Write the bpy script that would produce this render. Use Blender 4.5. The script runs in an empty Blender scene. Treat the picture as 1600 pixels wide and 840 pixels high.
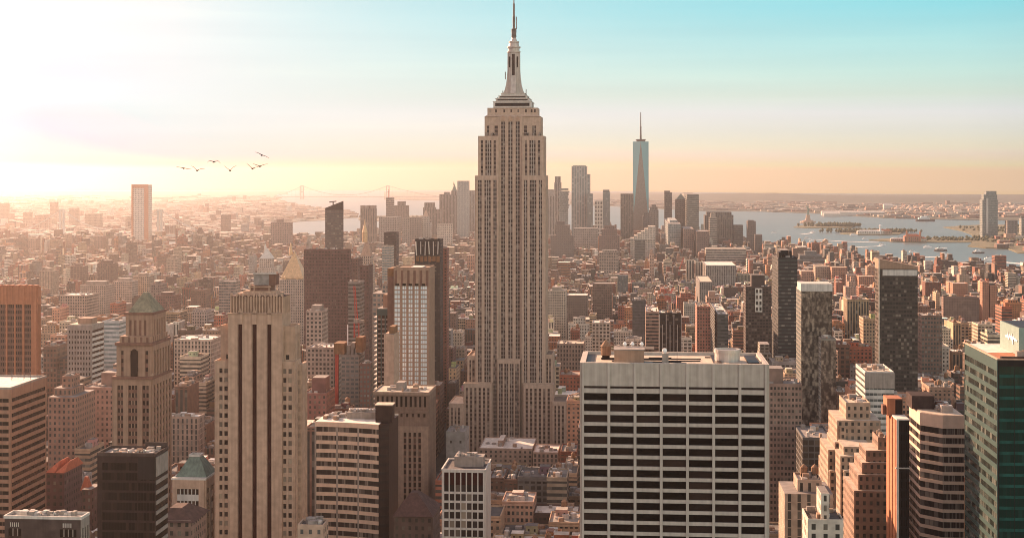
import bpy, math, random
from mathutils import Vector
R = math.radians
scene = bpy.context.scene
col = scene.collection
# ------------------------------------------------------------------ camera
F, CX, EYE, CAMZ = 2285.0, 800.0, 277.0, 260.0      # focal length and eye line in photo pixels, camera height in metres
TH = R(4.75)                                        # the avenues run 4.75 degrees off the line of sight
cam_d = bpy.data.cameras.new('camera')
cam = bpy.data.objects.new('camera', cam_d); col.objects.link(cam); scene.camera = cam
cam_d.sensor_width = 36.0
cam_d.lens = 36.0 * F / 1600.0
cam_d.shift_y = -(420.0 - EYE) / 1600.0
cam_d.clip_start = 1.0; cam_d.clip_end = 90000.0
cam.location = (0, 0, CAMZ); cam.rotation_euler = (R(90), 0, TH)
# ------------------------------------------------------------------ light
SUN_AZ, SUN_EL = R(46), R(19)                       # azimuth to the left of the avenue axis
sdir = Vector((-math.sin(SUN_AZ) * math.cos(SUN_EL), math.cos(SUN_AZ) * math.cos(SUN_EL), math.sin(SUN_EL)))
sun_d = bpy.data.lights.new('sun', 'SUN'); sun_d.energy = 5.0; sun_d.angle = R(0.6); sun_d.color = (1.0, 0.62, 0.40)
sun = bpy.data.objects.new('sun', sun_d); col.objects.link(sun)
sun.rotation_euler = sdir.to_track_quat('Z', 'Y').to_euler(); sun.location = (-800, 500, 900)
BACK_SKY_FILL = (5.0, 3.4, 2.4)
world = bpy.data.worlds.new('World'); scene.world = world; world.use_nodes = True
wt = world.node_tree; wn = wt.nodes; wl = wt.links; wn.clear()


def ramp(nodes, stops, interp='LINEAR'):
    r = nodes.new('ShaderNodeValToRGB'); r.color_ramp.interpolation = interp
    e = r.color_ramp.elements
    while len(e) < len(stops): e.new(0.5)
    for k, (p, c) in enumerate(stops):
        e[k].position = p; e[k].color = (*c, 1)
    return r


def mixc(nodes, links, fac, a, b, mode='MIX'):
    m = nodes.new('ShaderNodeMix'); m.data_type = 'RGBA'; m.blend_type = mode
    for sock, v in ((m.inputs[0], fac), (m.inputs[6], a), (m.inputs[7], b)):
        if hasattr(v, 'is_output') or hasattr(v, 'links'): links.new(v, sock)
        elif isinstance(v, (int, float)): sock.default_value = v
        else: sock.default_value = (*v, 1)
    return m.outputs[2]


def math_n(nodes, links, op, a, b=None, c=None):
    n = nodes.new('ShaderNodeMath'); n.operation = op
    for i, v in enumerate((a, b, c)):
        if v is None: continue
        if isinstance(v, (int, float)): n.inputs[i].default_value = v
        else: links.new(v, n.inputs[i])
    return n.outputs[0]


tc = wn.new('ShaderNodeTexCoord'); sp = wn.new('ShaderNodeSeparateXYZ'); wl.new(tc.outputs['Generated'], sp.inputs[0])
zc = math_n(wn, wl, 'MAXIMUM', sp.outputs[2], 0.004)
cb = wn.new('ShaderNodeCombineXYZ'); wl.new(sp.outputs[0], cb.inputs[0]); wl.new(sp.outputs[1], cb.inputs[1]); wl.new(zc, cb.inputs[2])
sky = wn.new('ShaderNodeTexSky'); sky.sky_type = 'NISHITA'; sky.sun_disc = False
sky.sun_elevation = SUN_EL; sky.sun_rotation = -SUN_AZ
sky.altitude = 200; sky.air_density = 1.0; sky.dust_density = 2.5; sky.ozone_density = 2.0
wl.new(cb.outputs[0], sky.inputs[0])
# the morning sky's own tint: peach at the horizon, cream above it, turquoise away from the sun
SKY_RIGHT = [(0.0, (1.625, 0.821, 0.415)), (0.0072, (1.145, 1.301, 0.904)), (0.0135, (1.016, 1.0, 1.218)), (0.0197, (0.848, 0.937, 1.044)), (0.0301, (0.686, 0.772, 0.981)), (0.0427, (0.63, 0.671, 0.899)), (0.0552, (0.495, 0.583, 0.646)), (0.0699, (0.433, 0.581, 0.618)), (0.0908, (0.333, 0.526, 0.557)), (0.1138, (0.231, 0.5, 0.526)), (0.18, (0.209, 0.452, 0.473)), (0.35, (0.648, 0.518, 0.446)), (1.0, (0.689, 0.518, 0.437))]
SKY_LEFT = [(0.0, (0.1, 0.085, 0.085)), (0.0073, (0.1, 0.09, 0.114)), (0.0135, (0.1, 0.14, 0.42)), (0.0201, (0.05, 0.2, 0.433)), (0.0308, (0.115, 0.221, 0.427)), (0.0436, (0.138, 0.225, 0.388)), (0.0564, (0.162, 0.233, 0.37)), (0.0714, (0.172, 0.225, 0.327)), (0.0928, (0.193, 0.237, 0.311)), (0.1163, (0.206, 0.242, 0.292)), (0.18, (0.186, 0.218, 0.264)), (0.35, (0.648, 0.518, 0.446)), (1.0, (0.689, 0.518, 0.437))]
rza = ramp(wn, SKY_LEFT); wl.new(zc, rza.inputs[0]); rzb = ramp(wn, SKY_RIGHT); wl.new(zc, rzb.inputs[0])
azd = wn.new('ShaderNodeVectorMath'); azd.operation = 'DOT_PRODUCT'; wl.new(tc.outputs['Generated'], azd.inputs[0]); azd.inputs[1].default_value = (math.cos(TH), math.sin(TH), 0)
azm = wn.new('ShaderNodeMapRange'); azm.inputs[1].default_value = -0.305; azm.inputs[2].default_value = 0.293; azm.inputs[3].default_value = -0.179; azm.inputs[4].default_value = 1.0; wl.new(azd.outputs['Value'], azm.inputs[0])
rz = mixc(wn, wl, azm.outputs[0], rza.outputs[0], rzb.outputs[0])
rz.node.clamp_factor = False
rmx = wn.new('ShaderNodeVectorMath'); rmx.operation = 'MAXIMUM'; wl.new(rz, rmx.inputs[0]); rmx.inputs[1].default_value = (0.10, 0.13, 0.14); rz = rmx.outputs[0]
tint = mixc(wn, wl, 1.0, sky.outputs[0], rz, 'MULTIPLY')
# added fill: unseen sky behind the camera brightened and warmed to light facing walls
bkd = wn.new('ShaderNodeVectorMath'); bkd.operation = 'DOT_PRODUCT'; wl.new(tc.outputs['Generated'], bkd.inputs[0]); bkd.inputs[1].default_value = (math.sin(TH), -math.cos(TH), 0)
bkm = wn.new('ShaderNodeMapRange'); bkm.interpolation_type = 'SMOOTHSTEP'; bkm.inputs[1].default_value = -0.55; bkm.inputs[2].default_value = 0.65; wl.new(bkd.outputs['Value'], bkm.inputs[0])
tint = mixc(wn, wl, 1.0, tint, mixc(wn, wl, bkm.outputs[0], (1, 1, 1), BACK_SKY_FILL), 'MULTIPLY')
# thin uneven high haze in the sky
nz = wn.new('ShaderNodeTexNoise'); nz.inputs['Scale'].default_value = 3.0; nz.inputs['Detail'].default_value = 4
mp = wn.new('ShaderNodeMapping'); mp.inputs['Scale'].default_value = (1, 1, 26); wl.new(tc.outputs['Generated'], mp.inputs[0]); wl.new(mp.outputs[0], nz.inputs[0])
nr = ramp(wn, [(0.35, (.96, .965, .97)), (0.6, (1.0, 1.0, 1.0)), (0.8, (1.10, 1.07, 1.03))]); wl.new(nz.outputs[0], nr.inputs[0])
tint = mixc(wn, wl, 1.0, tint, nr.outputs[0], 'MULTIPLY')
bg = wn.new('ShaderNodeBackground'); bg.inputs[1].default_value = 0.12; wl.new(tint, bg.inputs[0])
wo = wn.new('ShaderNodeOutputWorld'); wl.new(bg.outputs[0], wo.inputs[0])
# ------------------------------------------------------------------ exposure, renderer
vs = scene.view_settings; vs.view_transform = 'Standard'; vs.look = 'None'; vs.gamma = 1.0; vs.exposure = 1.5; vs.use_curve_mapping = False
cy = scene.cycles
cy.use_denoising = True; cy.denoiser = 'OPENIMAGEDENOISE'
cy.max_bounces = 4; cy.diffuse_bounces = 2; cy.glossy_bounces = 2; cy.transmission_bounces = 2; cy.volume_bounces = 0; cy.transparent_max_bounces = 8
cy.filter_width = 1.0; cy.use_adaptive_sampling = False; cy.caustics_reflective = False; cy.caustics_refractive = False; cy.sample_clamp_indirect = 6.0
HAZE_DENSITY, HAZE_ANISO = 3.8e-5, 0.77

# ------------------------------------------------------------------ from a place in the photograph to a place in the city
CT, ST = math.cos(TH), math.sin(TH)


def kx(px): return math.tan(math.atan((px - CX) / F) - TH)
def PX(px, Y): return Y * kx(px)                               # X of a photo column at depth Y along the avenues
def depth(X, Y): return -X * ST + Y * CT
def ZY(py, px, Y): return CAMZ + (EYE - py) * depth(PX(px, Y), Y) / F
def to_px(X, Y): return CX + F * (X * CT + Y * ST) / depth(X, Y)
def to_py(X, Y, z): return EYE - (z - CAMZ) * F / depth(X, Y)
def ground_at(px, py, z=0.0):
    D = (CAMZ - z) * F / (py - EYE); k = kx(px); Y = D / (CT - k * ST)
    return (Y * k, Y)
def deep(Xc, Y, px_back): return Xc / kx(px_back) - Y          # how deep a side wall at Xc runs to end at column px_back
# ------------------------------------------------------------------ materials
MATS = {}


def new_mat(name):
    m = bpy.data.materials.new(name); m.use_nodes = True; m.node_tree.nodes.clear()
    o = m.node_tree.nodes.new('ShaderNodeOutputMaterial'); p = m.node_tree.nodes.new('ShaderNodeBsdfPrincipled')
    m.node_tree.links.new(p.outputs[0], o.inputs[0]); MATS[name] = m
    return m, m.node_tree.nodes, m.node_tree.links, p


def stone(name, rgb, rough=0.85, var=0.25, streak=0.25, metal=0.0, bump=0.0, joint=0.0):
    """masonry, concrete, metal: mottled, with rain streaks and, if asked, panel joints"""
    m, n, l, p = new_mat(name)
    t = n.new('ShaderNodeTexCoord')
    a = n.new('ShaderNodeTexNoise'); a.inputs['Scale'].default_value = 0.35; a.inputs['Detail'].default_value = 5; l.new(t.outputs['Object'], a.inputs[0])
    ra = ramp(n, [(0.3, (1 - var,) * 3), (0.7, (1 + var,) * 3)]); l.new(a.outputs[0], ra.inputs[0])
    mp = n.new('ShaderNodeMapping'); mp.inputs['Scale'].default_value = (0.9, 0.9, 0.03); l.new(t.outputs['Object'], mp.inputs[0])
    b = n.new('ShaderNodeTexNoise'); b.inputs['Scale'].default_value = 1.0; b.inputs['Detail'].default_value = 3; l.new(mp.outputs[0], b.inputs[0])
    rb = ramp(n, [(0.3, (1 - streak,) * 3), (0.65, (1.0,) * 3)]); l.new(b.outputs[0], rb.inputs[0])
    c = mixc(n, l, 1.0, rgb, ra.outputs[0], 'MULTIPLY'); c = mixc(n, l, 1.0, c, rb.outputs[0], 'MULTIPLY')
    if joint:
        sx = n.new('ShaderNodeSeparateXYZ'); l.new(t.outputs['Object'], sx.inputs[0])
        f = math_n(n, l, 'FRACT', math_n(n, l, 'DIVIDE', sx.outputs[2], joint))
        g = math_n(n, l, 'LESS_THAN', f, 0.06)
        c = mixc(n, l, math_n(n, l, 'MULTIPLY', g, 0.35), c, (0.05, 0.04, 0.035))
    l.new(c, p.inputs['Base Color']); p.inputs['Roughness'].default_value = rough; p.inputs['Metallic'].default_value = metal; p.inputs['Specular IOR Level'].default_value = 0.05 if max(rgb) < .08 else 0.25
    if bump:
        bp = n.new('ShaderNodeBump'); bp.inputs['Strength'].default_value = bump; bp.inputs['Distance'].default_value = 0.1
        l.new(a.outputs[0], bp.inputs['Height']); l.new(bp.outputs[0], p.inputs['Normal'])
    return m


def glass(name, dark, blind=(0.30, 0.25, 0.19), share=0.25, rough=0.12, mid=None, spec=0.5, metal=0.0):
    """window panes: each one its own darkness, some with blinds drawn"""
    m, n, l, p = new_mat(name)
    g = n.new('ShaderNodeNewGeometry'); oi = n.new('ShaderNodeObjectInfo')
    r = math_n(n, l, 'FRACT', math_n(n, l, 'ADD', math_n(n, l, 'MULTIPLY', oi.outputs['Random'], 7.31), g.outputs['Random Per Island']))
    mid = mid or tuple(min(1, x * 2.2 + 0.01) for x in dark)
    rr = ramp(n, [(0.0, dark), (0.45, dark), (1 - share - 0.02, mid), (1 - share, mid), (1 - share * 0.5, tuple((a + b) / 2 for a, b in zip(mid, blind))), (1.0, blind)])
    l.new(r, rr.inputs[0]); l.new(rr.outputs[0], p.inputs['Base Color'])
    t = n.new('ShaderNodeTexCoord'); a = n.new('ShaderNodeTexNoise'); a.inputs['Scale'].default_value = 0.25; l.new(t.outputs['Object'], a.inputs[0])
    bp = n.new('ShaderNodeBump'); bp.inputs['Strength'].default_value = 0.08; bp.inputs['Distance'].default_value = 0.3; l.new(a.outputs[0], bp.inputs['Height']); l.new(bp.outputs[0], p.inputs['Normal'])
    p.inputs['Roughness'].default_value = rough; p.inputs['Specular IOR Level'].default_value = spec; p.inputs['Metallic'].default_value = metal
    return m


def city_mat():
    """walls with a grid of windows measured along each wall (UV = window and storey counts); colour and window shape are set per building"""
    m, n, l, p = new_mat('city_wall')
    uv = n.new('ShaderNodeUVMap'); uv.uv_map = 'walls'
    s = n.new('ShaderNodeSeparateXYZ'); l.new(uv.outputs[0], s.inputs[0])
    ac = n.new('ShaderNodeAttribute'); ac.attribute_name = 'wall_colour'
    st = n.new('ShaderNodeAttribute'); st.attribute_name = 'window_style'
    ss = n.new('ShaderNodeSeparateColor'); l.new(st.outputs['Color'], ss.inputs[0])
    def band(x, w):
        f = math_n(n, l, 'ABSOLUTE', math_n(n, l, 'SUBTRACT', math_n(n, l, 'FRACT', x), 0.5))
        return math_n(n, l, 'LESS_THAN', f, math_n(n, l, 'MULTIPLY', w, 0.5))
    mask = math_n(n, l, 'MULTIPLY', band(s.outputs[0], ss.outputs[0]), band(s.outputs[1], ss.outputs[1]))
    g = n.new('ShaderNodeNewGeometry'); gn = n.new('ShaderNodeSeparateXYZ'); l.new(g.outputs['True Normal'], gn.inputs[0])
    up = math_n(n, l, 'LESS_THAN', math_n(n, l, 'ABSOLUTE', gn.outputs[2]), 0.6)
    mask = math_n(n, l, 'MULTIPLY', mask, up)
    fl = n.new('ShaderNodeVectorMath'); fl.operation = 'FLOOR'; l.new(uv.outputs[0], fl.inputs[0])
    ad = n.new('ShaderNodeVectorMath'); ad.operation = 'ADD'; l.new(fl.outputs[0], ad.inputs[0]); l.new(ac.outputs['Color'], ad.inputs[1])
    wn_ = n.new('ShaderNodeTexWhiteNoise'); wn_.noise_dimensions = '3D'; l.new(ad.outputs[0], wn_.inputs[0])
    dark = mixc(n, l, ss.outputs[2], (0.018, 0.013, 0.011), (0.14, 0.18, 0.18))
    pale = mixc(n, l, ss.outputs[2], (0.20, 0.16, 0.12), (0.32, 0.36, 0.35))
    rr = ramp(n, [(0.0, (0, 0, 0)), (0.6, (0.12,) * 3), (0.8, (0.3,) * 3), (1.0, (1, 1, 1))]); l.new(wn_.outputs[0], rr.inputs[0])
    wc = mixc(n, l, rr.outputs[0], dark, pale)
    t = n.new('ShaderNodeTexCoord')
    a = n.new('ShaderNodeTexNoise'); a.inputs['Scale'].default_value = 0.22; a.inputs['Detail'].default_value = 5; l.new(t.outputs['Object'], a.inputs[0])
    ra = ramp(n, [(0.3, (0.72,) * 3), (0.7, (1.22,) * 3)]); l.new(a.outputs[0], ra.inputs[0])
    wall = mixc(n, l, 1.0, ac.outputs['Color'], ra.outputs[0], 'MULTIPLY')
    l.new(mixc(n, l, mask, wall, wc), p.inputs['Base Color'])
    l.new(math_n(n, l, 'MULTIPLY_ADD', mask, -0.6, 0.86), p.inputs['Roughness']); l.new(math_n(n, l, 'MULTIPLY_ADD', mask, -0.36, 0.45), p.inputs['Specular IOR Level'])
    bp = n.new('ShaderNodeBump'); bp.inputs['Strength'].default_value = 0.6; bp.inputs['Distance'].default_value = 0.25; bp.invert = True
    l.new(mask, bp.inputs['Height'])
    return m


city_mat()
stone('limestone', (0.46, 0.335, 0.255), streak=0.18, var=0.12)
stone('limestone_dark', (0.20, 0.145, 0.11), streak=0.2)
stone('aluminium_spandrel', (0.19, 0.135, 0.11), rough=0.5)
stone('bright_metal', (0.54, 0.48, 0.43), rough=0.4, metal=0.3, var=0.1)
stone('mast_metal', (0.48, 0.42, 0.375), rough=0.45, metal=0.2, var=0.12)
stone('antenna_metal', (0.16, 0.13, 0.12), rough=0.6)
stone('travertine', (0.45, 0.395, 0.34), var=0.08, streak=0.16)
stone('travertine_panel', (0.43, 0.375, 0.32), var=0.10, streak=0.25)
stone('pale_roof', (0.50, 0.41, 0.32), var=0.25, streak=0.0)
stone('tar_roof', (0.10, 0.085, 0.08), var=0.35, streak=0.0)
stone('grey_roof', (0.25, 0.22, 0.20), var=0.35, streak=0.0)
stone('white_roof', (0.66, 0.60, 0.53), var=0.2, streak=0.0)
stone('tan_brick', (0.33, 0.215, 0.15), var=0.12)
stone('tan_stone', (0.45, 0.30, 0.215), var=0.16, streak=0.22)
stone('brown_brick', (0.20, 0.105, 0.075), var=0.15)
stone('orange_brick', (0.43, 0.17, 0.09), var=0.12)
stone('dark_steel', (0.025, 0.020, 0.019), rough=0.45, var=0.2)
stone('near_black', (0.035, 0.022, 0.02), rough=0.4, var=0.3)
stone('dark_stone', (0.07, 0.05, 0.045), var=0.3)
stone('concrete', (0.30, 0.255, 0.22), var=0.15)
stone('white_stone', (0.58, 0.53, 0.47), var=0.08)
stone('dark_red_panel', (0.045, 0.012, 0.010), var=0.2)
stone('copper_green', (0.15, 0.20, 0.165), var=0.2, streak=0.35)
stone('olive_copper', (0.25, 0.225, 0.15), var=0.2, streak=0.35)
stone('gold_leaf', (0.66, 0.42, 0.23), rough=0.45, metal=0.15, var=0.15)
stone('tank_wood', (0.30, 0.17, 0.10), var=0.25, streak=0.4)
stone('red_paint', (0.46, 0.06, 0.04), var=0.15)
stone('orange_net', (0.22, 0.11, 0.05), var=0.25)
stone('red_tile', (0.48, 0.14, 0.07), var=0.15)
stone('slate_roof', (0.09, 0.05, 0.042), var=0.3)
stone('sea_glass_panel', (0.052, 0.088, 0.08), rough=0.35, var=0.1, streak=0.1)
stone('white_paint', (0.80, 0.78, 0.75), var=0.04, streak=0.05)
stone('bird_feather', (0.03, 0.026, 0.024), var=0.2)
stone('verdigris', (0.16, 0.25, 0.21), var=0.2)
stone('island_green', (0.09, 0.085, 0.04), var=0.4, streak=0)
stone('foam', (0.72, 0.70, 0.66), var=0.2, streak=0)
stone('cable_grey', (0.30, 0.28, 0.27), var=0.05)
glass('window_glass', (0.022, 0.016, 0.014), (0.34, 0.27, 0.2), 0.28, spec=0.12)
glass('limestone_window', (0.035, 0.022, 0.018), (0.30, 0.24, 0.19), 0.16, rough=0.25, spec=0.12)
glass('dark_glass', (0.006, 0.0045, 0.004), (0.035, 0.022, 0.018), 0.25, rough=0.2, mid=(0.012, 0.008, 0.007), spec=0.03)
glass('band_glass', (0.035, 0.029, 0.026), (0.24, 0.20, 0.165), 0.4, spec=0.15)
glass('green_glass', (0.004, 0.024, 0.019), (0.010, 0.042, 0.033), 0.12, rough=0.12, mid=(0.0045, 0.027, 0.021), spec=0.15)
glass('pale_blind', (0.60, 0.67, 0.68), (0.80, 0.82, 0.80), 0.6, rough=0.2, mid=(0.46, 0.54, 0.56))
glass('dim_glass', (0.022, 0.013, 0.011), (0.12, 0.08, 0.06), 0.25, mid=(0.04, 0.024, 0.02), spec=0.08)


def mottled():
    """mirror glass with its reflections painted into the colour as noise patches"""
    m, n, l, p = new_mat('painted_reflection_glass')
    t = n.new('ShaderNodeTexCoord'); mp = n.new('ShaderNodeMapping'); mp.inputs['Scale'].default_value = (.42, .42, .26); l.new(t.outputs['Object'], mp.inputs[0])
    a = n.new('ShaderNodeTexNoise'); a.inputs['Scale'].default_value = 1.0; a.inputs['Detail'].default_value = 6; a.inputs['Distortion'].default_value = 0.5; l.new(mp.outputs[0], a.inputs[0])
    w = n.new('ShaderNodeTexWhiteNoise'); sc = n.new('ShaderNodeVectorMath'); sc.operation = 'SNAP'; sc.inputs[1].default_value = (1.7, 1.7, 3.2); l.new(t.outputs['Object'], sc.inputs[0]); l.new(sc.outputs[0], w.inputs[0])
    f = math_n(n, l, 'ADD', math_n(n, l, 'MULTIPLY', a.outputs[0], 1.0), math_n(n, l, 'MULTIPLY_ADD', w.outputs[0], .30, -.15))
    r = ramp(n, [(0.36, (.04, .03, .026)), (0.5, (.105, .082, .066)), (0.6, (.17, .132, .104)), (0.75, (.30, .24, .18))]); l.new(f, r.inputs[0]); l.new(r.outputs[0], p.inputs['Base Color'])  # dark and light blotches painted in place of reflected surroundings
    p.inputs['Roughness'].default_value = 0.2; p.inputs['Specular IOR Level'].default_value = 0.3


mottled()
stone('cream_band', (0.60, 0.44, 0.335), var=0.08, streak=0.1)
stone('russet_band', (0.34, 0.185, 0.12), var=0.12)
glass('sea_glass', (0.018, 0.024, 0.021), (0.14, 0.15, 0.13), 0.35, spec=0.2)
stone('umber_brick', (0.20, 0.13, 0.095), var=0.15)
stone('umber_trim', (0.27, 0.185, 0.135), var=0.15)
stone('sign_panel', (0.21, 0.285, 0.25), rough=0.5, var=0.06, streak=0.12)
stone('green_spandrel', (0.014, 0.075, 0.062), rough=0.3, var=0.3)
# ------------------------------------------------------------------ mesh building
class MB:
    """collects shapes in world metres; build() links them as ONE mesh object whose origin is its thing's base"""
    def __init__(self): self.v = []; self.f = []; self.uv = []; self.c = []; self.s = []; self.col = (.3, .3, .3); self.sty = (0, 0, 0); self.smooth = False
    def face(self, ids, uv=None, c=None):
        self.f.append(ids); self.uv.append(uv or [(0, 0)] * len(ids)); self.c.append(c or self.col); self.s.append(self.sty)
    def pts(self, p): k = len(self.v); self.v.extend(p); return k
    def box(self, x0, x1, y0, y1, z0, z1, top=None, nu=(0, 0), nf=0, bottom=True):
        k = self.pts([(x0, y0, z0), (x1, y0, z0), (x1, y1, z0), (x0, y1, z0), (x0, y0, z1), (x1, y0, z1), (x1, y1, z1), (x0, y1, z1)])
        a, b = nu
        q = lambda n: [(0, 0), (n, 0), (n, nf), (0, nf)]
        self.face((k, k + 1, k + 5, k + 4), q(a)); self.face((k + 1, k + 2, k + 6, k + 5), q(b))
        self.face((k + 2, k + 3, k + 7, k + 6), q(a)); self.face((k + 3, k, k + 4, k + 7), q(b))
        self.face((k + 4, k + 5, k + 6, k + 7), None, top)
        if bottom: self.face((k + 3, k + 2, k + 1, k), None, top)
        return self
    def hull(self, lo, hi, top=None, nu=0, nf=0):
        """side walls between two rings with the same number of points, and a lid"""
        n = len(lo); k = self.pts(list(lo) + list(hi))
        for i in range(n):
            j = (i + 1) % n
            self.face((k + i, k + j, k + n + j, k + n + i), [(0, 0), (nu, 0), (nu, nf), (0, nf)])
        self.face(tuple(k + n + i for i in range(n)), None, top); self.face(tuple(k + n - 1 - i for i in range(n)), None, top)
        return self
    def prism(self, poly, z0, z1, top=None, nu=0, nf=0):
        return self.hull([(x, y, z0) for x, y in poly], [(x, y, z1) for x, y in poly], top, nu, nf)
    def rings(self, cx, cy, rz, n=16, sq=False):
        """lathe: (radius, z) from bottom to top"""
        a0 = R(45) if sq else 0.0; n = 4 if sq else n; m = math.sqrt(2) if sq else 1.0
        ks = [self.pts([(cx + r * m * math.cos(a0 + 2 * math.pi * i / n), cy + r * m * math.sin(a0 + 2 * math.pi * i / n), z) for i in range(n)]) for r, z in rz]
        for a, b in zip(ks, ks[1:]):
            for i in range(n): j = (i + 1) % n; self.face((a + i, a + j, b + j, b + i))
        self.face(tuple(ks[-1] + i for i in range(n))); self.face(tuple(ks[0] + n - 1 - i for i in range(n)))
        return self
    def bar(self, p, q, w):
        p, q = Vector(p), Vector(q); d = (q - p).normalized()
        s = d.cross(Vector((0, 0, 1)));  s = s.normalized() if s.length > 1e-4 else Vector((1, 0, 0))
        t = s.cross(d).normalized(); h = w / 2
        k = self.pts([tuple(e + s * h * a + t * h * b) for e in (p, q) for a, b in ((-1, -1), (1, -1), (1, 1), (-1, 1))])
        for i in range(4): j = (i + 1) % 4; self.face((k + i, k + j, k + 4 + j, k + 4 + i))
        self.face((k + 3, k + 2, k + 1, k)); self.face((k + 4, k + 5, k + 6, k + 7))
        return self
    def build(self, name, mat, parent=None, loc=(0, 0, 0)):
        me = bpy.data.meshes.new(name); lx, ly, lz = loc
        me.from_pydata([(x - lx, y - ly, z - lz) for x, y, z in self.v], [], self.f)
        m = MATS[mat]; me.materials.append(m)
        if mat == 'city_wall':
            u = me.uv_layers.new(name='walls'); u.data.foreach_set('uv', [c for f in self.uv for p in f for c in p])
            a = me.attributes.new('wall_colour', 'FLOAT_COLOR', 'CORNER'); a.data.foreach_set('color', [c for f, k in zip(self.f, self.c) for _ in f for c in (*k, 1.0)])
            b = me.attributes.new('window_style', 'FLOAT_COLOR', 'CORNER'); b.data.foreach_set('color', [c for f, k in zip(self.f, self.s) for _ in f for c in (*k, 1.0)])
        if self.smooth: me.polygons.foreach_set('use_smooth', [True] * len(me.polygons))
        me.update()
        o = bpy.data.objects.new(name, me); col.objects.link(o)
        if parent is not None: o.parent = parent
        else: o.location = loc
        return o


FOOT = []                       # footprints taken: x0, x1, y0, y1
SKYL = []                       # (px0, px1, py_top, py_keep, Y, landmark phrase) of the buildings that have a name of their own
WIN_MESH = {}


class Thing:
    """an Empty at the thing's base; part() opens a mesh under it"""
    def __init__(self, name, label, cat, loc, group=None):
        self.loc = loc
        o = bpy.data.objects.new(name, None); col.objects.link(o); o.location = loc; o.empty_display_size = 5
        o['label'] = label; o['category'] = cat
        if group: o['group'] = group
        self.root = o; self.parts = {}; self.order = []; self.win = []
    def part(self, name, mat, fresh=False):
        k = (name, mat, len(self.order) if fresh else 0)
        if k not in self.parts: self.parts[k] = MB(); self.order.append(k)
        return self.parts[k]
    def finish(self):
        out = {}; used = {}
        for k in sorted(self.order, key=lambda k: '/' in k[0]):           # 'roof/parapet' is a parapet under the roof
            if not self.parts[k].f: continue
            up, _, nm = k[0].rpartition('/'); par = self.root
            if up in out: i = used.get(k[0], 0); used[k[0]] = i + 1; par = out[up][min(i, len(out[up]) - 1)]
            out.setdefault(nm, []).append(self.parts[k].build(nm, k[1], par, self.loc))
        w = sorted(self.win, key=lambda a: (a[7] != 'F', -a[2]))
        for (x, y, z, sx, sy, sz, mat, face) in w[:100]:
            key = (round(sx, 1), round(sy, 1), round(sz, 1), mat)
            if key not in WIN_MESH:
                b = MB(); b.box(-sx / 2, sx / 2, -sy / 2, sy / 2, -sz / 2, sz / 2); o = b.build('window', mat); WIN_MESH[key] = o.data; bpy.data.objects.remove(o)
            o = bpy.data.objects.new('window', WIN_MESH[key]); col.objects.link(o); o.parent = self.root
            o.location = (x - self.loc[0], y - self.loc[1], z - self.loc[2])
        rest = {}
        for a in w[100:]: rest.setdefault(a[6], MB()).box(a[0] - a[3] / 2, a[0] + a[3] / 2, a[1] - a[4] / 2, a[1] + a[4] / 2, a[2] - a[5] / 2, a[2] + a[5] / 2)
        for mat, b in rest.items():
            o = b.build('windows', mat, self.root, self.loc); o['kind'] = 'stuff'
        self.out = out
        return self


def fbox(b, face, plane, u0, u1, z0, z1, d0, d1):
    """a box that stands out from a wall from d0 to d1"""
    if face == 'F': b.box(u0, u1, plane - d1, plane - d0, z0, z1)
    elif face == 'L': b.box(plane - d1, plane - d0, u0, u1, z0, z1)
    else: b.box(plane + d0, plane + d1, u0, u1, z0, z1)


def facade(t, face, plane, u0, u1, z0, z1, bays, fh, wh, pier=('pier', 'limestone'), span=('spandrel_cladding', 'aluminium_spandrel'), mull=None, glass='window_glass',
           pd=0.6, sd=0.3, top=2.0, gap=0.5, drop=0.0, win=True):
    """piers between the bays, a spandrel under every row, window panes in between: bays = [(u0, u1, panes)]"""
    pm = t.part(*pier); sm = t.part(*span)
    bays = sorted(bays); e = u0
    for a, b, n in bays:
        if a - e > 0.05: fbox(pm, face, plane, e, a, z0, z1, 0, pd)
        e = b
    if u1 - e > 0.05: fbox(pm, face, plane, e, u1, z0, z1, 0, pd)
    z = z1 - top
    for a, b, n in bays:
        if top > 0: fbox(pm, face, plane, a, b, z, z1, 0, pd - 0.02)
    first = True
    while z - fh > z0:
        if sd < pd and bays: fbox(sm, face, plane, bays[0][0], bays[-1][1], z - fh, z - wh, 0, sd)
        for a, b, n in bays:
            if sd >= pd: fbox(sm, face, plane, a, b, z - fh, z - wh, 0, sd)
            if win:
                w = (b - a - gap * (n - 1)) / n
                for i in range(n):
                    uc = a + w / 2 + i * (w + gap); zc = z - wh / 2
                    if face == 'F': t.win.append((uc, plane - 0.06, zc, w, 0.1, wh, glass, 'F'))
                    elif face == 'L': t.win.append((plane - 0.06, uc, zc, 0.1, w, wh, glass, 'S'))
                    else: t.win.append((plane + 0.06, uc, zc, 0.1, w, wh, glass, 'S'))
        z -= fh
    for a, b, n in bays:
        if z - z0 > 0.05: fbox(sm, face, plane, a, b, z0, z - 0.01, 0, sd)
        if mull and n > 1:
            w = (b - a - gap * (n - 1)) / n
            for i in range(1, n):
                c = a + i * (w + gap) - gap / 2
                fbox(t.part(*mull), face, plane, c - gap * .4, c + gap * .4, z0, z1 - top, 0, sd + 0.08)


def even(u0, u1, n, share, panes=1, edge=None):
    """n equal bays over a wall, each with the given share of glass"""
    edge = (u1 - u0) * 0.02 if edge is None else edge
    p = (u1 - u0 - 2 * edge) / n
    return [(u0 + edge + p * i + p * (1 - share) / 2, u0 + edge + p * (i + 1) - p * (1 - share) / 2, panes) for i in range(n)]


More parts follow.
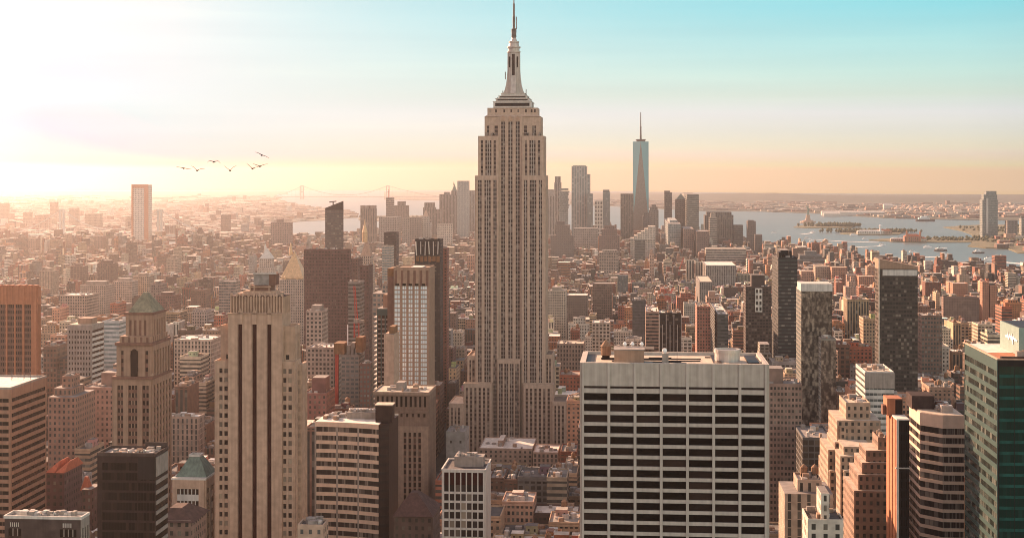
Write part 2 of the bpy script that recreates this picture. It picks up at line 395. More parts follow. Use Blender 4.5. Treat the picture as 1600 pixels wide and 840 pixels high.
def parapet(b, x0, x1, y0, y1, z, h=1.2, w=0.5):
    b.box(x0, x1, y0, y0 + w, z, z + h); b.box(x0, x1, y1 - w, y1, z, z + h)
    b.box(x0, x0 + w, y0 + w, y1 - w, z, z + h); b.box(x1 - w, x1, y0 + w, y1 - w, z, z + h)


def claim(x0, x1, y0, y1): FOOT.append((x0, x1, y0, y1))


def landmark(px0, px1, top, keep, Y, phrase): SKYL.append((px0, px1, top, keep, Y, phrase))


def water_tank(t, x, y, z, s=1.0):
    b = t.part('water_tank', 'tank_wood', True); b.rings(x, y, [(1.9 * s, z + 2.2 * s), (1.9 * s, z + 5.6 * s), (2.05 * s, z + 5.6 * s), (0.1, z + 7.4 * s)], 12)
    f = t.part('water_tank/tank_stand', 'dark_steel', True)
    for a in (-1, 1):
        for c in (-1, 1): f.box(x + a * 1.2 * s - .12, x + a * 1.2 * s + .12, y + c * 1.2 * s - .12, y + c * 1.2 * s + .12, z, z + 2.2 * s)


def roof_clutter(t, x0, x1, y0, y1, z, rnd, n=6, mats=('concrete', 'bright_metal', 'grey_roof', 'tan_brick'), big=1.0):
    """plant on a roof: fans, ducts, cabins"""
    b = {}
    for i in range(n):
        m = rnd.choice(mats); w, d, h = rnd.uniform(1, 4) * big, rnd.uniform(1, 4) * big, rnd.uniform(.8, 2.6) * big
        if x1 - x0 < w + 1 or y1 - y0 < d + 1: continue
        x = rnd.uniform(x0 + .5, x1 - w - .5); y = rnd.uniform(y0 + .5, y1 - d - .5)
        p = t.part('roof/roof_plant', m, True)
        if rnd.random() < 0.25: p.rings(x + w / 2, y + w / 2, [(w / 2, z), (w / 2, z + h), (w * .35, z + h * 1.15)], 10)
        else: p.box(x, x + w, y, y + d, z, z + h)
# ------------------------------------------------------------------ the setting: water, land, hills, haze
def structure(name, b, mat, kind='structure', loc=(0, 0, 0)):
    o = b.build(name, mat, None, loc); o['kind'] = kind
    return o


def sheet(pts, z):
    b = MB(); k = b.pts([(x, y, z) for x, y in pts]); b.face(tuple(range(k, k + len(pts)))); return b


def land_mat(name, a, b_, scale, c_=None):
    m, n, l, p = new_mat(name)
    t = n.new('ShaderNodeTexCoord'); x = n.new('ShaderNodeTexNoise'); x.inputs['Scale'].default_value = scale; x.inputs['Detail'].default_value = 8; l.new(t.outputs['Object'], x.inputs[0])
    r = ramp(n, [(0.35, a), (0.6, b_)] + ([(0.72, c_)] if c_ else [])); l.new(x.outputs[0], r.inputs[0]); l.new(r.outputs[0], p.inputs['Base Color']); p.inputs['Roughness'].default_value = 0.95


land_mat('city_ground', (0.045, 0.042, 0.040), (0.075, 0.068, 0.062), 0.02)
land_mat('far_land', (0.03, 0.036, 0.02), (0.08, 0.07, 0.045), 0.006, (0.22, 0.18, 0.14))
land_mat('wooded_hill', (0.02, 0.028, 0.012), (0.05, 0.05, 0.028), 0.004)
land_mat('park_ground', (0.06, 0.07, 0.03), (0.16, 0.13, 0.07), 0.02)
m, n, l, p = new_mat('harbour_water')
t = n.new('ShaderNodeTexCoord'); x = n.new('ShaderNodeTexNoise'); x.inputs['Scale'].default_value = 0.02; x.inputs['Detail'].default_value = 8; l.new(t.outputs['Object'], x.inputs[0])
x2 = n.new('ShaderNodeTexNoise'); x2.inputs['Scale'].default_value = 0.0012; x2.inputs['Detail'].default_value = 5; l.new(t.outputs['Object'], x2.inputs[0])
r = ramp(n, [(0.3, (0.09, 0.118, 0.115)), (0.7, (0.125, 0.155, 0.148))]); l.new(x2.outputs[0], r.inputs[0]); l.new(r.outputs[0], p.inputs['Base Color'])
p.inputs['Roughness'].default_value = 0.32; p.inputs['Specular IOR Level'].default_value = 0.2
bp = n.new('ShaderNodeBump'); bp.inputs['Strength'].default_value = 0.5; bp.inputs['Distance'].default_value = 3.0; l.new(x.outputs[0], bp.inputs['Height']); l.new(bp.outputs[0], p.inputs['Normal'])

FAR_L, FAR_R = 297.0, 302.5
structure('water', sheet([(-9000, -800), (9000, -800), ground_at(2400, 303.5), ground_at(1600, 304), ground_at(1300, 302.5), ground_at(1000, 299.5), ground_at(700, 297.5), ground_at(300, 297), ground_at(-600, 297)], 0.0), 'harbour_water')


def land(name, pts, z, mat): return structure(name, MB().prism(pts, -0.5, z), mat)


MANH = [ground_at(a, b, 2) for a, b in ((2600, 470), (1800, 445), (1600, 427), (1480, 424), (1400, 416), (1330, 408), (1290, 398), (1190, 389), (1080, 371), (960, 366), (800, 366), (740, 366), (700, 368), (560, 377), (430, 381), (200, 386), (0, 388), (-300, 396), (-900, 420))]
land('ground', [(2600, -700)] + MANH + [(-2600, -700)], 2.0, 'city_ground')
BROOK = [ground_at(a, b, 3) for a, b in ((-900, 384), (-300, 382), (0, 379), (200, 377), (370, 374.5), (424, 372), (428, 362), (440, 349), (470, 345), (520, 343), (545, 340), (560, 336), (540, 331), (480, 322), (450, 318), (440, 313), (430, 306), (440, 298.6), (-800, 298.6))]
land('shore_terrain', BROOK, 3.0, 'far_land')
GOV = [ground_at(a, b, 3) for a, b in ((560, 343), (600, 345), (660, 344), (700, 341), (700, 337.5), (640, 336), (585, 337), (560, 340))]
land('harbour_island_terrain', GOV, 3.0, 'far_land')
STAT = [ground_at(a, b, 3) for a, b in ((600, 311.5), (690, 312.5), (860, 318), (960, 322), (1095, 329), (1190, 330), (1300, 334), (1380, 340), (1480, 342.5), (1600, 344), (1900, 347), (2400, 350), (2400, 305), (1600, 305), (1300, 303.6), (1000, 300.6), (600, 299))]
land('far_shore_terrain', STAT, 3.0, 'far_land')
SPIT = [ground_at(a, b, 3) for a, b in ((1474, 354.5), (1500, 359.5), (1517, 365), (1524, 374), (1512, 384), (1540, 386.5), (1575, 388), (1590, 394), (1640, 397), (1900, 406), (2400, 420), (2400, 349), (1700, 349), (1600, 350.5), (1530, 351), (1500, 352.5))]
land('park_terrain', SPIT, 3.0, 'park_ground')
ELLIS = [ground_at(a, b, 3) for a, b in ((1358, 374.2), (1395, 376.6), (1440, 378.0), (1520, 377.6), (1528, 372), (1460, 370.5), (1400, 371.6))]
land('island_ground', ELLIS, 3.0, 'park_ground')
LIB = [ground_at(a, b, 3) for a, b in ((1240, 354.6), (1262, 355.6), (1300, 355.3), (1330, 355.8), (1336, 353.4), (1300, 350.8), (1262, 350.6), (1245, 352.6))]
land('island_ground', LIB, 3.0, 'park_ground')
WOOD = [ground_at(a, b, 3) for a, b in ((1312, 364.2), (1335, 366.2), (1380, 366.4), (1405, 365.6), (1411, 362), (1380, 358), (1340, 357.5), (1318, 361))]
land('island_ground', WOOD, 3.0, 'park_ground')


def hill(name, px0, px1, D, tops, thick, mat='wooded_hill', seed=1, n=160):
    """a ridge seen from afar: tops = [(px, py of the crest)], a real hill that falls away to both sides"""
    rnd = random.Random(seed); b = MB(); rows = []
    ph = [rnd.uniform(0, 6.28) for _ in range(8)]
    prof = [(0.0, 0), (0.12, .25), (0.3, .6), (0.5, 1.0), (0.7, .75), (1.0, 0.0)]
    for i in range(n + 1):
        px = px0 + (px1 - px0) * i / n
        for (a, ya), (c, yc) in zip(tops, tops[1:]):
            if a <= px <= c: py = ya + (yc - ya) * (px - a) / max(c - a, 1e-6)
        row = []
        for s, h in prof:
            Dd = D - thick / 2 + thick * s; k = kx(px); Y = Dd / (CT - k * ST)
            crest = CAMZ + (EYE - py) * D / F
            bump = sum(math.sin(px * (.021 * (q + 1)) + ph[q] + s * 5 * (q % 3)) / (q + 1.5) for q in range(8)) * 5
            row.append((Y * k, Y, max(2.5, h * (crest + bump) + 2.5 * (1 - h))))
        rows.append(b.pts(row))
    m_ = len(prof)
    for a, c in zip(rows, rows[1:]):
        for j in range(m_ - 1): b.face((a + j, c + j, c + j + 1, a + j + 1))
    b.smooth = True
    structure(name, b, mat)


hill('hill', 1000, 2300, 17500, [(1000, 313), (1050, 305.5), (1090, 303), (1150, 301.6), (1200, 301.8), (1260, 303.5), (1330, 306), (1420, 309), (1600, 312), (2300, 314)], 5200, seed=3)
hill('hill', 850, 1100, 19800, [(850, 309), (900, 304), (980, 303), (1060, 304.5), (1100, 308)], 3500, seed=8)
hill('hill', -600, 450, 24500, [(-600, 300), (0, 299), (200, 301), (330, 303), (450, 306)], 4000, 'wooded_hill', seed=5)
hill('hill', 1350, 2300, 20800, [(1350, 309.5), (1450, 306.5), (1600, 305.5), (2300, 306)], 2200, seed=11)

m = bpy.data.materials.new('morning_haze'); m.use_nodes = True; m.node_tree.nodes.clear(); MATS['morning_haze'] = m
o_ = m.node_tree.nodes.new('ShaderNodeOutputMaterial'); pv = m.node_tree.nodes.new('ShaderNodeVolumePrincipled'); m.node_tree.links.new(pv.outputs[0], o_.inputs['Volume'])
pv.inputs['Color'].default_value = (0.82, 0.75, 0.73, 1); pv.inputs['Density'].default_value = HAZE_DENSITY; pv.inputs['Anisotropy'].default_value = HAZE_ANISO
hz = structure('haze', MB().box(-26000, 24000, -1500, 33500, -6, 470), 'morning_haze', 'stuff')

# ------------------------------------------------------------------ the stone skyscraper with the mast
EY = 1290.0
ex = lambda px: PX(px, EY)
ez = lambda py: CAMZ + (EYE - py) * depth(ex(800), EY) / F
t = Thing('stone_skyscraper', 'tallest limestone skyscraper with stepped crown and metal mast, topped by an antenna', 'skyscraper', (ex(800), EY + 22, 2))
LS, SP, MU = ('pier', 'limestone'), ('spandrel_cladding', 'aluminium_spandrel'), ('mullion', 'bright_metal')
w = t.part('wall', 'limestone_dark')
BACK = EY + 38


def esb_block(a, c, y0, z0, z1, bays, y1=BACK, top=3.0, fh=3.78, sides=True, cap=True):
    w.box(ex(a), ex(c), y0, y1, z0, z1)
    facade(t, 'F', y0, ex(a), ex(c), z0, z1, [(ex(p), ex(q), n) for p, q, n in bays], fh, 2.25, LS, SP, MU, 'limestone_window', 0.7, 0.25, top, 0.42)
    if sides:
        n = max(2, int((y1 - y0) / 5.2))
        for f_, pl in (('L', ex(a)), ('R', ex(c))):
            facade(t, f_, pl, y0, y1, z0, z1, even(y0, y1, n, 0.42), fh, 2.25, LS, SP, None, 'limestone_window', 0.7, 0.25, top, 0.42)
    if cap: parapet(t.part('parapet', 'limestone', True), ex(a) - .7, ex(c) + .7, y0 - .7, y1, z1, 1.0, 0.8)


WL = [(747, 752.6, 2), (757, 766.8, 3), (771, 776, 2)]; WR = [(818.5, 824, 2), (828, 838, 3), (842, 847, 2)]
CB = [(782.5, 788.7, 2), (793.7, 800.3, 2), (805.3, 811.6, 2)]
esb_block(743.5, 778, EY, 2, ez(276), WL)
esb_block(816, 851.5, EY, 2, ez(276), WR)
esb_block(748, 778, EY + 2, ez(276), ez(214), [(751, 754.5, 1), (758, 767.6, 3), (771, 774.5, 1)], BACK - 2)
esb_block(816, 848.5, EY + 2, ez(276), ez(214), [(820, 823.6, 1), (827, 836.6, 3), (840.3, 843.9, 1)], BACK - 2)
esb_block(778, 816, EY + 4, 2, ez(182), CB, BACK - 4, top=4.5, sides=False, cap=False)
esb_block(757.5, 778, EY + 5, ez(214), ez(182), [(760, 763.5, 1), (772, 777, 1)], BACK - 5, top=8, cap=False)
esb_block(816, 843.5, EY + 5, ez(214), ez(182), [(818, 823, 1), (831, 837, 2)], BACK - 5, top=8, cap=False)
lo = [(ex(757.5) - .6, EY + 3.4), (ex(843.5) + .6, EY + 3.4), (ex(843.5) + .6, BACK - 5), (ex(757.5) - .6, BACK - 5)]
hi = [(ex(760.5), EY + 6), (ex(839.5), EY + 6), (ex(839.5), BACK - 7), (ex(760.5), BACK - 7)]
crown = t.part('crown', 'limestone')
crown.hull([(x, y, ez(182) + .05) for x, y in lo], [(x, y, ez(179)) for x, y in hi])
crown.box(hi[0][0], hi[1][0], EY + 6, BACK - 7, ez(179), ez(168))
for px in (765, 774, 787, 798, 809, 821, 830, 835): t.win.append((ex(px), EY + 5.95, ez(173), 1.5, 0.1, 2.6, 'limestone_window', 'F'))
for px in (785.6, 797, 808.4):                       # three tall arched heads over the centre bays
    c = t.part('arch_head', 'tan_stone', True); x = ex(px)
    c.prism([(x - 2.1, 0), (x - 1.6, 2.6), (x, 4.6), (x + 1.6, 2.6), (x + 2.1, 0)], 0, 0.6)
    c.v = [(a, EY + 3.25 - q, ez(188) + b_) for a, b_, q in c.v]
# lower stages
esb_block(778, 812.5, EY - 3, 2, ez(562), [(780, 786, 2), (788.6, 794.6, 2), (797, 803, 2), (805.5, 811, 2)], EY + 4, sides=False)
esb_block(730.5, 743.3, EY + 3, 2, ez(558), [(733, 735.6, 1), (737.6, 741, 1)])
esb_block(851.8, 862, EY + 3, 2, ez(555), [(853.5, 856, 1), (857.8, 860.4, 1)])
LB = [(729.5 + i * 6.7, 732.9 + i * 6.7, 1) for i in range(6)]; RB = [(822.5 + i * 6.8, 826 + i * 6.8, 1) for i in range(6)]
esb_block(727, 768.5, EY - 9, 2, ez(598.5), LB, EY - .1)
esb_block(820, 864.5, EY - 9, 2, ez(598.5), RB, EY - .1)
esb_block(706, 726.8, EY - 16, 2, ez(628), [(708.6, 711, 1), (714, 716.5, 1), (719, 722, 1)], EY + 30)
esb_block(864.8, 885, EY - 12, 2, ez(624), [(867.5, 870, 1), (873, 876, 1), (879, 882, 1)], EY + 24)
t.part('terrace', 'pale_roof').box(ex(706), ex(726.6), EY - 15, EY + 29, ez(628), ez(628) + .3)
# mast
cxm, cym = ex(799.8), EY + 22
hw = lambda a: (a) / 1.766
b = t.part('mast_base', 'bright_metal')
for py0, py1, a in ((168, 158, 30), (157.6, 153, 26.5), (152.6, 148.6, 22.5), (148.2, 144.5, 18.5)):
    b.rings(cxm, cym, [(hw(a), ez(py0)), (hw(a), ez(py1 + .8)), (hw(a) + .5, ez(py1 + .8)), (hw(a) + .5, ez(py1))], sq=True)
g = t.part('mast_window', 'dark_glass')
for py0, py1, a in ((165.5, 160.5, 30), (156.4, 154.6, 26.5), (151.6, 149.8, 22.5)): g.box(cxm - hw(a) * .9, cxm + hw(a) * .9, cym - hw(a) - .15, cym - hw(a) + .1, ez(py0), ez(py1))
b = t.part('mast', 'mast_metal')
b.rings(cxm, cym, [(hw(8), ez(144.5)), (hw(7.2), ez(80))], sq=True)
for sx, sy in ((1, 0), (-1, 0), (0, 1), (0, -1)):
    prof = [(17, 144.5), (14.2, 138), (12.2, 130), (10.9, 120), (10.0, 108), (9.8, 80), (0, 80), (0, 144.5)]
    q = t.part('mast_wing', 'mast_metal', True); th = hw(4.2)
    k0 = q.pts([(cxm + sx * hw(a) + (0 if sx else -th), cym + sy * hw(a) + (0 if sy else -th), ez(p_)) for a, p_ in prof]); n_ = len(prof)
    q.pts([(cxm + sx * hw(a) + (0 if sx else th), cym + sy * hw(a) + (0 if sy else th), ez(p_)) for a, p_ in prof])
    for i in range(n_): j = (i + 1) % n_; q.face((k0 + i, k0 + j, k0 + n_ + j, k0 + n_ + i))
    q.face(tuple(k0 + i for i in range(n_))); q.face(tuple(k0 + n_ + i for i in reversed(range(n_))))
g.box(cxm - hw(2.2), cxm + hw(2.2), cym - hw(10.6), cym - hw(9.5), ez(142), ez(82))
for s in (-1, 1): g.box(cxm + s * hw(6.3) - .6, cxm + s * hw(6.3) + .6, cym - hw(8.2), cym - hw(7.6), ez(103), ez(86))
b = t.part('mast_dome', 'mast_metal')
b.rings(cxm, cym, [(hw(9.6), ez(80)), (hw(10.6), ez(79)), (hw(10.6), ez(77)), (hw(9.0), ez(77)), (hw(9.0), ez(72.5)), (hw(10.8), ez(72)), (hw(10.8), ez(70)), (hw(8.6), ez(69.6)), (hw(7.6), ez(64)), (hw(8.3), ez(63.4)), (hw(8.3), ez(61.6)), (hw(5.2), ez(61)), (hw(3.4), ez(56))], 20)
b = t.part('antenna', 'antenna_metal')
b.rings(cxm, cym, [(hw(3.4), ez(56)), (hw(3.6), ez(44)), (hw(3.9), ez(43)), (hw(3.9), ez(41.5)), (hw(2.0), ez(41)), (hw(2.2), ez(22)), (hw(1.6), ez(20)), (hw(1.5), ez(2)), (hw(0.9), ez(0)), (hw(.8), ez(-30)), (hw(.3), ez(-46))], 10)
for i in range(7): b.rings(cxm, cym, [(hw(4.3), ez(54 - i * 1.9)), (hw(4.3), ez(53.2 - i * 1.9))], 10)
for dx, p0, p1 in ((4.8, 42, 23), (-13, 122, 110), (20, 152, 138), (-17, 150, 140), (24, 160, 150), (-25, 160, 150), (-30, 166, 158), (30, 167, 160)):
    a_ = t.part('antenna/aerial', 'antenna_metal', True); a_.bar((cxm + hw(dx), cym - 4, ez(p0)), (cxm + hw(dx), cym - 4, ez(p1)), 0.7)
t.part('antenna/aerial', 'antenna_metal', True).bar((cxm, cym - 4, ez(42)), (cxm + hw(5), cym - 4, ez(42)), 0.7)
rnd = random.Random(4)
for i in range(26):
    px = rnd.choice([rnd.uniform(752, 777), rnd.uniform(818, 849)]); q = t.part('roof_plant', 'concrete', True); x = ex(px)
    q.box(x, x + rnd.uniform(.5, 1.6), EY + 3, EY + 4.4, ez(214), ez(214) + rnd.uniform(1.5, 4.5))
t.finish()
claim(ex(700), ex(890), EY - 20, EY + 60)
landmark(706, 885, 60, 700, EY - 16, 'the spired limestone skyscraper')
# ------------------------------------------------------------------ the towers that stand nearest
def site(L, Rr, top, Y, back=None, dep=30.0):
    x0, x1 = PX(L, Y), PX(Rr, Y); z1 = ZY(top, (L + Rr) / 2, Y)
    if back is not None: dep = deep(x1 if back > Rr else x0, Y, back)
    return x0, x1, Y, Y + dep, z1


def begin(name, label, s, phrase, keep=845, cat='building', group=None):
    x0, x1, y0, y1, z1 = s
    claim(x0 - 3, x1 + 3, y0 - 3, y1 + 3)
    pxs = [to_px(x, y) for x in (x0, x1) for y in (y0, y1)]
    landmark(min(pxs), max(pxs), to_py((x0 + x1) / 2, y1, z1), keep, y0, phrase)
    return Thing(name, label, cat, ((x0 + x1) / 2, (y0 + y1) / 2, 2), group)


rnd = random.Random(11)

# 1 pale slab with black ribbon windows and a plant deck on its roof
s = site(909.5, 1198.5, 567, 526, dep=34); x0, x1, y0, y1, z1 = s
t = begin('slab_tower', 'wide pale concrete office slab with black ribbon windows and machinery on its open roof', s, 'the wide pale slab with black ribbon windows')
q = lambda px: PX(px, 526); z = lambda py: ZY(py, 1054, 526)
zr = z1 - 1.3
t.part('wall', 'near_black').box(x0, x1, y0 + .02, y1, 2, zr)
bays = [(q(912.6 + 40.9 * i), q(912.6 + 40.9 * i + 36.6), 1) for i in range(7)]
pier = t.part('pier', 'travertine'); span = t.part('spandrel_cladding', 'travertine'); pan = t.part('top_panel', 'travertine_panel')
e = x0
for a, b_, n_ in bays:
    pier.box(e, a, y0 - 1.1, y0, 2, z1); e = b_
    pan.box(a, b_, y0 - .75, y0, z(603.5), z1 - .05)
    span.box(a, b_, y0 - .7, y0, z(614.6), z(607.3))
pier.box(e, x1, y0 - 1.1, y0, 2, z1)
for i in range(34):
    pt = 614.6 + 17.05 * i
    zt, zb = z(pt), z(pt + 11.6)
    for a, b_, n_ in bays:
        t.win.append(((a + b_) / 2, y0 - .06, (zt + zb) / 2, b_ - a, .1, zt - zb, 'dark_glass', 'F'))
    span.box(bays[0][0], bays[-1][1], y0 - .7, y0, z(pt + 17.05), zb)
for side, pl in (('L', x0), ('R', x1)):
    facade(t, side, pl, y0, y1, 2, z1 - .1, even(y0, y1, 4, .88), 3.92, 2.45, ('pier', 'travertine'), ('spandrel_cladding', 'travertine'), None, 'dark_glass', .8, .5, 8)
# roof deck: a rim all round, a recess with plant inside
rim = t.part('roof_rim', 'travertine')
rim.box(x0, x1, y0 + .01, y0 + .9, zr, z1); rim.box(x0, x1, y1 - 1, y1, zr, z1); rim.box(x0, x0 + 1.2, y0 + .9, y1 - 1, zr, z1); rim.box(x1 - 1.2, x1, y0 + .9, y1 - 1, zr, z1)
t.part('roof', 'pale_roof').box(x0 + 1.2, x1 - 1.2, y0 + .9, y1 - 1, zr, zr + .2)
dk = t.part('roof_recess', 'near_black')
dk.box(x0 + 1.3, x0 + 4, y0 + 2, y1 - 3, zr + .2, zr + .5); dk.box(q(1117), q(1130), y0 + 3, y1 - 3, zr + .2, zr + .6); dk.box(q(1130.5), x1 - 2, y0 + 1.5, y0 + 7, zr + .2, zr + .6)
dk.box(q(1003), q(1020), y0 + 4, y0 + 9, zr + .2, zr + .7); dk.box(q(1172), x1 - 2, y0 + 8, y1 - 4, zr + .2, zr + .8)
t.part('plant_room', 'tan_brick').box(q(959.5), q(1006.5), y0 + 5, y0 + 15, zr + .2, zr + 5.2)
t.part('plant_room/plant_room_roof', 'grey_roof').box(q(959.5) - .2, q(1006.5) + .2, y0 + 4.8, y0 + 15.2, zr + 5.2, zr + 5.5)
b = t.part('water_tank', 'tank_wood'); b.rings(q(949.5) - 1, y0 + 20, [(1.9, zr + 1.5), (1.9, zr + 4.8), (2.1, zr + 4.8), (.15, zr + 7.2)], 14)
t.part('water_tank/tank_stand', 'dark_steel').box(q(949.5) - 2.4, q(949.5) + .4, y0 + 18.8, y0 + 21.2, zr + .2, zr + 1.5)
b = t.part('cooling_drum', 'bright_metal'); cx, cy2 = q(1141) , y0 + 17
b.rings(cx, cy2, [(4.6, zr + .2), (4.6, zr + 3.4), (4.9, zr + 3.4), (4.9, zr + 4.6), (4.2, zr + 4.7), (4.2, zr + 3.9)], 24)
c = t.part('stair_cabin', 'concrete'); c.box(q(1035), q(1045), y0 + 4, y0 + 7.5, zr + .2, zr + 4.2)
t.part('satellite_dish', 'white_paint', True).rings(q(1039), y0 + 5.5, [(.5, zr + 4.2), (.9, zr + 5), (.6, zr + 5.9)], 10)
for px, h in ((961, 8), (968, 9.5), (975, 7.5), (984, 11), (992, 8.5), (1000, 8), (1006, 10), (1060, 5)):
    t.part('aerial', 'antenna_metal', True).box(q(px) - .09, q(px) + .09, y0 + 16, y0 + 16.2, zr, zr + h)
for px in (976, 988, 1003): t.part('satellite_dish', 'white_paint', True).rings(q(px), y0 + 14, [(.3, zr + 5.6), (.8, zr + 6.3), (.3, zr + 7.2)], 10)
for i in range(9): t.part('roof_pipe', 'dark_steel', True).box(q(rnd.uniform(920, 1110)), q(rnd.uniform(1010, 1120)), y0 + 2 + i * 2.9, y0 + 2.25 + i * 2.9, zr + .2, zr + .6)
t.finish()

# 2 limestone tower with three dark slots
Y5 = 640.0; q = lambda px: PX(px, Y5); z = lambda py: ZY(py, 400, Y5)
yb = Y5 + deep(q(441), Y5, 454)
t = begin('slotted_tower', 'tan limestone tower with three tall dark window slots up its plain face', (q(336), q(463), Y5, yb + 4, z(460)), 'the tan tower with three dark slots')
w = t.part('wall', 'tan_stone')
w.box(q(357), q(441), Y5, yb, 2, z(490))
fr = t.part('front_face', 'tan_stone')
e = 357
for c_ in (376, 398.5, 421.5):
    fr.box(q(e), q(c_ - 3.3), Y5 - .9, Y5, 2, z(490)); e = c_ + 3.3
    fr.box(q(c_ - 3.3), q(c_ + 3.3), Y5 - .9, Y5, z(506), z(490))
    sl = t.part('slot_window', 'dark_red_panel', True); sl.box(q(c_ - 3.3), q(c_ + 3.3), Y5 - .08, Y5 - .01, 2, z(506)); 
    hd = t.part('slot_head', 'tan_stone', True)
    t.part('slot_jamb', 'umber_trim', True).box(q(c_ - 3.9), q(c_ - 3.3), Y5 - 1.05, Y5 - .9, 2, z(506)); hd.prism([(q(c_ - 3.5), 0), (q(c_ + 3.5), 0), (q(c_ + 3.5), 5), (q(c_), 7.5), (q(c_ - 3.5), 5)], 0, .5); hd.v = [(a, Y5 - 1.4 + c0, z(506) + b0) for a, b0, c0 in hd.v]
    for k in range(0): sl.box(q(c_ - 3.0), q(c_ + 3.0), Y5 - .3, Y5 - .1, z(506) - 3.7 * k - 4.2, z(506) - 3.7 * k - 3.6)
fr.box(q(e), q(441), Y5 - .9, Y5, 2, z(490))
t.part('cornice', 'tan_stone').box(q(356.5), q(441.5), Y5 - 1.4, Y5 + .5, z(490), z(488.5))
cr = t.part('crown', 'tan_brick'); cr.box(q(360), q(441), Y5 + 1.2, yb - 2, z(490), z(464))
rib = t.part('crown/crown_rib', 'tan_stone')
for i in range(19): xx = q(360 + i * 81 / 18.); rib.box(xx - .28, xx + .28, Y5 + .6, Y5 + 1.2, z(490), z(463) + (1 if i % 3 == 0 else 0))
for i in range(9): yy = Y5 + 2 + i * (yb - Y5 - 5) / 8; rib.box(q(441), q(441) + .5, yy - .3, yy + .3, z(490), z(463.5))
t.part('crown/crown_roof', 'slate_roof').box(q(360) - .3, q(441) + .3, Y5 + 1, yb - 2, z(464), z(462.6))
t.part('penthouse', 'brown_brick').box(q(386), q(418), Y5 + 5, Y5 + 14, z(462.6), z(447))
pf = t.part('penthouse/penthouse_frame', 'tan_stone')
for px in (386, 392, 415.5): pf.box(q(px), q(px + 1.4), Y5 + 4.6, Y5 + 5, z(462), z(447))
for py in (455.5, 448.5): pf.box(q(385), q(419), Y5 + 4.5, Y5 + 4.95, z(py + 1.3), z(py))
t.part('plant_screen', 'grey_roof').box(q(390), q(414), Y5 + 7, Y5 + 13, z(446.9), z(430)); t.part('plant_room', 'brown_brick').box(q(414.1), q(425), Y5 + 7, Y5 + 13, z(447), z(429.5))
st2 = t.part('crown_tier', 'tan_stone'); st2.box(q(368), q(434), Y5 + 3, yb - 4, z(462.6), z(458.5)); st2.box(q(376), q(428), Y5 + 4.2, yb - 5, z(458.5), z(455.5))
for i in range(10): xx = q(361 + i * 79 / 9.); t.part('crown_finial', 'tan_stone', True).rings(xx, Y5 + 1.1, [(.55, z(463)), (.5, z(460.5)), (.1, z(457.8))], sq=True)
for i in range(5): t.part('roof_pipe', 'bright_metal', True).box(q(391 + i * 6), q(391 + i * 6) + .25, Y5 + 6.4, Y5 + 6.6, z(430), z(424 + (i % 2) * 2))
t.part('roof_rail', 'bright_metal').box(q(389), q(426), Y5 + 6.6, Y5 + 6.9, z(430), z(427.5))
# stepped shoulders
PT, ST_ = ('pier', 'tan_stone'), ('spandrel_cladding', 'tan_stone')
def shoulder(a, c, y0, y1, top, bays, topz=2.5):
    w.box(q(a), q(c), y0, y1, 2, z(top)); facade(t, 'F', y0, q(a), q(c), 2, z(top), [(q(p_), q(r_), n_) for p_, r_, n_ in bays], 4.0, 2.15, PT, ST_, None, 'window_glass', .5, .4, topz, .5)
    parapet(t.part('parapet', 'tan_stone', True), q(a) - .5, q(c) + .5, y0 - .5, y1, z(top), .9, .6)
shoulder(342.5, 356.8, Y5 + 4, yb - 4, 513, [(350, 355.6, 1)], 12)
shoulder(336, 356.8, Y5 + 1, yb - 2, 567, [(342.2, 347, 1), (350, 355.4, 1)])
shoulder(441.2, 456, Y5 + 4, yb - 1, 513, [(443.5, 449, 1)], 12)
shoulder(441.2, 458, Y5 + 1, yb - 2, 567, [(442, 447, 1), (450.2, 455.4, 1)])
for x_, yy0, yy1, tp in ((q(456), Y5 + 4, yb - 1, 513), (q(458), Y5 + 1, yb - 2, 567)):
    facade(t, 'R', x_, yy0, yy1, 2, z(tp), even(yy0, yy1, 4, .45), 4.0, 2.2, PT, ST_, None, 'window_glass', .5, .3, 3)
    facade(t, 'L', q(336 if tp == 567 else 342.5), yy0, yy1, 2, z(tp), even(yy0, yy1, 5, .4), 4.0, 2.2, PT, ST_, None, 'window_glass', .5, .3, 3)
s2 = q(463); w.box(q(458) + .6, s2, Y5 + 9, yb + 4, 2, z(572)); facade(t, 'F', Y5 + 9, q(458) + .6, s2, 2, z(572), even(q(458), s2, 2, .45), 4.0, 2.2, PT, ST_, None, 'window_glass', .4, .3, 3)
facade(t, 'R', s2, Y5 + 9, yb + 4, 2, z(572), even(Y5 + 9, yb + 4, 4, .45), 4.0, 2.2, PT, ST_, None, 'window_glass', .5, .3, 3)
t.finish()

# 3 brown stone tower with a pyramid roof
Y = 690.0; q = lambda px: PX(px, Y); z = lambda py: ZY(py, 220, Y)
dp = 29.0
t = begin('pyramid_tower', 'brown ornate stone tower with arched windows and a dull green pyramid roof', (q(178), q(238), Y, Y + dp, z(490)), 'the brown tower with a pyramid roof')
w = t.part('wall', 'tan_brick'); PB, SB = ('pier', 'tan_brick'), ('spandrel_cladding', 'brown_brick')
w.box(q(177), q(237), Y, Y + dp, 2, z(592)); 
facade(t, 'F', Y, q(177), q(237), 2, z(592), [(q(184), q(193), 2), (q(201), q(215), 3), (q(223), q(233), 2)], 3.7, 2.1, PB, SB, None, 'dim_glass', .6, .25, 3)
facade(t, 'R', q(237), Y, Y + dp, 2, z(592), even(Y, Y + dp, 6, .5), 3.7, 2.1, PB, SB, None, 'dim_glass', .6, .25, 3)
facade(t, 'L', q(177), Y, Y + dp, 2, z(592), even(Y, Y + dp, 6, .5), 3.7, 2.1, PB, SB, None, 'dim_glass', .6, .25, 3)
t.part('cornice', 'brown_brick', True).box(q(175.5), q(237.5) + .8, Y - 1.2, Y + dp + 1, z(592), z(588))
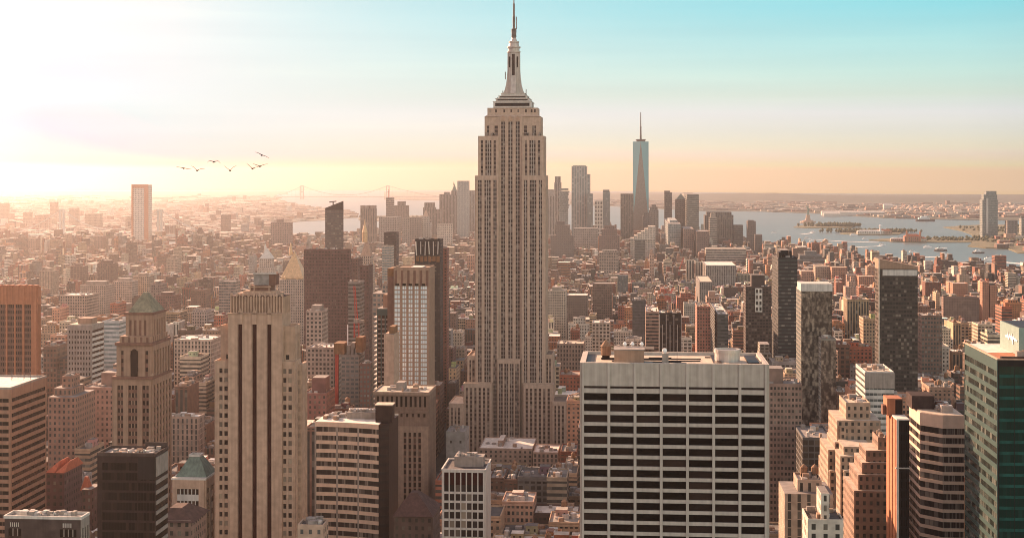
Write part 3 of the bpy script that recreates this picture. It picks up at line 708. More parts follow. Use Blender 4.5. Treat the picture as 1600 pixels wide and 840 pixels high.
a, c, y0, y1 = q(181), q(236), Y + 1.5, Y + dp - 1.5
w.box(a, c, y0, y1, z(588), z(540))
facade(t, 'F', y0, a, c, z(588), z(540), [(q(188), q(192), 1), (q(203), q(215), 3), (q(226), q(230.5), 1)], 4.0, 2.0, PB, SB, None, 'dim_glass', .6, .25, 2.5)
facade(t, 'R', c, y0, y1, z(588), z(540), even(y0, y1, 6, .5), 4.0, 3.2, PB, SB, None, 'dim_glass', .7, .25, 2.5)
ar = t.part('arch_window', 'dim_glass'); pts_ = [(q(204), z(588))] + [(q(209) + (q(215) - q(203)) / 2 * math.cos(u), z(556) + 3.4 * math.sin(u)) for u in [math.pi * i / 8 for i in range(9)]][::-1] + [(q(214), z(588))]
ar.prism([(p_[0], p_[1]) for p_ in pts_], 0, .25); ar.v = [(u, y0 - .95 + dd, v) for u, v, dd in ar.v]
t.part('cornice', 'brown_brick', True).box(q(179), q(237.5), y0 - 1.4, y1 + 1.4, z(540), z(535.5))
a, c = q(184.5), q(233.5); w.box(a, c, y0 + 1, y1 - 1, z(535.5), z(526))
facade(t, 'F', y0 + 1, a, c, z(535.5), z(526), even(a, c, 5, .4), 2.6, 1.6, PB, SB, None, 'dim_glass', .4, .2, .4)
facade(t, 'R', c, y0 + 1, y1 - 1, z(535.5), z(526), even(y0 + 1, y1 - 1, 7, .4), 2.6, 1.6, PB, SB, None, 'dim_glass', .4, .2, .4)
a, c, ya, yc = q(191.5), q(233), y0 + 3.5, y1 - 3.5
w.box(a, c, ya, yc, z(526), z(493))
facade(t, 'F', ya, a, c, z(526), z(493), [(q(197 + 7.7 * i), q(200.6 + 7.7 * i), 1) for i in range(4)], 9.6, 5.0, PB, SB, None, 'dim_glass', .5, .2, 2.6)
facade(t, 'R', c, ya, yc, z(526), z(493), even(ya, yc, 5, .4), 9.6, 5.0, PB, SB, None, 'dim_glass', .5, .2, 2.6)
t.part('cornice', 'brown_brick', True).box(a - .9, c + .9, ya - .9, yc + .9, z(493), z(489.5))
xa, xc = q(194.5), q(232.5); zm = z(459.5)
rf = t.part('pyramid_roof', 'olive_copper'); mx, my = (xa + xc) / 2 - .3, (ya + yc) / 2
rf.hull([(xa, ya, z(489.5)), (xc, ya, z(489.5)), (xc, yc, z(489.5)), (xa, yc, z(489.5))], [(mx - .9, my - .9, zm), (mx + .9, my - .9, zm), (mx + .9, my + .9, zm), (mx - .9, my + .9, zm)])
for i in range(6): t.part('corner_urn', 'tan_stone', True).rings(q(181) + (q(236) - q(181)) * (i % 3) / 2, y0 if i < 3 else y1, [(.5, z(588)), (.9, z(586)), (.3, z(583))], 8)
t.finish()

# 4 black glass tower
s = site(153, 243, 712, 560, dep=15); x0, x1, y0, y1, z1 = s
t = begin('black_tower', 'black glass tower with pale bands on its narrow side', s, 'the black glass tower')
t.part('wall', 'dark_steel').box(x0, x1, y0, y1, 2, z1)
q = lambda px: PX(px, 560)
facade(t, 'F', y0, x0, x1, 2, z1, [(q(160), q(215), 12), (q(216), q(242), 6)], 3.9, 3.0, ('pier', 'near_black'), ('spandrel_cladding', 'near_black'), None, 'dark_glass', .25, .15, 2.6, .2)
t.part('corner_panel', 'dark_steel').box(q(216), q(242.6), y0 - .32, y0 - .26, z1 - 9, z1 - .5)
sb = t.part('side_band', 'concrete')
sb.box(x1, x1 + .3, y0 + .3, y1 - .3, z1 - 8, z1 - .4)
for i in range(30):
    zt = z1 - 11 - 4.0 * i
    if zt > 6: sb.box(x1, x1 + .3, y0 + .3, y1 - .3, zt, zt + 1.5); t.win.append((x1 + .06, (y0 + y1) / 2, zt - 1.2, .1, y1 - y0 - .6, 2.3, 'dark_glass', 'S'))
facade(t, 'L', x0, y0, y1, 2, z1, even(y0, y1, 4, .9), 3.9, 3.0, ('pier', 'near_black'), ('spandrel_cladding', 'near_black'), None, 'dark_glass', .25, .15, 2.6, .2)
parapet(t.part('parapet', 'dark_stone'), x0 - .3, x1 + .3, y0 - .3, y1 + .3, z1, 1.3, .5)
t.part('roof', 'grey_roof').box(x0 + .3, x1 - .3, y0 + .3, y1 - .3, z1, z1 + .2)
roof_clutter(t, q(170), x1 - 1, y0 + 1, y1 - 1, z1 + .2, rnd, 26, big=.7)
t.part('roof_frame', 'dark_stone').box(q(208), x1, y1 - .6, y1, z1 + 1.3, z1 + 3)
t.finish()

# 5 banded tower at the frame's edge
s = site(-120, 16, 607, 690, back=71); x0, x1, y0, y1, z1 = s
t = begin('banded_tower', 'reddish brown office tower wrapped in pale bands under a flat bright roof', s, 'the brown banded tower')
t.part('wall', 'brown_brick').box(x0, x1, y0, y1, 2, z1)
for f_, pl, a, c, n_ in (('F', y0, x0, x1, 12), ('R', x1, y0, y1, 16), ('L', x0, y0, y1, 12)):
    facade(t, f_, pl, a, c, 2, z1, [(a + .6, c - .6, n_)], 3.75, 1.9, ('pier', 'russet_band'), ('spandrel_cladding', 'russet_band'), None, 'dark_glass', .5, .4, 4.5, .3)
t.part('roof', 'white_roof').box(x0 + .5, x1 - .5, y0 + .5, y1 - .5, z1, z1 + .15); parapet(t.part('parapet', 'concrete'), x0 - .5, x1 + .5, y0 - .5, y1 + .5, z1, 1.0, .7)
for i in range(7): t.part('aerial', 'antenna_metal', True).box(x1 - 2 - i * 2.2, x1 - 1.85 - i * 2.2, y1 - 6 - 3.1 * (i % 3), y1 - 5.8 - 3.1 * (i % 3), z1, z1 + 3 + (i % 3))
t.finish()

# 6 orange brown slab with a toothed top
s = site(-70, 57.5, 447, 900, back=62); x0, x1, y0, y1, z1 = s
t = begin('toothed_tower', 'orange brown slab tower with a toothed top edge and long vertical strips', s, 'the orange slab with a toothed top', 590)
t.part('wall', 'orange_brick').box(x0, x1, y0, y1, 2, z1)
q = lambda px: PX(px, 900)
bz = [(q(a), q(a + 10.5), 4) for a in (-66, -53, -40, -27, -14, -1, 12, 25, 38.5)]
facade(t, 'F', y0, x0, x1, 2, z1, bz, 3.7, 2.2, ('pier', 'orange_brick'), ('spandrel_cladding', 'brown_brick'), ('mullion', 'brown_brick'), 'dim_glass', .8, .3, 11.5, .5)
facade(t, 'R', x1, y0, y1, 2, z1, even(y0, y1, 3, .6), 3.7, 2.2, ('pier', 'orange_brick'), ('spandrel_cladding', 'brown_brick'), None, 'dim_glass', .8, .3, 11.5, .5)
for px in (-60, -48, -36, -24, -14, -4, 6, 14.5, 25, 34, 43.5, 52.5): t.part('crown_tooth', 'orange_brick', True).box(q(px), q(px + 5.6), y0 - 1.2, y0 + 3, z1 - 9, z1 + .9)
t.part('roof', 'white_roof').box(x0 + .5, x1 - .5, y0 + 3.2, y1 - .5, z1, z1 + .3)
t.finish()

# 7 white office block with a square window grid, far left
s = site(106, 143, 507.5, 1050, back=162); x0, x1, y0, y1, z1 = s
t = begin('grid_block', 'cream office block with a regular grid of square windows and rooftop cabin', s, 'the cream block with square windows', 600)
t.part('wall', 'brown_brick').box(x0, x1, y0, y1, 2, z1)
facade(t, 'F', y0, x0, x1, 2, z1, even(x0, x1, 8, .52), 3.9, 2.0, ('pier', 'concrete'), ('spandrel_cladding', 'concrete'), None, 'dim_glass', .4, .35, 4)
facade(t, 'R', x1, y0, y1, 2, z1, [(y0 + .6, y1 - .6, 10)], 3.9, 1.9, ('pier', 'concrete'), ('spandrel_cladding', 'white_stone'), None, 'dim_glass', .4, .35, 4, .3)
facade(t, 'L', x0, y0, y1, 2, z1, [(y0 + .6, y1 - .6, 10)], 3.9, 1.9, ('pier', 'concrete'), ('spandrel_cladding', 'white_stone'), None, 'dim_glass', .4, .35, 4, .3)
t.part('penthouse', 'tan_brick').box(PX(118, 1050), PX(139, 1050), y0 + 5, y1 - 8, z1, z1 + 4.5); t.part('roof', 'pale_roof').box(x0 + .4, x1 - .4, y0 + .4, y1 - .4, z1, z1 + .2)
t.finish()

# 8 grey block at the bottom with crowded roof
s = site(8, 126, 810, 470, back=138); x0, x1, y0, y1, z1 = s
t = begin('grey_block', 'grey office block with a roof crowded by ducts and fans', s, 'the grey block with a crowded roof')
t.part('wall', 'concrete').box(x0, x1, y0, y1, 2, z1)
q = lambda px: PX(px, 470)
facade(t, 'F', y0, x0, x1, 2, z1, [(q(14), q(34), 3), (q(94), q(120), 4)], 3.8, 2.6, ('pier', 'dark_stone'), ('spandrel_cladding', 'near_black'), None, 'dark_glass', .4, .2, 3.2, .4)
facade(t, 'R', x1, y0, y1, 2, z1, even(y0, y1, 3, .6), 3.8, 2.4, ('pier', 'concrete'), ('spandrel_cladding', 'near_black'), None, 'dark_glass', .4, .2, 3, .4)
for c_ in (17, 99):
    for i in range(5): t.part('louvre', 'white_stone', True).box(q(c_ + i * 3), q(c_ + i * 3 + 1.2), y0 - .5, y0 - .42, z1 - 2.6, z1 - 1.2)
parapet(t.part('parapet', 'white_stone'), x0 - .4, x1 + .4, y0 - .4, y1 + .4, z1, 1.0, .5); t.part('roof', 'grey_roof').box(x0 + .2, x1 - .2, y0 + .2, y1 - .2, z1, z1 + .2)
roof_clutter(t, x0 + 2, x1 - 2, y0 + 1, y1 - 1, z1 + .2, rnd, 34, ('concrete', 'white_stone', 'grey_roof', 'bright_metal'), .7)
t.finish()

# 9 small tower with a green copper pyramid
Y = 645.0; q = lambda px: PX(px, Y); z = lambda py: ZY(py, 300, Y)
s = (q(270), q(320), Y, Y + 20, z(749)); x0, x1, y0, y1, z1 = s
t = begin('green_roofed_tower', 'pale stone tower under a truncated green copper pyramid with a square white rim', s, 'the tower with a green copper roof')
t.part('wall', 'tan_stone').box(x0, x1, y0, y1, 2, z1)
facade(t, 'F', y0, x0, x1, 2, z1, [(q(277), q(311), 6)], 5.4, 2.6, ('pier', 'tan_stone'), ('spandrel_cladding', 'white_stone'), ('mullion', 'white_stone'), 'dim_glass', .7, .4, 4, .4)
facade(t, 'R', x1, y0, y1, 2, z1, even(y0, y1, 3, .6), 5.4, 2.6, ('pier', 'tan_stone'), ('spandrel_cladding', 'tan_stone'), None, 'dim_glass', .7, .4, 4, .4)
t.part('cornice', 'white_stone').box(x0 - .6, x1 + .6, y0 - .6, y1 + .6, z1, z1 + .8)
xm, ym = (x0 + x1) / 2 + .4, (y0 + y1) / 2; r0, r1 = (x1 - x0) / 2 - .2, 2.4
t.part('pyramid_roof', 'copper_green').hull([(xm - r0, ym - 8, z1 + .8), (xm + r0, ym - 8, z1 + .8), (xm + r0, ym + 8, z1 + .8), (xm - r0, ym + 8, z1 + .8)], [(xm - r1, ym - r1, z(718)), (xm + r1, ym - r1, z(718)), (xm + r1, ym + r1, z(718)), (xm - r1, ym + r1, z(718))])
parapet(t.part('roof_rim', 'white_stone'), xm - r1 - .3, xm + r1 + .3, ym - r1 - .3, ym + r1 + .3, z(718), 1.0, .6)
t.finish()

# 10 curved banded office with a dark end
Y = 720.0; q = lambda px: PX(px, Y); z = lambda py: ZY(py, 550, Y)
s = site(491, 594, 661, Y, dep=26); x0, x1, y0, y1, z1 = s
t = begin('curved_office', 'office block with curving pale bands of windows, dark glass end and dark rooftop cabin', (x0, q(609), y0, y1, z1), 'the curved banded office block')
arc = [(x0 + (q(594) - x0) * i / 12.0, y0 + 1.6 - 6.2 * (i / 12.0) ** 2) for i in range(13)]
core = [(a, b_ + .5) for a, b_ in arc]
t.part('wall', 'dark_stone').prism(core + [(q(594), y1), (x0, y1)], 2, z1)
sp_ = t.part('spandrel_cladding', 'cream_band'); gl = t.part('window_band', 'band_glass'); md = t.part('pier', 'concrete')
n_ = 0; zt = z1 - 2.0
strip = lambda z0_, z1_, d, mb: mb.prism([(a, b_ - d) for a, b_ in arc] + [(a, b_ + .6) for a, b_ in reversed(arc)], z0_, z1_)
strip(z1 - 2.0, z1 + .4, .35, sp_)
while zt > 30:
    for i in range(12):
        (a, b_), (c, d_) = arc[i], arc[i + 1]
        for h in (0, 1, 2):
            u0, u1 = h / 3 + .02, (h + 1) / 3 - .02
            p0 = (a + (c - a) * u0, b_ + (d_ - b_) * u0); p1 = (a + (c - a) * u1, b_ + (d_ - b_) * u1)
            gl.prism([(p0[0], p0[1] + .1), (p1[0], p1[1] + .1), (p1[0], p1[1] + .3), (p0[0], p0[1] + .3)], zt - 2.5, zt)
    strip(zt - 4.3, zt - 2.5, .3, sp_); zt -= 4.3
for i in (0, 4, 8):
    a, b_ = arc[i]; md.box(a - .05, a + .75, b_ - .55, b_ + .5, 20, z1 - 1.9)
en = t.part('end_wall', 'near_black'); en.prism([(q(594.2), y0 - 4.6), (q(609), y0 - 2.5), (q(609), y1), (q(594.2), y1)], 2, z1 + .2)
eg = t.part('end_band', 'dark_steel')
for i in range(26): eg.prism([(q(594.4), y0 - 4.75), (q(608.8), y0 - 2.65), (q(608.8), y0 - 2.3), (q(594.4), y0 - 4.4)], z1 - 3 - i * 4.3, z1 - 1.6 - i * 4.3)
t.part('roof', 'white_roof').prism([(a, b_ + .2) for a, b_ in arc] + [(q(594), y1 - .3), (x0 + .3, y1 - .3)], z1 + .02, z1 + .25)
t.part('roof_edge', 'white_stone').box(q(594), q(609.5), y1 - .9, y1, z1 + .2, z1 + 1.0)
t.part('penthouse', 'near_black').box(q(585), q(611), y0 + 3, y0 + 11, z1 + .25, z1 + 8.6)
t.part('penthouse/penthouse_roof', 'pale_roof').box(q(585) - .3, q(611) + .3, y0 + 2.8, y0 + 11.2, z1 + 8.6, z1 + 9.1)
cl = t.part('cooling_unit', 'concrete'); cl.box(q(535), q(583), y0 + 12, y0 + 20, z1 + .25, z1 + 3.6)
for i in range(9): t.part('cooling_unit/cooling_fan', 'bright_metal', True).rings(q(539 + i * 5.2), y0 + 16, [(1.1, z1 + 3.6), (1.1, z1 + 4.7), (.8, z1 + 5.0)], 10)
roof_clutter(t, q(496), q(534), y0 + 6, y1 - 2, z1 + .25, rnd, 26, big=.8); roof_clutter(t, q(536), q(582), y0 + 12.5, y0 + 19.5, z1 + 3.6, rnd, 12, big=.6)
t.finish()

# 11 white grid tower with a dark red top row
s = site(692, 757, 734, 640, back=765); x0, x1, y0, y1, z1 = s
t = begin('white_grid_tower', 'narrow white framed tower with seven columns of dark windows and a red top row', s, 'the white framed tower with a dark red top row')
y1 = y0 + 24; q = lambda px: PX(px, 640)
t.part('wall', 'near_black').box(x0, x1, y0, y1, 2, z1 - .5)
bays = even(x0, x1, 7, .80, 1, .35)
facade(t, 'F', y0, x0, x1, 2, z1 - 6.4, bays, 3.95, 3.0, ('pier', 'white_stone'), ('spandrel_cladding', 'white_stone'), None, 'window_glass', .7, .55, 0)
for a, b_, n_ in bays: t.part('top_window', 'dark_red_panel', True).box(a, b_, y0 - .2, y0 - .02, z1 - 6.4, z1 - .9)
facade(t, 'F', y0, x0, x1, z1 - 6.4, z1, [(a, b_, 1) for a, b_, n_ in bays], 50, 40, ('pier', 'white_stone'), ('spandrel_cladding', 'white_stone'), None, 'window_glass', .7, .1, .9, win=False)
for f_, pl in (('R', x1), ('L', x0)): facade(t, f_, pl, y0, y1, 2, z1, even(y0, y1, 4, .15), 3.95, 2.4, ('pier', 'white_stone'), ('spandrel_cladding', 'white_stone'), None, 'window_glass', .5, .4, 8)
parapet(t.part('parapet', 'white_stone'), x0 - .7, x1 + .7, y0 - .7, y1 + .3, z1, .6, .6)
t.part('roof', 'tar_roof').box(x0 + .2, x1 - .2, y0 + .2, y1 - .3, z1 - .5, z1 - .2)
t.part('plant_room', 'concrete').box(q(706), q(752), y0 + 9, y0 + 17, z1 - .2, z1 + 4.2)
roof_clutter(t, q(706), q(752), y0 + 9, y0 + 17, z1 + 4.2, rnd, 14, ('white_stone', 'bright_metal', 'concrete'), .6)
t.finish()

# 12 beige tower with colonnaded crown
s = site(583, 671, 613.5, 900, back=676); x0, x1, y0, y1, z1 = s
t = begin('colonnade_tower', 'beige stone tower with a deep colonnade under its flat roof and white ribs below', s, 'the beige tower with a colonnade crown')
q = lambda px: PX(px, 900); z = lambda py: ZY(py, 640, 900)
y1 = y0 + 30
t.part('wall', 'brown_brick').box(x0 + 1, x1 - .6, y0, y1, 2, z1 - 1.2)
facade(t, 'F', y0, x0 + 1, x1 - .6, z(641), z1 - 1.2, even(x0 + 1, x1 - .6, 11, .5), 7.6, 6.6, ('pier', 'umber_brick'), ('spandrel_cladding', 'umber_brick'), None, 'dark_glass', .8, .3, .8)
t.part('cornice', 'umber_trim', True).box(x0, x1, y0 - 1.6, y1 + 1, z1 - 1.2, z1); t.part('cornice', 'umber_brick', True).box(x0 + .4, x1 - .2, y0 - 1.1, y0 + .5, z(644), z(641))
facade(t, 'F', y0, x0 + 1, x1 - .6, z(665), z(644), even(x0 + 1, x1 - .6, 9, .4), 4, 2.2, ('pier', 'umber_brick'), ('spandrel_cladding', 'umber_brick'), None, 'dim_glass', .6, .45, .6)
t.part('cornice', 'umber_trim', True).box(q(622), x1 - .2, y0 - 1.1, y0 + .5, z(671), z(665))
facade(t, 'F', y0, q(622), x1 - .6, 2, z(671), [(q(631 + 7.6 * i), q(635.2 + 7.6 * i), 1) for i in range(4)], 3.9, 2.6, ('pier', 'umber_trim'), ('spandrel_cladding', 'brown_brick'), None, 'dim_glass', 1.0, .2, 1.5)
facade(t, 'R', x1 - .6, y0, y1, 2, z1 - 1.3, even(y0, y1, 7, .45), 3.9, 2.2, ('pier', 'umber_brick'), ('spandrel_cladding', 'umber_brick'), None, 'dim_glass', .6, .4, 4)
t.part('roof', 'pale_roof').box(x0 + .8, x1 - .8, y0 + .2, y1 - .5, z1, z1 + .2); parapet(t.part('parapet', 'umber_trim'), x0, x1, y0 - 1.6, y1 + 1, z1, .8, .6)
t.part('plant_room', 'concrete').box(q(615), q(628), y0 + 10, y0 + 20, z1 + .2, z1 + 5); roof_clutter(t, x0 + 2, x1 - 2, y0 + 3, y1 - 3, z1 + .2, rnd, 14)
t.finish()

# 13 tower with white windows and a brown crown
s = site(616, 670, 419, 1060, back=678); x0, x1, y0, y1, z1 = s
t = begin('white_window_tower', 'slim brown tower with five columns of bright white windows below a blank brown crown', s, 'the slim tower with bright white windows', 600)
q = lambda px: PX(px, 1060); z = lambda py: ZY(py, 640, 1060); y1 = y0 + 28
t.part('wall', 'tan_brick').box(x0, x1, y0, y1, 2, z1)
facade(t, 'F', y0, x0, x1, 2, z(446.5), [(q(616.6), q(625), 2), (q(629), q(635), 2), (q(638.5), q(644.6), 2), (q(648), q(654), 2), (q(657.5), q(667), 3)], 3.3, 2.55, ('pier', 'tan_brick'), ('spandrel_cladding', 'tan_brick'), None, 'pale_blind', .5, .35, 0, .3)
facade(t, 'F', y0, x0, x1, z(446.5), z1, [(q(616.6 + 9.8 * i), q(620.6 + 9.8 * i), 1) for i in range(6)], 60, 2.0, ('crown', 'tan_brick'), ('crown', 'brown_brick'), None, 'dark_glass', .8, .4, 1.5, win=False)
for px in (618, 628.7, 638.6, 648.4, 659): t.win.append((q(px + 3), y0 - .9, z(444.5), 2.6, .1, 1.6, 'dark_glass', 'F'))
facade(t, 'R', x1, y0, y1, 2, z1, even(y0, y1, 5, .3), 3.3, 2.0, ('pier', 'tan_brick'), ('spandrel_cladding', 'tan_brick'), None, 'dim_glass', .5, .3, 8)
facade(t, 'L', x0, y0, y1, 2, z1, even(y0, y1, 5, .3), 3.3, 2.0, ('pier', 'tan_brick'), ('spandrel_cladding', 'tan_brick'), None, 'dim_glass', .5, .3, 8)
t.part('roof', 'white_roof').box(q(640), q(658), y0 + 6, y1 - 6, z1 - .5, z1 + .6)
t.part('side_wing', 'brown_brick').box(q(604), x0 - .6, y0 + 4, y1 - 2, 2, z(432)); t.part('side_wing_roof', 'orange_net').box(q(604), x0 - .6, y0 + 3.8, y1 - 2, z(432), z(420))
parapet(t.part('parapet', 'tan_brick'), x0 - .4, x1 + .4, y0 - .8, y1, z1, .8, .6)
t.finish()
s = site(600, 615.6, 522, 1010, dep=24); x0, x1, y0, y1, z1 = s
t = begin('blank_walled_block', 'narrow block showing a blank beige wall beside the bright white windows', s, 'the blank beige wall', 600)
t.part('wall', 'tan_stone').box(x0, x1, y0, y1, 2, z1); t.part('bulkhead', 'orange_net').box(PX(607, 1010), PX(615, 1010), y0 + 3, y1 - 6, z1, z1 + 5); t.part('roof', 'tar_roof').box(x0 + .2, x1 - .2, y0 + .2, y0 + 2.8, z1, z1 + .2)
t.finish()
s = site(589, 615.2, 482, 1090, dep=30); x0, x1, y0, y1, z1 = s
t = begin('scaffolded_block', 'grey green block under construction with pale exposed floor edges', s, 'the grey green unfinished block', 590)
t.part('wall', 'grey_roof').box(x0, x1, y0, y1, 2, z1)
facade(t, 'F', y0, x0, x1, 2, z1, even(x0, x1, 4, .7), 3.6, 2.4, ('pier', 'sea_glass_panel'), ('spandrel_cladding', 'concrete'), None, 'dim_glass', .5, .4, 5)
fl_ = t.part('floor_slab', 'white_stone')
for i in range(38): fl_.box(x0 - 2.4, x0, y0 - .2, y1, z1 - 7 - 3.6 * i, z1 - 6.3 - 3.6 * i)
t.part('roof_frame', 'tan_brick').box(PX(596, 1090), x1, y0 + 6, y1 - 6, z1, z1 + 10)
t.finish()

# 14 deep green glass tower with a sign wall
Y = 560.0; q = lambda px: PX(px, Y); z = lambda py: ZY(py, 1575, Y)
x0, x1 = q(1559.5), q(1760); y0, z1 = Y, z(562); y1 = Y + deep(x0, Y, 1508.5)
t = begin('green_glass_tower', 'deep green glass tower with slanting grey bands and a turquoise sign wall on its roof', (x0, x1, y0, y1, z1), 'the green glass tower with a sign')
t.part('wall', 'dark_steel').box(x0, x1, y0, y1, 2, z1 - .3)
facade(t, 'F', y0, x0, x1, 2, z1, [(x0 + .4 + 5.6 * i, x0 + .4 + 5.6 * i + 5.45, 4) for i in range(8)], 4.1, 3.0, ('mullion', 'dark_steel'), ('spandrel_cladding', 'green_spandrel'), None, 'green_glass', .22, .12, 2.5, .12)
facade(t, 'L', x0, y0, y1, 2, z1, [(y0 + .3, y1 - .3, 18)], 4.1, 2.3, ('corner', 'sea_glass_panel'), ('spandrel_cladding', 'sea_glass_panel'), None, 'sea_glass', .35, .3, 4.3, .3)
t.part('roof', 'orange_brick').box(x0 + .3, x1, y0 + .3, y0 + 24, z1 - .3, z1 - .1); t.part('roof_deck', 'white_roof').box(x0 + .3, x1, y0 + 24.1, y1 - .3, z1 - .3, z1 - .05)
rl = t.part('roof_rim', 'tan_stone'); rl.box(x0 - .35, x1, y0 - .25, y0 + .5, z1, z1 + .5); rl.box(x0 - .35, x0 + .5, y0 + .5, y1, z1, z1 + .5)
t.part('roof_track', 'near_black').box(x0 + 2, x1, y0 + 3, y0 + 5, z1 - .1, z1 + .8)
t.part('window_crane', 'concrete').box(x0 + 9, x0 + 12, y0 + 8, y0 + 11, z1, z1 + 2.2); t.part('window_crane', 'tan_stone', True).bar((x0 + 10, y0 + 9, z1 + 2), (x0 + 16, y0 + 6, z1 + 4.6), .5)
# the sign wall: a tall panel that runs back from a point over the roof
Ys = Y + 6; xs = x0 + 11.2; yE = Ys + deep(xs, Ys, 1562.5) ; 
zS = ZY(500.5, 1562.5, yE)
sg = t.part('sign_wall', 'sign_panel'); sg.box(xs, xs + 14, y0 + 14, yE, z1, zS)
t.part('sign_wall_top', 'near_black').box(xs + .6, xs + 13.5, y0 + 14.6, yE - .6, zS, zS + .15)
# the white mark on it: a script word on a cloud
cl = t.part('sign_wall/sign_mark', 'white_paint')
zc_, yc_ = None, None
mk = [(1572, 516), (1590, 528)]
ya = Y
while to_px(xs, ya) > 1590.5: ya += .25
yb_ = ya
while to_px(xs, yb_) > 1571.5: yb_ += .25
zt_ = lambda py, yy: CAMZ + (EYE - py) * depth(xs, yy) / F
hh = zt_(518, yb_) - zt_(529, yb_)
zm_ = (zt_(519, yb_) + zt_(529, yb_)) / 2
L_ = yb_ - ya
for u, v, rr in ((.08, .0, .34), (.22, .12, .42), (.38, .22, .40), (.52, .10, .46), (.68, .16, .40), (.82, .02, .40), (.94, -.06, .26), (.3, -.12, .36), (.6, -.14, .40)):
    r_ = rr * hh * .62; yy = ya + L_ * (1 - u); zz = zm_ + v * hh
    pl = [(yy + r_ * 1.7 * math.cos(k * math.pi / 6), zz + r_ * math.sin(k * math.pi / 6)) for k in range(12)]
    k0 = cl.pts([(xs - .25 - .01 * rr, a, b_) for a, b_ in pl] + [(xs - .01, a, b_) for a, b_ in pl])
    cl.face(tuple(k0 + i for i in range(12)))
    for i in range(12): j = (i + 1) % 12; cl.face((k0 + i, k0 + j, k0 + 12 + j, k0 + 12 + i))
for u, h_ in ((.26, .75), (.58, .7)): cl.box(xs - .3, xs, ya + L_ * (1 - u) - .25, ya + L_ * (1 - u) + .25, zm_, zm_ + h_ * hh)
cl.box(xs - .3, xs, ya + L_ * .34, ya + L_ * .34 + .6, zm_ - .75 * hh, zm_)
t.finish()

# 15 banded glass office with a cut corner
Y = 640.0; q = lambda px: PX(px, Y); z = lambda py: ZY(py, 1480, Y)
xl, xr, zt1 = q(1443), q(1507), z(649); yl = Y + deep(xl, Y + 8, 1420.5) + 8
t = begin('banded_office', 'tan and glass office block with slanting white bands and a chamfered glass corner', (xl, xr, Y, yl, zt1), 'the banded office with a cut corner')
xa = q(1473)
poly = [(xl, Y + 8), (xa, Y), (xr, Y), (xr, yl), (xl, yl)]
ins = [(xl + .4, Y + 8.2), (xa + .1, Y + .4), (xr - .3, Y + .4), (xr - .3, yl - .3), (xl + .4, yl - .3)]
t.part('wall', 'dark_stone').prism(ins, 2, zt1 - .5)
bd = t.part('spandrel_cladding', 'cream_band'); gw = t.part('window_band', 'band_glass')
bd.prism(poly, zt1 - 5.5, zt1)
zt_b = zt1 - 5.5
while zt_b > 12:
    for (a, b_), (c, d_), n_ in ((poly[0], poly[1], 5), (poly[1], poly[2], 12), (poly[4], poly[0], 16)):
        for i in range(n_):
            u0, u1 = i / n_ + .012, (i + 1) / n_ - .012 * 1.6
            p0 = (a + (c - a) * u0, b_ + (d_ - b_) * u0); p1 = (a + (c - a) * u1, b_ + (d_ - b_) * u1)
            nx, ny = (d_ - b_), -(c - a); ln = math.hypot(nx, ny); nx, ny = nx / ln * .2, ny / ln * .2
            gw.prism([(p0[0] - nx, p0[1] - ny), (p1[0] - nx, p1[1] - ny), (p1[0] - nx * 1.9, p1[1] - ny * 1.9), (p0[0] - nx * 1.9, p0[1] - ny * 1.9)], zt_b - 2.6, zt_b)
    bd.prism(poly, zt_b - 4.0, zt_b - 2.6); zt_b -= 4.0
t.part('roof', 'pale_roof').prism(ins, zt1, zt1 + .2)
t.part('plant_room', 'dark_stone').box(q(1436), q(1472), Y + 16, Y + 30, zt1 + .2, zt1 + 6.0)
roof_clutter(t, q(1470), xr - 2, Y + 6, yl - 4, zt1 + .2, rnd, 22, ('concrete', 'brown_brick', 'bright_metal'), 1.2)
t.finish()

# 16 slim orange tower with two dark faces
Y = 615.0; q = lambda px: PX(px, Y); z = lambda py: ZY(py, 1405, Y)
xl, xm_, xr = q(1401), q(1404.5), q(1421); z1 = z(656); yl = Y + deep(xl, Y, 1385.5)
t = begin('slim_tower', 'slim orange stone tower with a bright edge and smooth dark front', (xl, xr, Y, yl, z1), 'the slim orange tower with a dark front')
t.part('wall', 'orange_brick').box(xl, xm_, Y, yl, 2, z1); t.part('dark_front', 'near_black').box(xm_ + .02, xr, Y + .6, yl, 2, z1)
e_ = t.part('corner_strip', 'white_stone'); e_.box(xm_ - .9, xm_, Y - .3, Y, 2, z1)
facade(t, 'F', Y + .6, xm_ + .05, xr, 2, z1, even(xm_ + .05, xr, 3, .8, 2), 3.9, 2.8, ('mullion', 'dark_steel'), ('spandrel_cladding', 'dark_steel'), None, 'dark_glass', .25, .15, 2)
bl = t.part('side_panel', 'orange_brick')
for i in range(3): bl.box(xl - .3, xl, Y + 1 + i * (yl - Y) / 3, Y - 1 + (i + 1) * (yl - Y) / 3, 2, z1)
t.part('band', 'white_stone').box(xl - .4, xr + .1, Y - .4, Y + .7, z(731.5), z(730))
t.part('upper_tower', 'orange_brick').box(q(1394), q(1418), Y + 12, yl - 2, z1, z(629)); t.part('upper_front', 'near_black').box(q(1407), q(1418.4), Y + 11.7, Y + 12, z1, z(631))
t.part('roof', 'white_roof').box(xl, xr, Y, Y + 11.6, z1, z1 + .5); t.part('bulkhead', 'brown_brick').box(q(1388), q(1393), Y + 14, yl - 6, z1, z1 + 4)
t.finish()
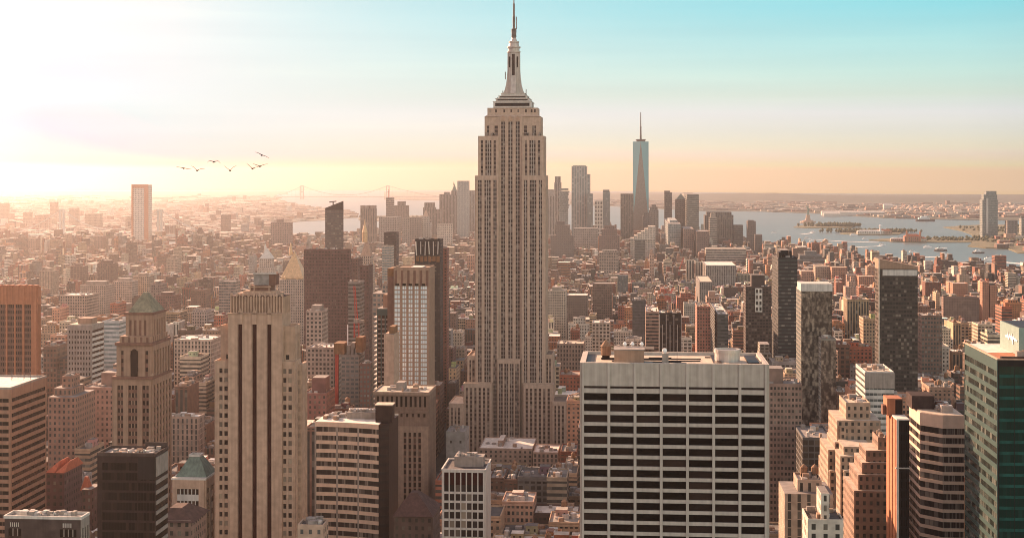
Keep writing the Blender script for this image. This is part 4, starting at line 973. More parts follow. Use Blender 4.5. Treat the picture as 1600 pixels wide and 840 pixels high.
# ------------------------------------------------------------------ towers farther off: walls with window grids, roofs, setbacks
TAN, CREAM, WHITE, RED, BROWN, DKBROWN = (.34, .245, .18), (.48, .39, .30), (.60, .55, .48), (.27, .115, .08), (.17, .105, .08), (.075, .048, .04)
GREY, DKGREY, TEAL, PINK, TERRA, BLACK = (.25, .235, .22), (.085, .08, .076), (.10, .17, .175), (.42, .26, .19), (.36, .17, .105), (.024, .019, .018)
OLIVE, MAROON = (.20, .185, .13), (.15, .075, .06)
GRID, RIB, BAND, CURT, PUNCH, DARKG = (.55, .55, .1), (.55, 1.1, .15), (1.1, .5, .15), (.86, .8, .7), (.42, .5, .1), (.85, .75, .05)
trnd = random.Random(77)


def cbox(b, x0, x1, y0, y1, z0, z1, c, roof, pitch, fh, sty, blank=False):
    b.col = c; b.sty = sty
    b.box(x0, x1, y0, y1, z0, z1, roof, (max(1, round((x1 - x0) / pitch)), 0 if blank else max(1, round((y1 - y0) / pitch))), max(1, round((z1 - z0) / fh)))


def tower(name, label, phrase, L, Rr, top, Y, c, sty, back=None, dep=28.0, pitch=3.2, fh=3.7, roofc=(.22, .19, .17), steps=(), bulk=None, keep=None, pyr=None, roofm='grey_roof', flat=True, side=None, cat='building', z0=2.0, group=None):
    """steps: (L, R, top, inset) volumes above; bulk: (L, R, top) cabin; pyr: (L, R, base, apex, material); side: (L, R, top) lower wing"""
    x0, x1 = PX(L, Y), PX(Rr, Y); z1 = ZY(top, (L + Rr) / 2, Y)
    if back is not None: dep = max(4.0, deep(x1 if back > Rr else x0, Y, back))
    y0, y1 = Y, Y + dep
    claim(x0 - 2, x1 + 2, y0 - 2, y1 + 2)
    pxs = [to_px(x, y) for x in (x0, x1) for y in (y0, y1)]
    tops = [top] + [s_[2] for s_ in steps]
    landmark(min(pxs), max(pxs), min(tops), keep if keep else top + 60, Y, phrase)
    t = Thing(name, label, cat, ((x0 + x1) / 2, (y0 + y1) / 2, z0), group)
    w = t.part('wall', 'city_wall'); cbox(w, x0, x1, y0, y1, z0, z1, c, roofc, pitch, fh, sty)
    zt = z1; a0, a1, b0, b1 = x0, x1, y0, y1
    for (l, r_, tp, ins) in steps:
        a0, a1, b0, b1 = PX(l, Y + ins), PX(r_, Y + ins), y0 + ins, max(y0 + ins + 4, y1 - ins); zn = ZY(tp, (l + r_) / 2, Y + ins)
        cbox(t.part('upper_wall', 'city_wall', True), a0, a1, b0, b1, zt - .5, zn, c, roofc, pitch, fh, sty); zt = max(zt, zn)
    if flat:
        t.part('roof', roofm).box(a0 + .35, a1 - .35, b0 + .35, b1 - .35, zt + .01, zt + .2)
        pb = t.part('roof/parapet', 'city_wall'); pb.col = c; parapet(pb, a0, a1, b0, b1, zt + .005, 1.1, .4)
        if Y < 1900 and not pyr: roof_clutter(t, a0 + .6, a1 - .6, b0 + .6, b1 - .6, zt + .2, trnd, 9)
    if bulk:
        l, r_, tp = bulk; q0, q1 = PX(l, Y), PX(r_, Y); m0 = b0 + (b1 - b0) * .25; m1 = b0 + (b1 - b0) * .75
        bb = t.part('roof/bulkhead', 'city_wall'); cbox(bb, q0, q1, m0, m1, zt + .2, ZY(tp, (l + r_) / 2, Y), tuple(k * .8 for k in c), roofc, pitch, fh, (0, 0, 0))
    if pyr:
        l, r_, bs, ap, pm = pyr; q0, q1 = PX(l, Y), PX(r_, Y); h_ = (q1 - q0) / 2; mx, my = (q0 + q1) / 2, (b0 + b1) / 2; za, zb = ZY(bs, (l + r_) / 2, Y), ZY(ap, (l + r_) / 2, Y)
        t.part('pyramid_roof', pm).hull([(mx - h_, my - h_, za), (mx + h_, my - h_, za), (mx + h_, my + h_, za), (mx - h_, my + h_, za)], [(mx + i * .3, my + j * .3, zb) for i, j in ((-1, -1), (1, -1), (1, 1), (-1, 1))])
    if side:
        l, r_, tp = side; q0, q1 = PX(l, Y), PX(r_, Y); cbox(t.part('side_wing', 'city_wall'), q0, q1, y0 + 2, y1 - 2, z0, ZY(tp, (l + r_) / 2, Y), c, roofc, pitch, fh, sty); claim(q0, q1, y0, y1)
    return t


T = []
def TW(*a, **k): t = tower(*a, **k); T.append(t); return t


# --- right of the limestone skyscraper, near and middle distance
TW('gridded_tower', 'brown office tower of fine square windows rising behind the pale slab', 'the brown finely gridded tower', 1197, 1253, 602, 900, (.24, .16, .125), (.6, .5, .1), dep=30, pitch=2.2, fh=3.5, bulk=(1199, 1226, 578), keep=830)
t = TW('glass_drum', 'dark rounded glass building with pale gravel roof between brown and stepped towers', 'the dark rounded glass building', 1254, 1300, 686, 850, DKGREY, DARKG, dep=40, keep=745)
t = TW('stepped_tower', 'tan brick tower climbing in many steps to a square topped block', 'the tall stepped brick tower', 1322, 1360, 632, 770, (.34, .24, .17), PUNCH, dep=26, pitch=3.0, roofm='pale_roof', keep=800)
x0_, y0_ = PX(1322, 770), 770
for L_, R_, tp_, dy, dd in ((1308, 1376, 656, -4, 34), (1312, 1322, 665, -5, 18), (1304, 1330, 690, -8, 30), (1294, 1312, 702, -9, 34), (1296, 1390, 735, -12, 44), (1318, 1362, 697, -26, 20), (1313, 1348, 712, -30, 20), (1319, 1340, 735, -34, 16)):
    yy = 770 + dy; cbox(t.part('stepped_wing', 'city_wall', True), PX(L_, yy), PX(R_, yy), yy, yy + dd, 2, ZY(tp_, L_, yy), (.34, .24, .17), (.45, .36, .28), 3.0, 3.6, PUNCH)
claim(PX(1294, 740) - 4, PX(1392, 740), 735, 815)
t = TW('stepped_tower', 'red brown brick tower with a sunlit staircase of setbacks down one side', 'the red brown tower with sunlit setbacks', 1372, 1387, 687, 668, (.245, .15, .105), PUNCH, dep=16, pitch=2.8, roofm='white_roof', keep=840)
for L_, R_, tp_, dy, dd in ((1353, 1388, 703, -2, 20), (1347, 1388, 722, -4, 24), (1341, 1388, 741, -6, 28), (1334.5, 1388, 766, -8, 32)):
    yy = 668 + dy; cbox(t.part('stepped_wing', 'city_wall', True), PX(L_, yy), PX(R_, yy), yy, yy + dd, 2, ZY(tp_, L_, yy), (.245, .15, .105), (.45, .36, .28), 2.8, 3.6, PUNCH)
claim(PX(1334, 660) - 3, PX(1390, 660) + 3, 655, 700)
t = TW('corniced_block', 'cream brick block with twin round tanks on its roof and bright cornice', 'the cream block with twin rooftop tanks', 1226, 1302, 771, 640, (.40, .30, .225), (.35, .9, .1), dep=26, pitch=4.0, roofm='pale_roof', steps=[(1246, 1284, 753, 5)], keep=840)
for px_ in (1256, 1273): water_tank(t, PX(px_, 655), 655, ZY(753, 1262, 645) + .2, .8)
t = TW('white_block', 'small white block with a thin stair tower, low in front of the stepped towers', 'the small white block with a stair tower', 1262, 1318, 815, 560, (.55, .47, .39), (.35, .6, .1), dep=18, pitch=4.0, roofm='tar_roof', side=(1284, 1297, 772), keep=840)
t = TW('panel_tower', 'white panelled office with a blank grey crown and bright side wall', 'the white panelled office', 1352, 1397, 583, 920, (.46, .43, .39), (.95, .42, .35), back=1337, pitch=2.4, fh=3.7, roofm='pale_roof', keep=700)
t.part('crown_panel', 'concrete').box(PX(1352, 920) - .4, PX(1397, 920) + .3, 919.5, 920, ZY(606, 1375, 920), ZY(582, 1375, 920))
t = TW('slant_topped_tower', 'dark apartment tower with a slanting brown crown and sunlit thin edge', 'the dark tower with a slanting crown', 1373, 1434, 420, 1150, (.06, .042, .034), (.86, .6, .08), back=1367, pitch=2.1, fh=3.1, flat=False, keep=600)
b = t.part('crown', 'tan_brick'); y_ = 1150; x0_, x1_ = PX(1373, y_), PX(1434, y_); yb_ = t.root.location.y * 2 - y_
zz = lambda py: ZY(py, 1400, y_)
b.hull([(x0_, y_, zz(420)), (x1_, y_, zz(420)), (x1_, yb_, zz(420)), (x0_, yb_, zz(420))], [(x0_, y_, zz(404.5)), (x1_, y_, zz(416)), (x1_, yb_, zz(416)), (x0_, yb_, zz(404.5))])
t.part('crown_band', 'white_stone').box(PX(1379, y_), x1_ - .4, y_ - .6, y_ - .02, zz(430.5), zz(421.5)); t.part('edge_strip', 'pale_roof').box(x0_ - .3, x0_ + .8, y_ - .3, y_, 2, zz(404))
TW('brick_slab', 'brown brick slab beside the dark slanting tower with one sunlit end', 'the brown slab with a sunlit end', 1440, 1472, 494, 1330, BROWN, (.6, .5, .3), back=1433, pitch=2.6, roofm='white_roof', keep=590)
t = TW('ribbed_tower', 'tall black tower with fine horizontal ribs and a sunlit left flank', 'the tall black ribbed tower', 1216, 1246, 404, 1400, BLACK, (1.1, .45, .25), back=1206, fh=3.4, keep=560, bulk=(1222, 1237, 392))
for px_ in (1218, 1226, 1234): t.part('roof_fin', 'dark_steel', True).box(PX(px_, 1400), PX(px_ + 4, 1400), 1404, 1420, ZY(404, 1230, 1400), ZY(404 - (px_ % 5) * 2.2 - 3, 1230, 1400))
t = TW('mirror_tower', 'mottled mirror glass tower under a blank white mechanical box', 'the mottled mirror glass tower', 1252, 1300, 455, 1130, (.17, .15, .125), (.8, .72, .6), back=1244, pitch=1.7, fh=3.2, roofc=(.5, .46, .42), keep=640)
t.part('mirror_front', 'painted_reflection_glass').box(PX(1252, 1130), PX(1300, 1130), 1129.7, 1129.98, 2, ZY(455.5, 1275, 1130))
t.part('mechanical_box', 'white_stone').box(PX(1252, 1130) - .4, PX(1300, 1130) + .3, 1129.5, 1129.5 + 24, ZY(454.8, 1275, 1130), ZY(443, 1275, 1130))
t = TW('mirror_block', 'lower mottled glass block with a pale reflecting corner', 'the lower mottled glass block', 1283, 1306, 531, 1080, (.20, .18, .15), (.8, .72, .6), back=1279, pitch=1.7, fh=3.2, keep=620)
t.part('mirror_front', 'painted_reflection_glass').box(PX(1283, 1080), PX(1306, 1080), 1079.7, 1079.98, 2, ZY(532, 1294, 1080))
t = TW('dark_tower', 'dark slab tower with one column of bright window frames and blocky roof', 'the dark slab with one bright window column', 1165, 1205, 449, 1600, DKBROWN, (.8, .6, .05), fh=3.4, dep=30, bulk=(1175, 1196, 430), keep=545)
cbox(t.part('window_column', 'city_wall'), PX(1180, 1599), PX(1191, 1599), 1598.6, 1600, ZY(487, 1185, 1600), ZY(450, 1185, 1600), WHITE, WHITE, 4.0, 6.5, (.6, .6, .05))
t = TW('striped_tower', 'squat black tower with thin white vertical stripes and pale flat roof', 'the black tower with white vertical stripes', 1030, 1065, 490, 1500, BLACK, (.9, .6, 0), dep=34, roofm='white_roof', keep=548)
for px_ in (1030, 1034.5, 1040.5, 1046.5, 1052.5, 1058, 1064): t.part('stripe_fin', 'white_stone', True).box(PX(px_, 1500), PX(px_ + .9, 1500), 1499.4, 1499.98, 2, ZY(491 if px_ in (1030, 1040.5, 1052.5, 1064) else 507, 1045, 1500))
TW('white_roofed_block', 'low block with a blazing white roof edge beside the striped black tower', 'the block with a blazing white roof', 1009, 1029, 488, 1560, PINK, BAND, dep=60, roofm='white_roof', roofc=(.75, .7, .65), keep=520)
TW('red_brick_tower', 'red brick apartment tower with stacked balconies behind the pale slab', 'the red apartment tower', 1089, 1110, 480, 1380, (.30, .13, .09), (.5, .5, .1), back=1086, pitch=2.4, fh=3.0, roofm='pale_roof', keep=545)
TW('balcony_tower', 'white balconied apartment tower with dark window bands, beside the red one', 'the white balconied tower', 1121, 1138, 492, 1370, DKGREY, BAND, back=1110, fh=3.2, roofm='white_roof', keep=545)
TW('drum_topped_block', 'pink stone block carrying a round drum on its roof', 'the pink block with a round drum', 1104, 1124, 465, 1700, PINK, PUNCH, dep=24, bulk=(1108, 1118, 456), keep=480)
TW('white_end_slab', 'grey slab with a bright blank end wall over low brick rows', 'the grey slab with a bright end wall', 1093, 1113, 441, 2300, (.22, .19, .17), (.5, .9, .2), back=1087, roofm='pale_roof', keep=470)
TW('small_black_block', 'small black topped office block among low roofs', 'the small black topped block', 988, 1009, 470, 1750, DKGREY, (0.9, .1, 0), dep=26, bulk=(990, 1008, 470), keep=515)
TW('blue_glass_tower', 'small blue glass tower alone above the low city', 'the small blue glass tower', 965, 981, 431, 3000, (.06, .10, .115), (.8, .8, .25), dep=26, keep=455)
TW('dark_grid_block', 'broad dark office block with rows of deep windows', 'the broad dark office block', 926, 956, 444, 2200, BROWN, (.6, .5, .05), dep=40, keep=480)
TW('arcaded_block', 'stone block with an arcaded top storey beside the limestone skyscraper', 'the stone block with an arcaded top', 870, 912, 538, 1550, (.25, .19, .15), (.5, .62, .05), dep=34, pitch=3, fh=4.5, roofm='pale_roof', keep=560)
TW('white_grid_office', 'pale office block with big square windows', 'the pale block with big square windows', 925, 953, 505, 1680, (.42, .35, .28), (.6, .6, .05), dep=30, pitch=4, fh=4.2, roofm='white_roof', keep=535)
TW('cream_office', 'cream office block with a stepped roof near the skyscraper', 'the cream office with a stepped roof', 856, 884, 455, 2050, (.40, .33, .26), GRID, dep=40, roofm='grey_roof', bulk=(862, 876, 449), keep=480)
TW('broad_block', 'broad dark brick block with a white top rim', 'the broad dark brick block', 885, 918, 462, 2150, (.15, .11, .09), PUNCH, dep=40, roofm='white_roof', keep=480)
TW('stepped_hall', 'big grey stepped building at the waterfront with a humped roof', 'the big stepped building by the water', 1241, 1290, 406, 4350, (.17, .17, .165), BAND, dep=80, steps=[(1250, 1284, 398, 14), (1258, 1276, 393, 22)], pitch=5, keep=420)
for i_, (L_, R_, tp_, b_) in enumerate(((1252, 1272, 424, 1250), (1274, 1297, 417, 1271), (1300, 1324, 418, 1297), (1323, 1342, 430, 1320), (1342, 1366, 432, 1338))):
    TW('brick_warehouse', ['pink brick warehouse with a flat roof, first of the waterfront row', 'tall tan brick warehouse second in the waterfront row', 'orange brick warehouse in the middle of the waterfront row', 'low pink warehouse fourth in the waterfront row', 'pale orange warehouse ending the waterfront row'][i_], ['the first waterfront warehouse', 'the tall tan warehouse', 'the orange brick warehouse', 'the low pink warehouse', 'the pale orange warehouse'][i_], L_, R_, tp_, 3500 - i_ * 40, [PINK, TAN, TERRA, PINK, TERRA][i_], PUNCH, dep=40, pitch=4, roofm='pale_roof', keep=tp_ + 15, group='warehouses near the river')
TW('domed_hall', 'pink domed hall with a stepped round roof', 'the pink domed hall', 1321, 1342, 448, 2900, PINK, PUNCH, dep=30, steps=[(1326, 1338, 440, 6), (1329, 1335, 433, 10)], keep=460)
TW('white_block', 'white cube shaped block standing alone at the river edge', 'the white cube at the river edge', 1446, 1458, 408, 4000, WHITE, PUNCH, back=1443, keep=424)
for i_, (L_, R_, tp_, b_) in enumerate(((1535, 1545, 441, 1531), (1547, 1558, 447, 1545))):
    TW('brick_tower', ['slim orange brick tower, taller of the twin pair', 'slim orange brick tower, shorter of the twin pair'][i_], 'the twin orange towers', L_, R_, tp_, 2300, TERRA, PUNCH, back=b_, pitch=2.8, keep=500)
TW('pier_tower', 'tan tower with stepped shoulders among orange roofs', 'the tan tower with stepped shoulders', 1499, 1515, 429, 2900, (.36, .25, .18), PUNCH, dep=24, steps=[(1502, 1510, 421, 5)], keep=450)
TW('white_drum_tower', 'pale round cornered tower near the shore', 'the pale tower near the shore', 1575, 1588, 427, 3300, CREAM, BAND, dep=24, keep=450)
TW('long_block', 'long dark brick block with a sunlit end on the west side', 'the long dark brick block', 1474, 1530, 465, 2100, (.19, .12, .095), PUNCH, back=1471, pitch=3.4, keep=500)
TW('orange_block', 'sunlit orange brick block above the long dark one', 'the sunlit orange block', 1489, 1512, 443, 2600, TERRA, PUNCH, dep=26, roofm='white_roof', keep=462)

# --- left of the limestone skyscraper
TW('brown_slab', 'wide reddish brown slab tower with fine windows', 'the wide reddish brown slab', 475, 546, 391, 1560, (.135, .068, .055), (.5, .5, .05), dep=26, pitch=1.6, fh=3.5, roofm='tar_roof', keep=540, back=549)
TW('brown_slab', 'narrow brown slab tower overlapping the wide slab', 'the narrow brown slab', 547, 559, 405, 1700, (.14, .075, .06), (.4, .4, .05), dep=30, keep=440)
TW('brown_slab', 'plain dark brown slab tower just right of the red crane', 'the plain dark brown slab', 562, 576, 416, 1480, (.115, .06, .05), (.4, .4, .05), dep=24, keep=570, roofm='tar_roof')
t = TW('gold_roofed_tower', 'pale stone tower under a steep gilded pyramid', 'the tower with a gilded pyramid', 434, 478, 437, 2000, (.40, .31, .25), (.45, .6, .1), dep=44, pitch=3, keep=545, flat=False, pyr=(436, 473, 436, 394, 'gold_leaf'))
yq = 2022; 
t.part('lantern', 'gold_leaf').rings(PX(454.5, yq), yq, [(2.6, ZY(398, 454, yq)), (2.2, ZY(390, 454, yq)), (.4, ZY(379, 454, yq))], 8)
for px_ in (434, 445, 464, 476): t.part('corner_finial', 'gold_leaf', True).rings(PX(px_, 2002), 2003, [(1.6, ZY(437, 454, 2000)), (1.4, ZY(433.5, 454, 2000)), (.2, ZY(430.5, 454, 2000))], 8)
t = TW('clock_tower', 'white stone campanile with a pyramid roof and gilded lantern', 'the campanile with a gilded lantern', 560, 582, 416, 2150, (.44, .35, .28), (.4, .6, .1), dep=22, pitch=3, flat=False, keep=450, steps=[(562, 580, 400, 2)], pyr=(562.5, 579.5, 400, 372, 'tan_stone'))
yq = 2161; t.part('lantern', 'gold_leaf').rings(PX(570, yq), yq, [(4.2, ZY(378, 570, yq)), (4.0, ZY(364, 570, yq)), (4.4, ZY(363.5, 570, yq)), (2.2, ZY(354, 570, yq)), (1.2, ZY(351, 570, yq)), (.2, ZY(342, 570, yq))], 12)
t = TW('spired_tower', 'faint pale tower with a white pyramid and lantern', 'the faint tower with a white pyramid', 402, 426, 418, 2900, (.42, .34, .28), PUNCH, dep=30, pitch=4, flat=False, keep=440, steps=[(405, 424, 404, 3)], pyr=(405, 424, 404, 388, 'white_stone'))
t.part('lantern', 'white_stone').rings(PX(414.5, 2915), 2915, [(3, ZY(394, 414, 2915)), (2.6, ZY(386, 414, 2915)), (.3, ZY(380, 414, 2915))], 8)
t = TW('wedge_tower', 'dark glass tower with an upswept slanting top and lattice frame', 'the dark glass tower with a slanting top', 508, 536, 328, 2350, (.10, .065, .055), (.9, .5, .3), back=504, flat=False, fh=4, keep=388)
y_ = 2350; x0_, x1_ = PX(508, y_), PX(536, y_); yb_ = t.root.location.y * 2 - y_; zz = lambda py: ZY(py, 520, y_)
t.part('slanted_crown', 'near_black').hull([(x0_, y_, zz(328)), (x1_, y_, zz(328)), (x1_, yb_, zz(328)), (x0_, yb_, zz(328))], [(x0_, y_, zz(325)), (x1_, y_, zz(314)), (x1_, yb_, zz(314)), (x0_, yb_, zz(325))])
t.part('roof_crane', 'dark_steel').bar((PX(513, y_), y_ + 8, zz(316)), (PX(524, y_), y_ + 8, zz(314.5)), 1.6); t.part('roof_crane', 'dark_steel', True).bar((PX(519, y_), y_ + 8, zz(322)), (PX(519, y_), y_ + 8, zz(315)), 1.6)
TW('mirror_slab', 'slim tower half dark and half pale reflecting panels, left of the black tower', 'the slim half dark tower', 600, 619, 364, 2100, (.06, .038, .034), (.7, .4, .05), dep=24, keep=410)
TW('pale_front_block', 'pale reflecting block in front of the slim half dark tower', 'the pale reflecting block', 597, 612, 385, 2050, (.36, .29, .23), (.9, .5, .9), dep=20, keep=415)
t = TW('black_panel_tower', 'tall black tower hung with curled bright metal panels under its roof', 'the tall black tower with metal panels', 648, 688, 375, 1500, BLACK, (.5, .4, .05), dep=22, keep=600, pitch=3.3)
for i_ in range(6): t.part('metal_panel', 'bright_metal', True).bar((PX(651 + i_ * 6.6, 1500), 1499, ZY(399 - 2 * (i_ % 2), 668, 1500)), (PX(650 + i_ * 6.6 + (i_ % 3), 1500), 1498.6, ZY(377, 668, 1500)), .9)
for i_ in range(6): t.part('amber_panel', 'orange_net', True).box(PX(650 + i_ * 6.4, 1500), PX(655 + i_ * 6.4, 1500), 1499.4, 1499.95, ZY(408 + i_ % 2, 668, 1500), ZY(400, 668, 1500))
TW('brick_scaffold_tower', 'thin red brick tower tucked behind the black panelled one', 'the thin red brick tower', 689, 698, 389, 1530, (.22, .085, .06), (.5, .5, .05), dep=18, fh=3.2, keep=600)
TW('white_tower_block', 'pale stepped tower block half hidden by the slotted tower', 'the pale block behind the slotted tower', 478, 503, 487, 1250, (.36, .28, .23), GRID, dep=26, bulk=(484, 498, 478), keep=540)
TW('concrete_block', 'bright concrete block below the wide reddish brown slab', 'the bright concrete block', 480, 522, 544, 1200, (.34, .27, .22), GRID, dep=30, roofm='white_roof', keep=590)
t = TW('unfinished_tower', 'half built concrete tower wrapped in orange safety nets, carrying a crane', 'the half built tower in orange nets', 533, 561, 556, 1180, (.24, .20, .17), (.7, .5, .5), dep=26, pitch=4, fh=3.5, keep=625)
for L_, R_, tp_, bt_ in ((522, 538, 536, 553), (556, 566, 527, 550)): t.part('safety_net', 'orange_net', True).box(PX(L_, 1180), PX(R_, 1180), 1179, 1196, ZY(bt_, 545, 1180), ZY(tp_, 545, 1180))
for px_, tp_ in ((540, 540), (547, 536), (551, 545)): t.part('rising_core', 'concrete', True).box(PX(px_, 1180), PX(px_ + 6, 1180), 1184, 1194, ZY(556, 545, 1180), ZY(tp_, 545, 1180))
t.part('hoist', 'red_paint').box(PX(523, 1180), PX(528, 1180), 1181, 1184, 2, ZY(553, 545, 1180)); t.part('site_light', 'white_paint').bar((PX(541, 1180), 1186, ZY(540, 545, 1180)), (PX(541, 1180), 1186, ZY(508, 545, 1180)), .8)
TW('grey_tower', 'dark grey ribbed tower directly behind the red crane', 'the dark grey tower behind the crane', 544, 562, 442, 1350, (.20, .165, .145), (.95, .45, .05), dep=24, keep=545)
TW('lit_edge_tower', 'tan tower with a ladder of bright window ledges down one edge', 'the tan tower with bright ledges', 582, 615, 458, 1160, (.30, .225, .18), (.6, .55, .5), dep=30, keep=590, steps=[(597, 614, 445, 6)])
TW('pink_block', 'small pinkish block with white window bars near the half built tower', 'the pinkish block with white bars', 562, 578, 570, 1150, MAROON, (.6, .5, .6), dep=24, keep=610)
TW('red_brick_block', 'stacked red brick block beside the slotted tower', 'the stacked red brick block', 474, 510, 616, 1050, (.22, .10, .08), PUNCH, dep=30, bulk=(484, 505, 592), keep=655)
TW('tan_block', 'tan block with a penthouse, low and behind the pyramid tower', 'the tan block behind the pyramid tower', 268, 310, 653, 950, (.33, .23, .175), (.4, .8, .1), dep=40, back=320, roofm='white_roof', keep=690)
TW('cream_palace', 'cream hall with arched loggia top and bright flat roof', 'the cream hall with an arched loggia', 272, 330, 532, 1300, (.48, .36, .28), (.5, .7, .1), dep=40, roofm='white_roof', keep=555)
TW('blue_glass_office', 'pale blue striped glass office beside the cream block', 'the pale blue striped office', 160, 186, 503, 1250, (.42, .42, .40), (1.1, .5, .95), dep=40, keep=550)
TW('old_block', 'brownish apartment block with a bulky water house', 'the brownish block with a water house', 128, 178, 607, 980, (.28, .19, .15), PUNCH, dep=40, bulk=(150, 173, 585), keep=680)
TW('stepped_block', 'orange brown stepped block next to the banded tower', 'the orange brown stepped block', 75, 118, 620, 900, (.30, .16, .11), PUNCH, dep=34, steps=[(84, 112, 606, 6), (97, 112, 590, 10)], keep=690)
TW('dark_roofed_block', 'low block with a black mechanical roof and white skirt', 'the low block with a black roof', 300, 323, 487, 1700, (.36, .28, .24), GRID, dep=30, steps=[(301, 322, 485, 4)], roofm='tar_roof', keep=505)
TW('pale_slab', 'pale narrow slab with a slanted top behind the slotted tower', 'the pale narrow slab', 342, 368, 440, 1900, (.30, .23, .19), (.9, .5, .3), dep=24, keep=470)
TW('stone_loft', 'broad cream stone loft with a bright corniced roof', 'the broad cream stone loft', 94, 136, 462, 1800, (.36, .26, .2), GRID, dep=40, roofm='white_roof', keep=495)
TW('stone_loft', 'cream stone loft with two bright bulkheads on top', 'the loft with two bulkheads', 125, 165, 446, 2200, (.38, .27, .21), PUNCH, dep=40, bulk=(130, 160, 440), keep=465)
for i_, (L_, R_, tp_, Y_) in enumerate(((176, 206, 440, 2300), (208, 232, 432, 2350), (62, 82, 424, 2600), (110, 129, 417, 2900), (152, 176, 412, 2700), (236, 250, 445, 2000), (244, 272, 462, 1900), (260, 277, 404, 3400))):
    TW('apartment_tower', ['broad apartment tower, palest of the group behind the pyramid tower', 'apartment tower with bright side edges above the pyramid roof', 'apartment tower with flat bright roof behind the toothed slab', 'plain apartment tower showing a bright top edge', 'dark apartment tower topped with a boxy cabin', 'slim dark tower beside the pyramid roof', 'red brown block right of the pyramid roof', 'hazy apartment tower far beyond the pyramid roof'][i_], 'the hazy apartment towers', L_, R_, tp_, Y_, [(.40, .30, .24), TAN, TAN, BROWN, BROWN, (.2, .15, .13), MAROON, TAN][i_], GRID, dep=30, roofm='white_roof' if i_ < 4 else 'grey_roof', keep=tp_ + 20, bulk=(L_ + 5, R_ - 6, tp_ - 5), group='hazy apartment towers')
t = TW('red_gabled_house', 'dark house with two steep red tiled gables under the black tower', 'the house with red gables', 71, 100, 738, 760, (.10, .05, .045), PUNCH, dep=26, flat=False, keep=790)
for L_, R_ in ((71, 86), (86.4, 101)):
    x0_, x1_ = PX(L_, 760), PX(R_, 760); t.part('red_roof', 'red_tile', True).hull([(x0_, 759.5, ZY(738, 85, 760)), (x1_, 759.5, ZY(738, 85, 760)), (x1_, 787, ZY(738, 85, 760)), (x0_, 787, ZY(738, 85, 760))], [((x0_ + x1_) / 2 - .2 + 2, 768, ZY(724, 85, 760)), ((x0_ + x1_) / 2 + .2 + 2, 768, ZY(724, 85, 760)), ((x0_ + x1_) / 2 + .2 + 2, 780, ZY(724, 85, 760)), ((x0_ + x1_) / 2 - .2 + 2, 780, ZY(724, 85, 760))])
t = TW('red_gabled_house', 'narrow turret with a steep red tiled cone roof', 'the turret with a red cone roof', 128, 143, 764, 740, (.11, .055, .045), PUNCH, dep=14, flat=False, keep=800)
x_, y_ = PX(135.5, 747), 747; t.part('red_roof', 'red_tile').rings(x_, y_, [(2.6, ZY(764, 135, 747)), (1.4, ZY(752, 135, 747)), (.8, ZY(744, 135, 747))], sq=True)
t = TW('mansard_hall', 'dark hall with a steep slate mansard, wedged before the colonnade tower', 'the dark mansard hall', 615, 676, 806, 690, (.09, .06, .05), PUNCH, dep=26, flat=False, keep=840)
x0_, x1_ = PX(615, 690), PX(676, 690); zz = lambda p_: ZY(p_, 645, 690)
t.part('mansard_roof', 'slate_roof').hull([(x0_ - .5, 689, zz(806)), (x1_ + .5, 689, zz(806)), (x1_ + .5, 717, zz(806)), (x0_ - .5, 717, zz(806))], [(PX(641, 700), 701, zz(777)), (PX(652, 700), 701, zz(777)), (PX(652, 700), 707, zz(777)), (PX(641, 700), 707, zz(777))])
t = TW('corner_block', 'small beige block with a sunken flat roof at the slotted tower foot', 'the small beige block', 465, 505, 823, 590, (.42, .30, .22), (.35, .5, .3), back=513, pitch=4, roofm='tar_roof', keep=840)
t = TW('dark_gambrel_house', 'house with a big dark sloping roof below the green copper tower', 'the house with a dark sloping roof', 262, 298, 812, 600, (.24, .15, .12), PUNCH, dep=22, flat=False, keep=840)
x0_, x1_ = PX(258, 600), PX(304, 600); zz = lambda p_: ZY(p_, 280, 600)
t.part('sloping_roof', 'slate_roof').hull([(x0_, 599, zz(815)), (x1_, 599, zz(815)), (x1_, 623, zz(815)), (x0_, 623, zz(815))], [(x0_, 606, zz(798)), (PX(284, 606), 606, zz(798)), (PX(284, 606), 616, zz(798)), (x0_, 616, zz(798))])
TW('flat_roofed_hall', 'long low hall with a blazing flat roof at the foot of the limestone skyscraper', 'the long hall with a blazing roof', 748, 832, 702, 1190, (.36, .25, .19), PUNCH, dep=52, pitch=4, roofm='white_roof', roofc=(.6, .52, .45), keep=735, bulk=(776, 784, 692))
TW('flat_roofed_hall', 'small flat roofed hall with a white roof mast', 'the small hall with a white mast', 833, 872, 708, 1170, (.36, .25, .19), (.5, .7, .1), dep=36, roofm='white_roof', roofc=(.6, .52, .45), keep=735)
TW('blank_grey_block', 'blank grey block with three small dark windows before the skyscraper foot', 'the blank grey block', 697, 727, 676, 1090, (.27, .25, .225), (.2, .15, .05), dep=26, pitch=8, fh=14, keep=700)
for i_, (L_, R_, tp_, Y_) in enumerate(((698, 712, 490, 1900), (706, 722, 520, 1750), (698, 708, 545, 1620), (712, 726, 546, 1700), (698, 712, 600, 1420), (697, 704, 640, 1330))):
    TW('avenue_block', ['tall brown avenue block, farthest along the canyon beside the skyscraper', 'avenue block with a sunlit pale end wall', 'brown avenue block next to the thin red tower', 'avenue block with a white corniced roof', 'low dark avenue block deep in shade', 'lowest avenue block at the mouth of the canyon'][i_], 'the avenue blocks', L_, R_, tp_, Y_, [BROWN, CREAM, MAROON, TAN, DKBROWN, BROWN][i_], PUNCH, dep=26, keep=tp_ + 20, group='blocks lining the avenue')

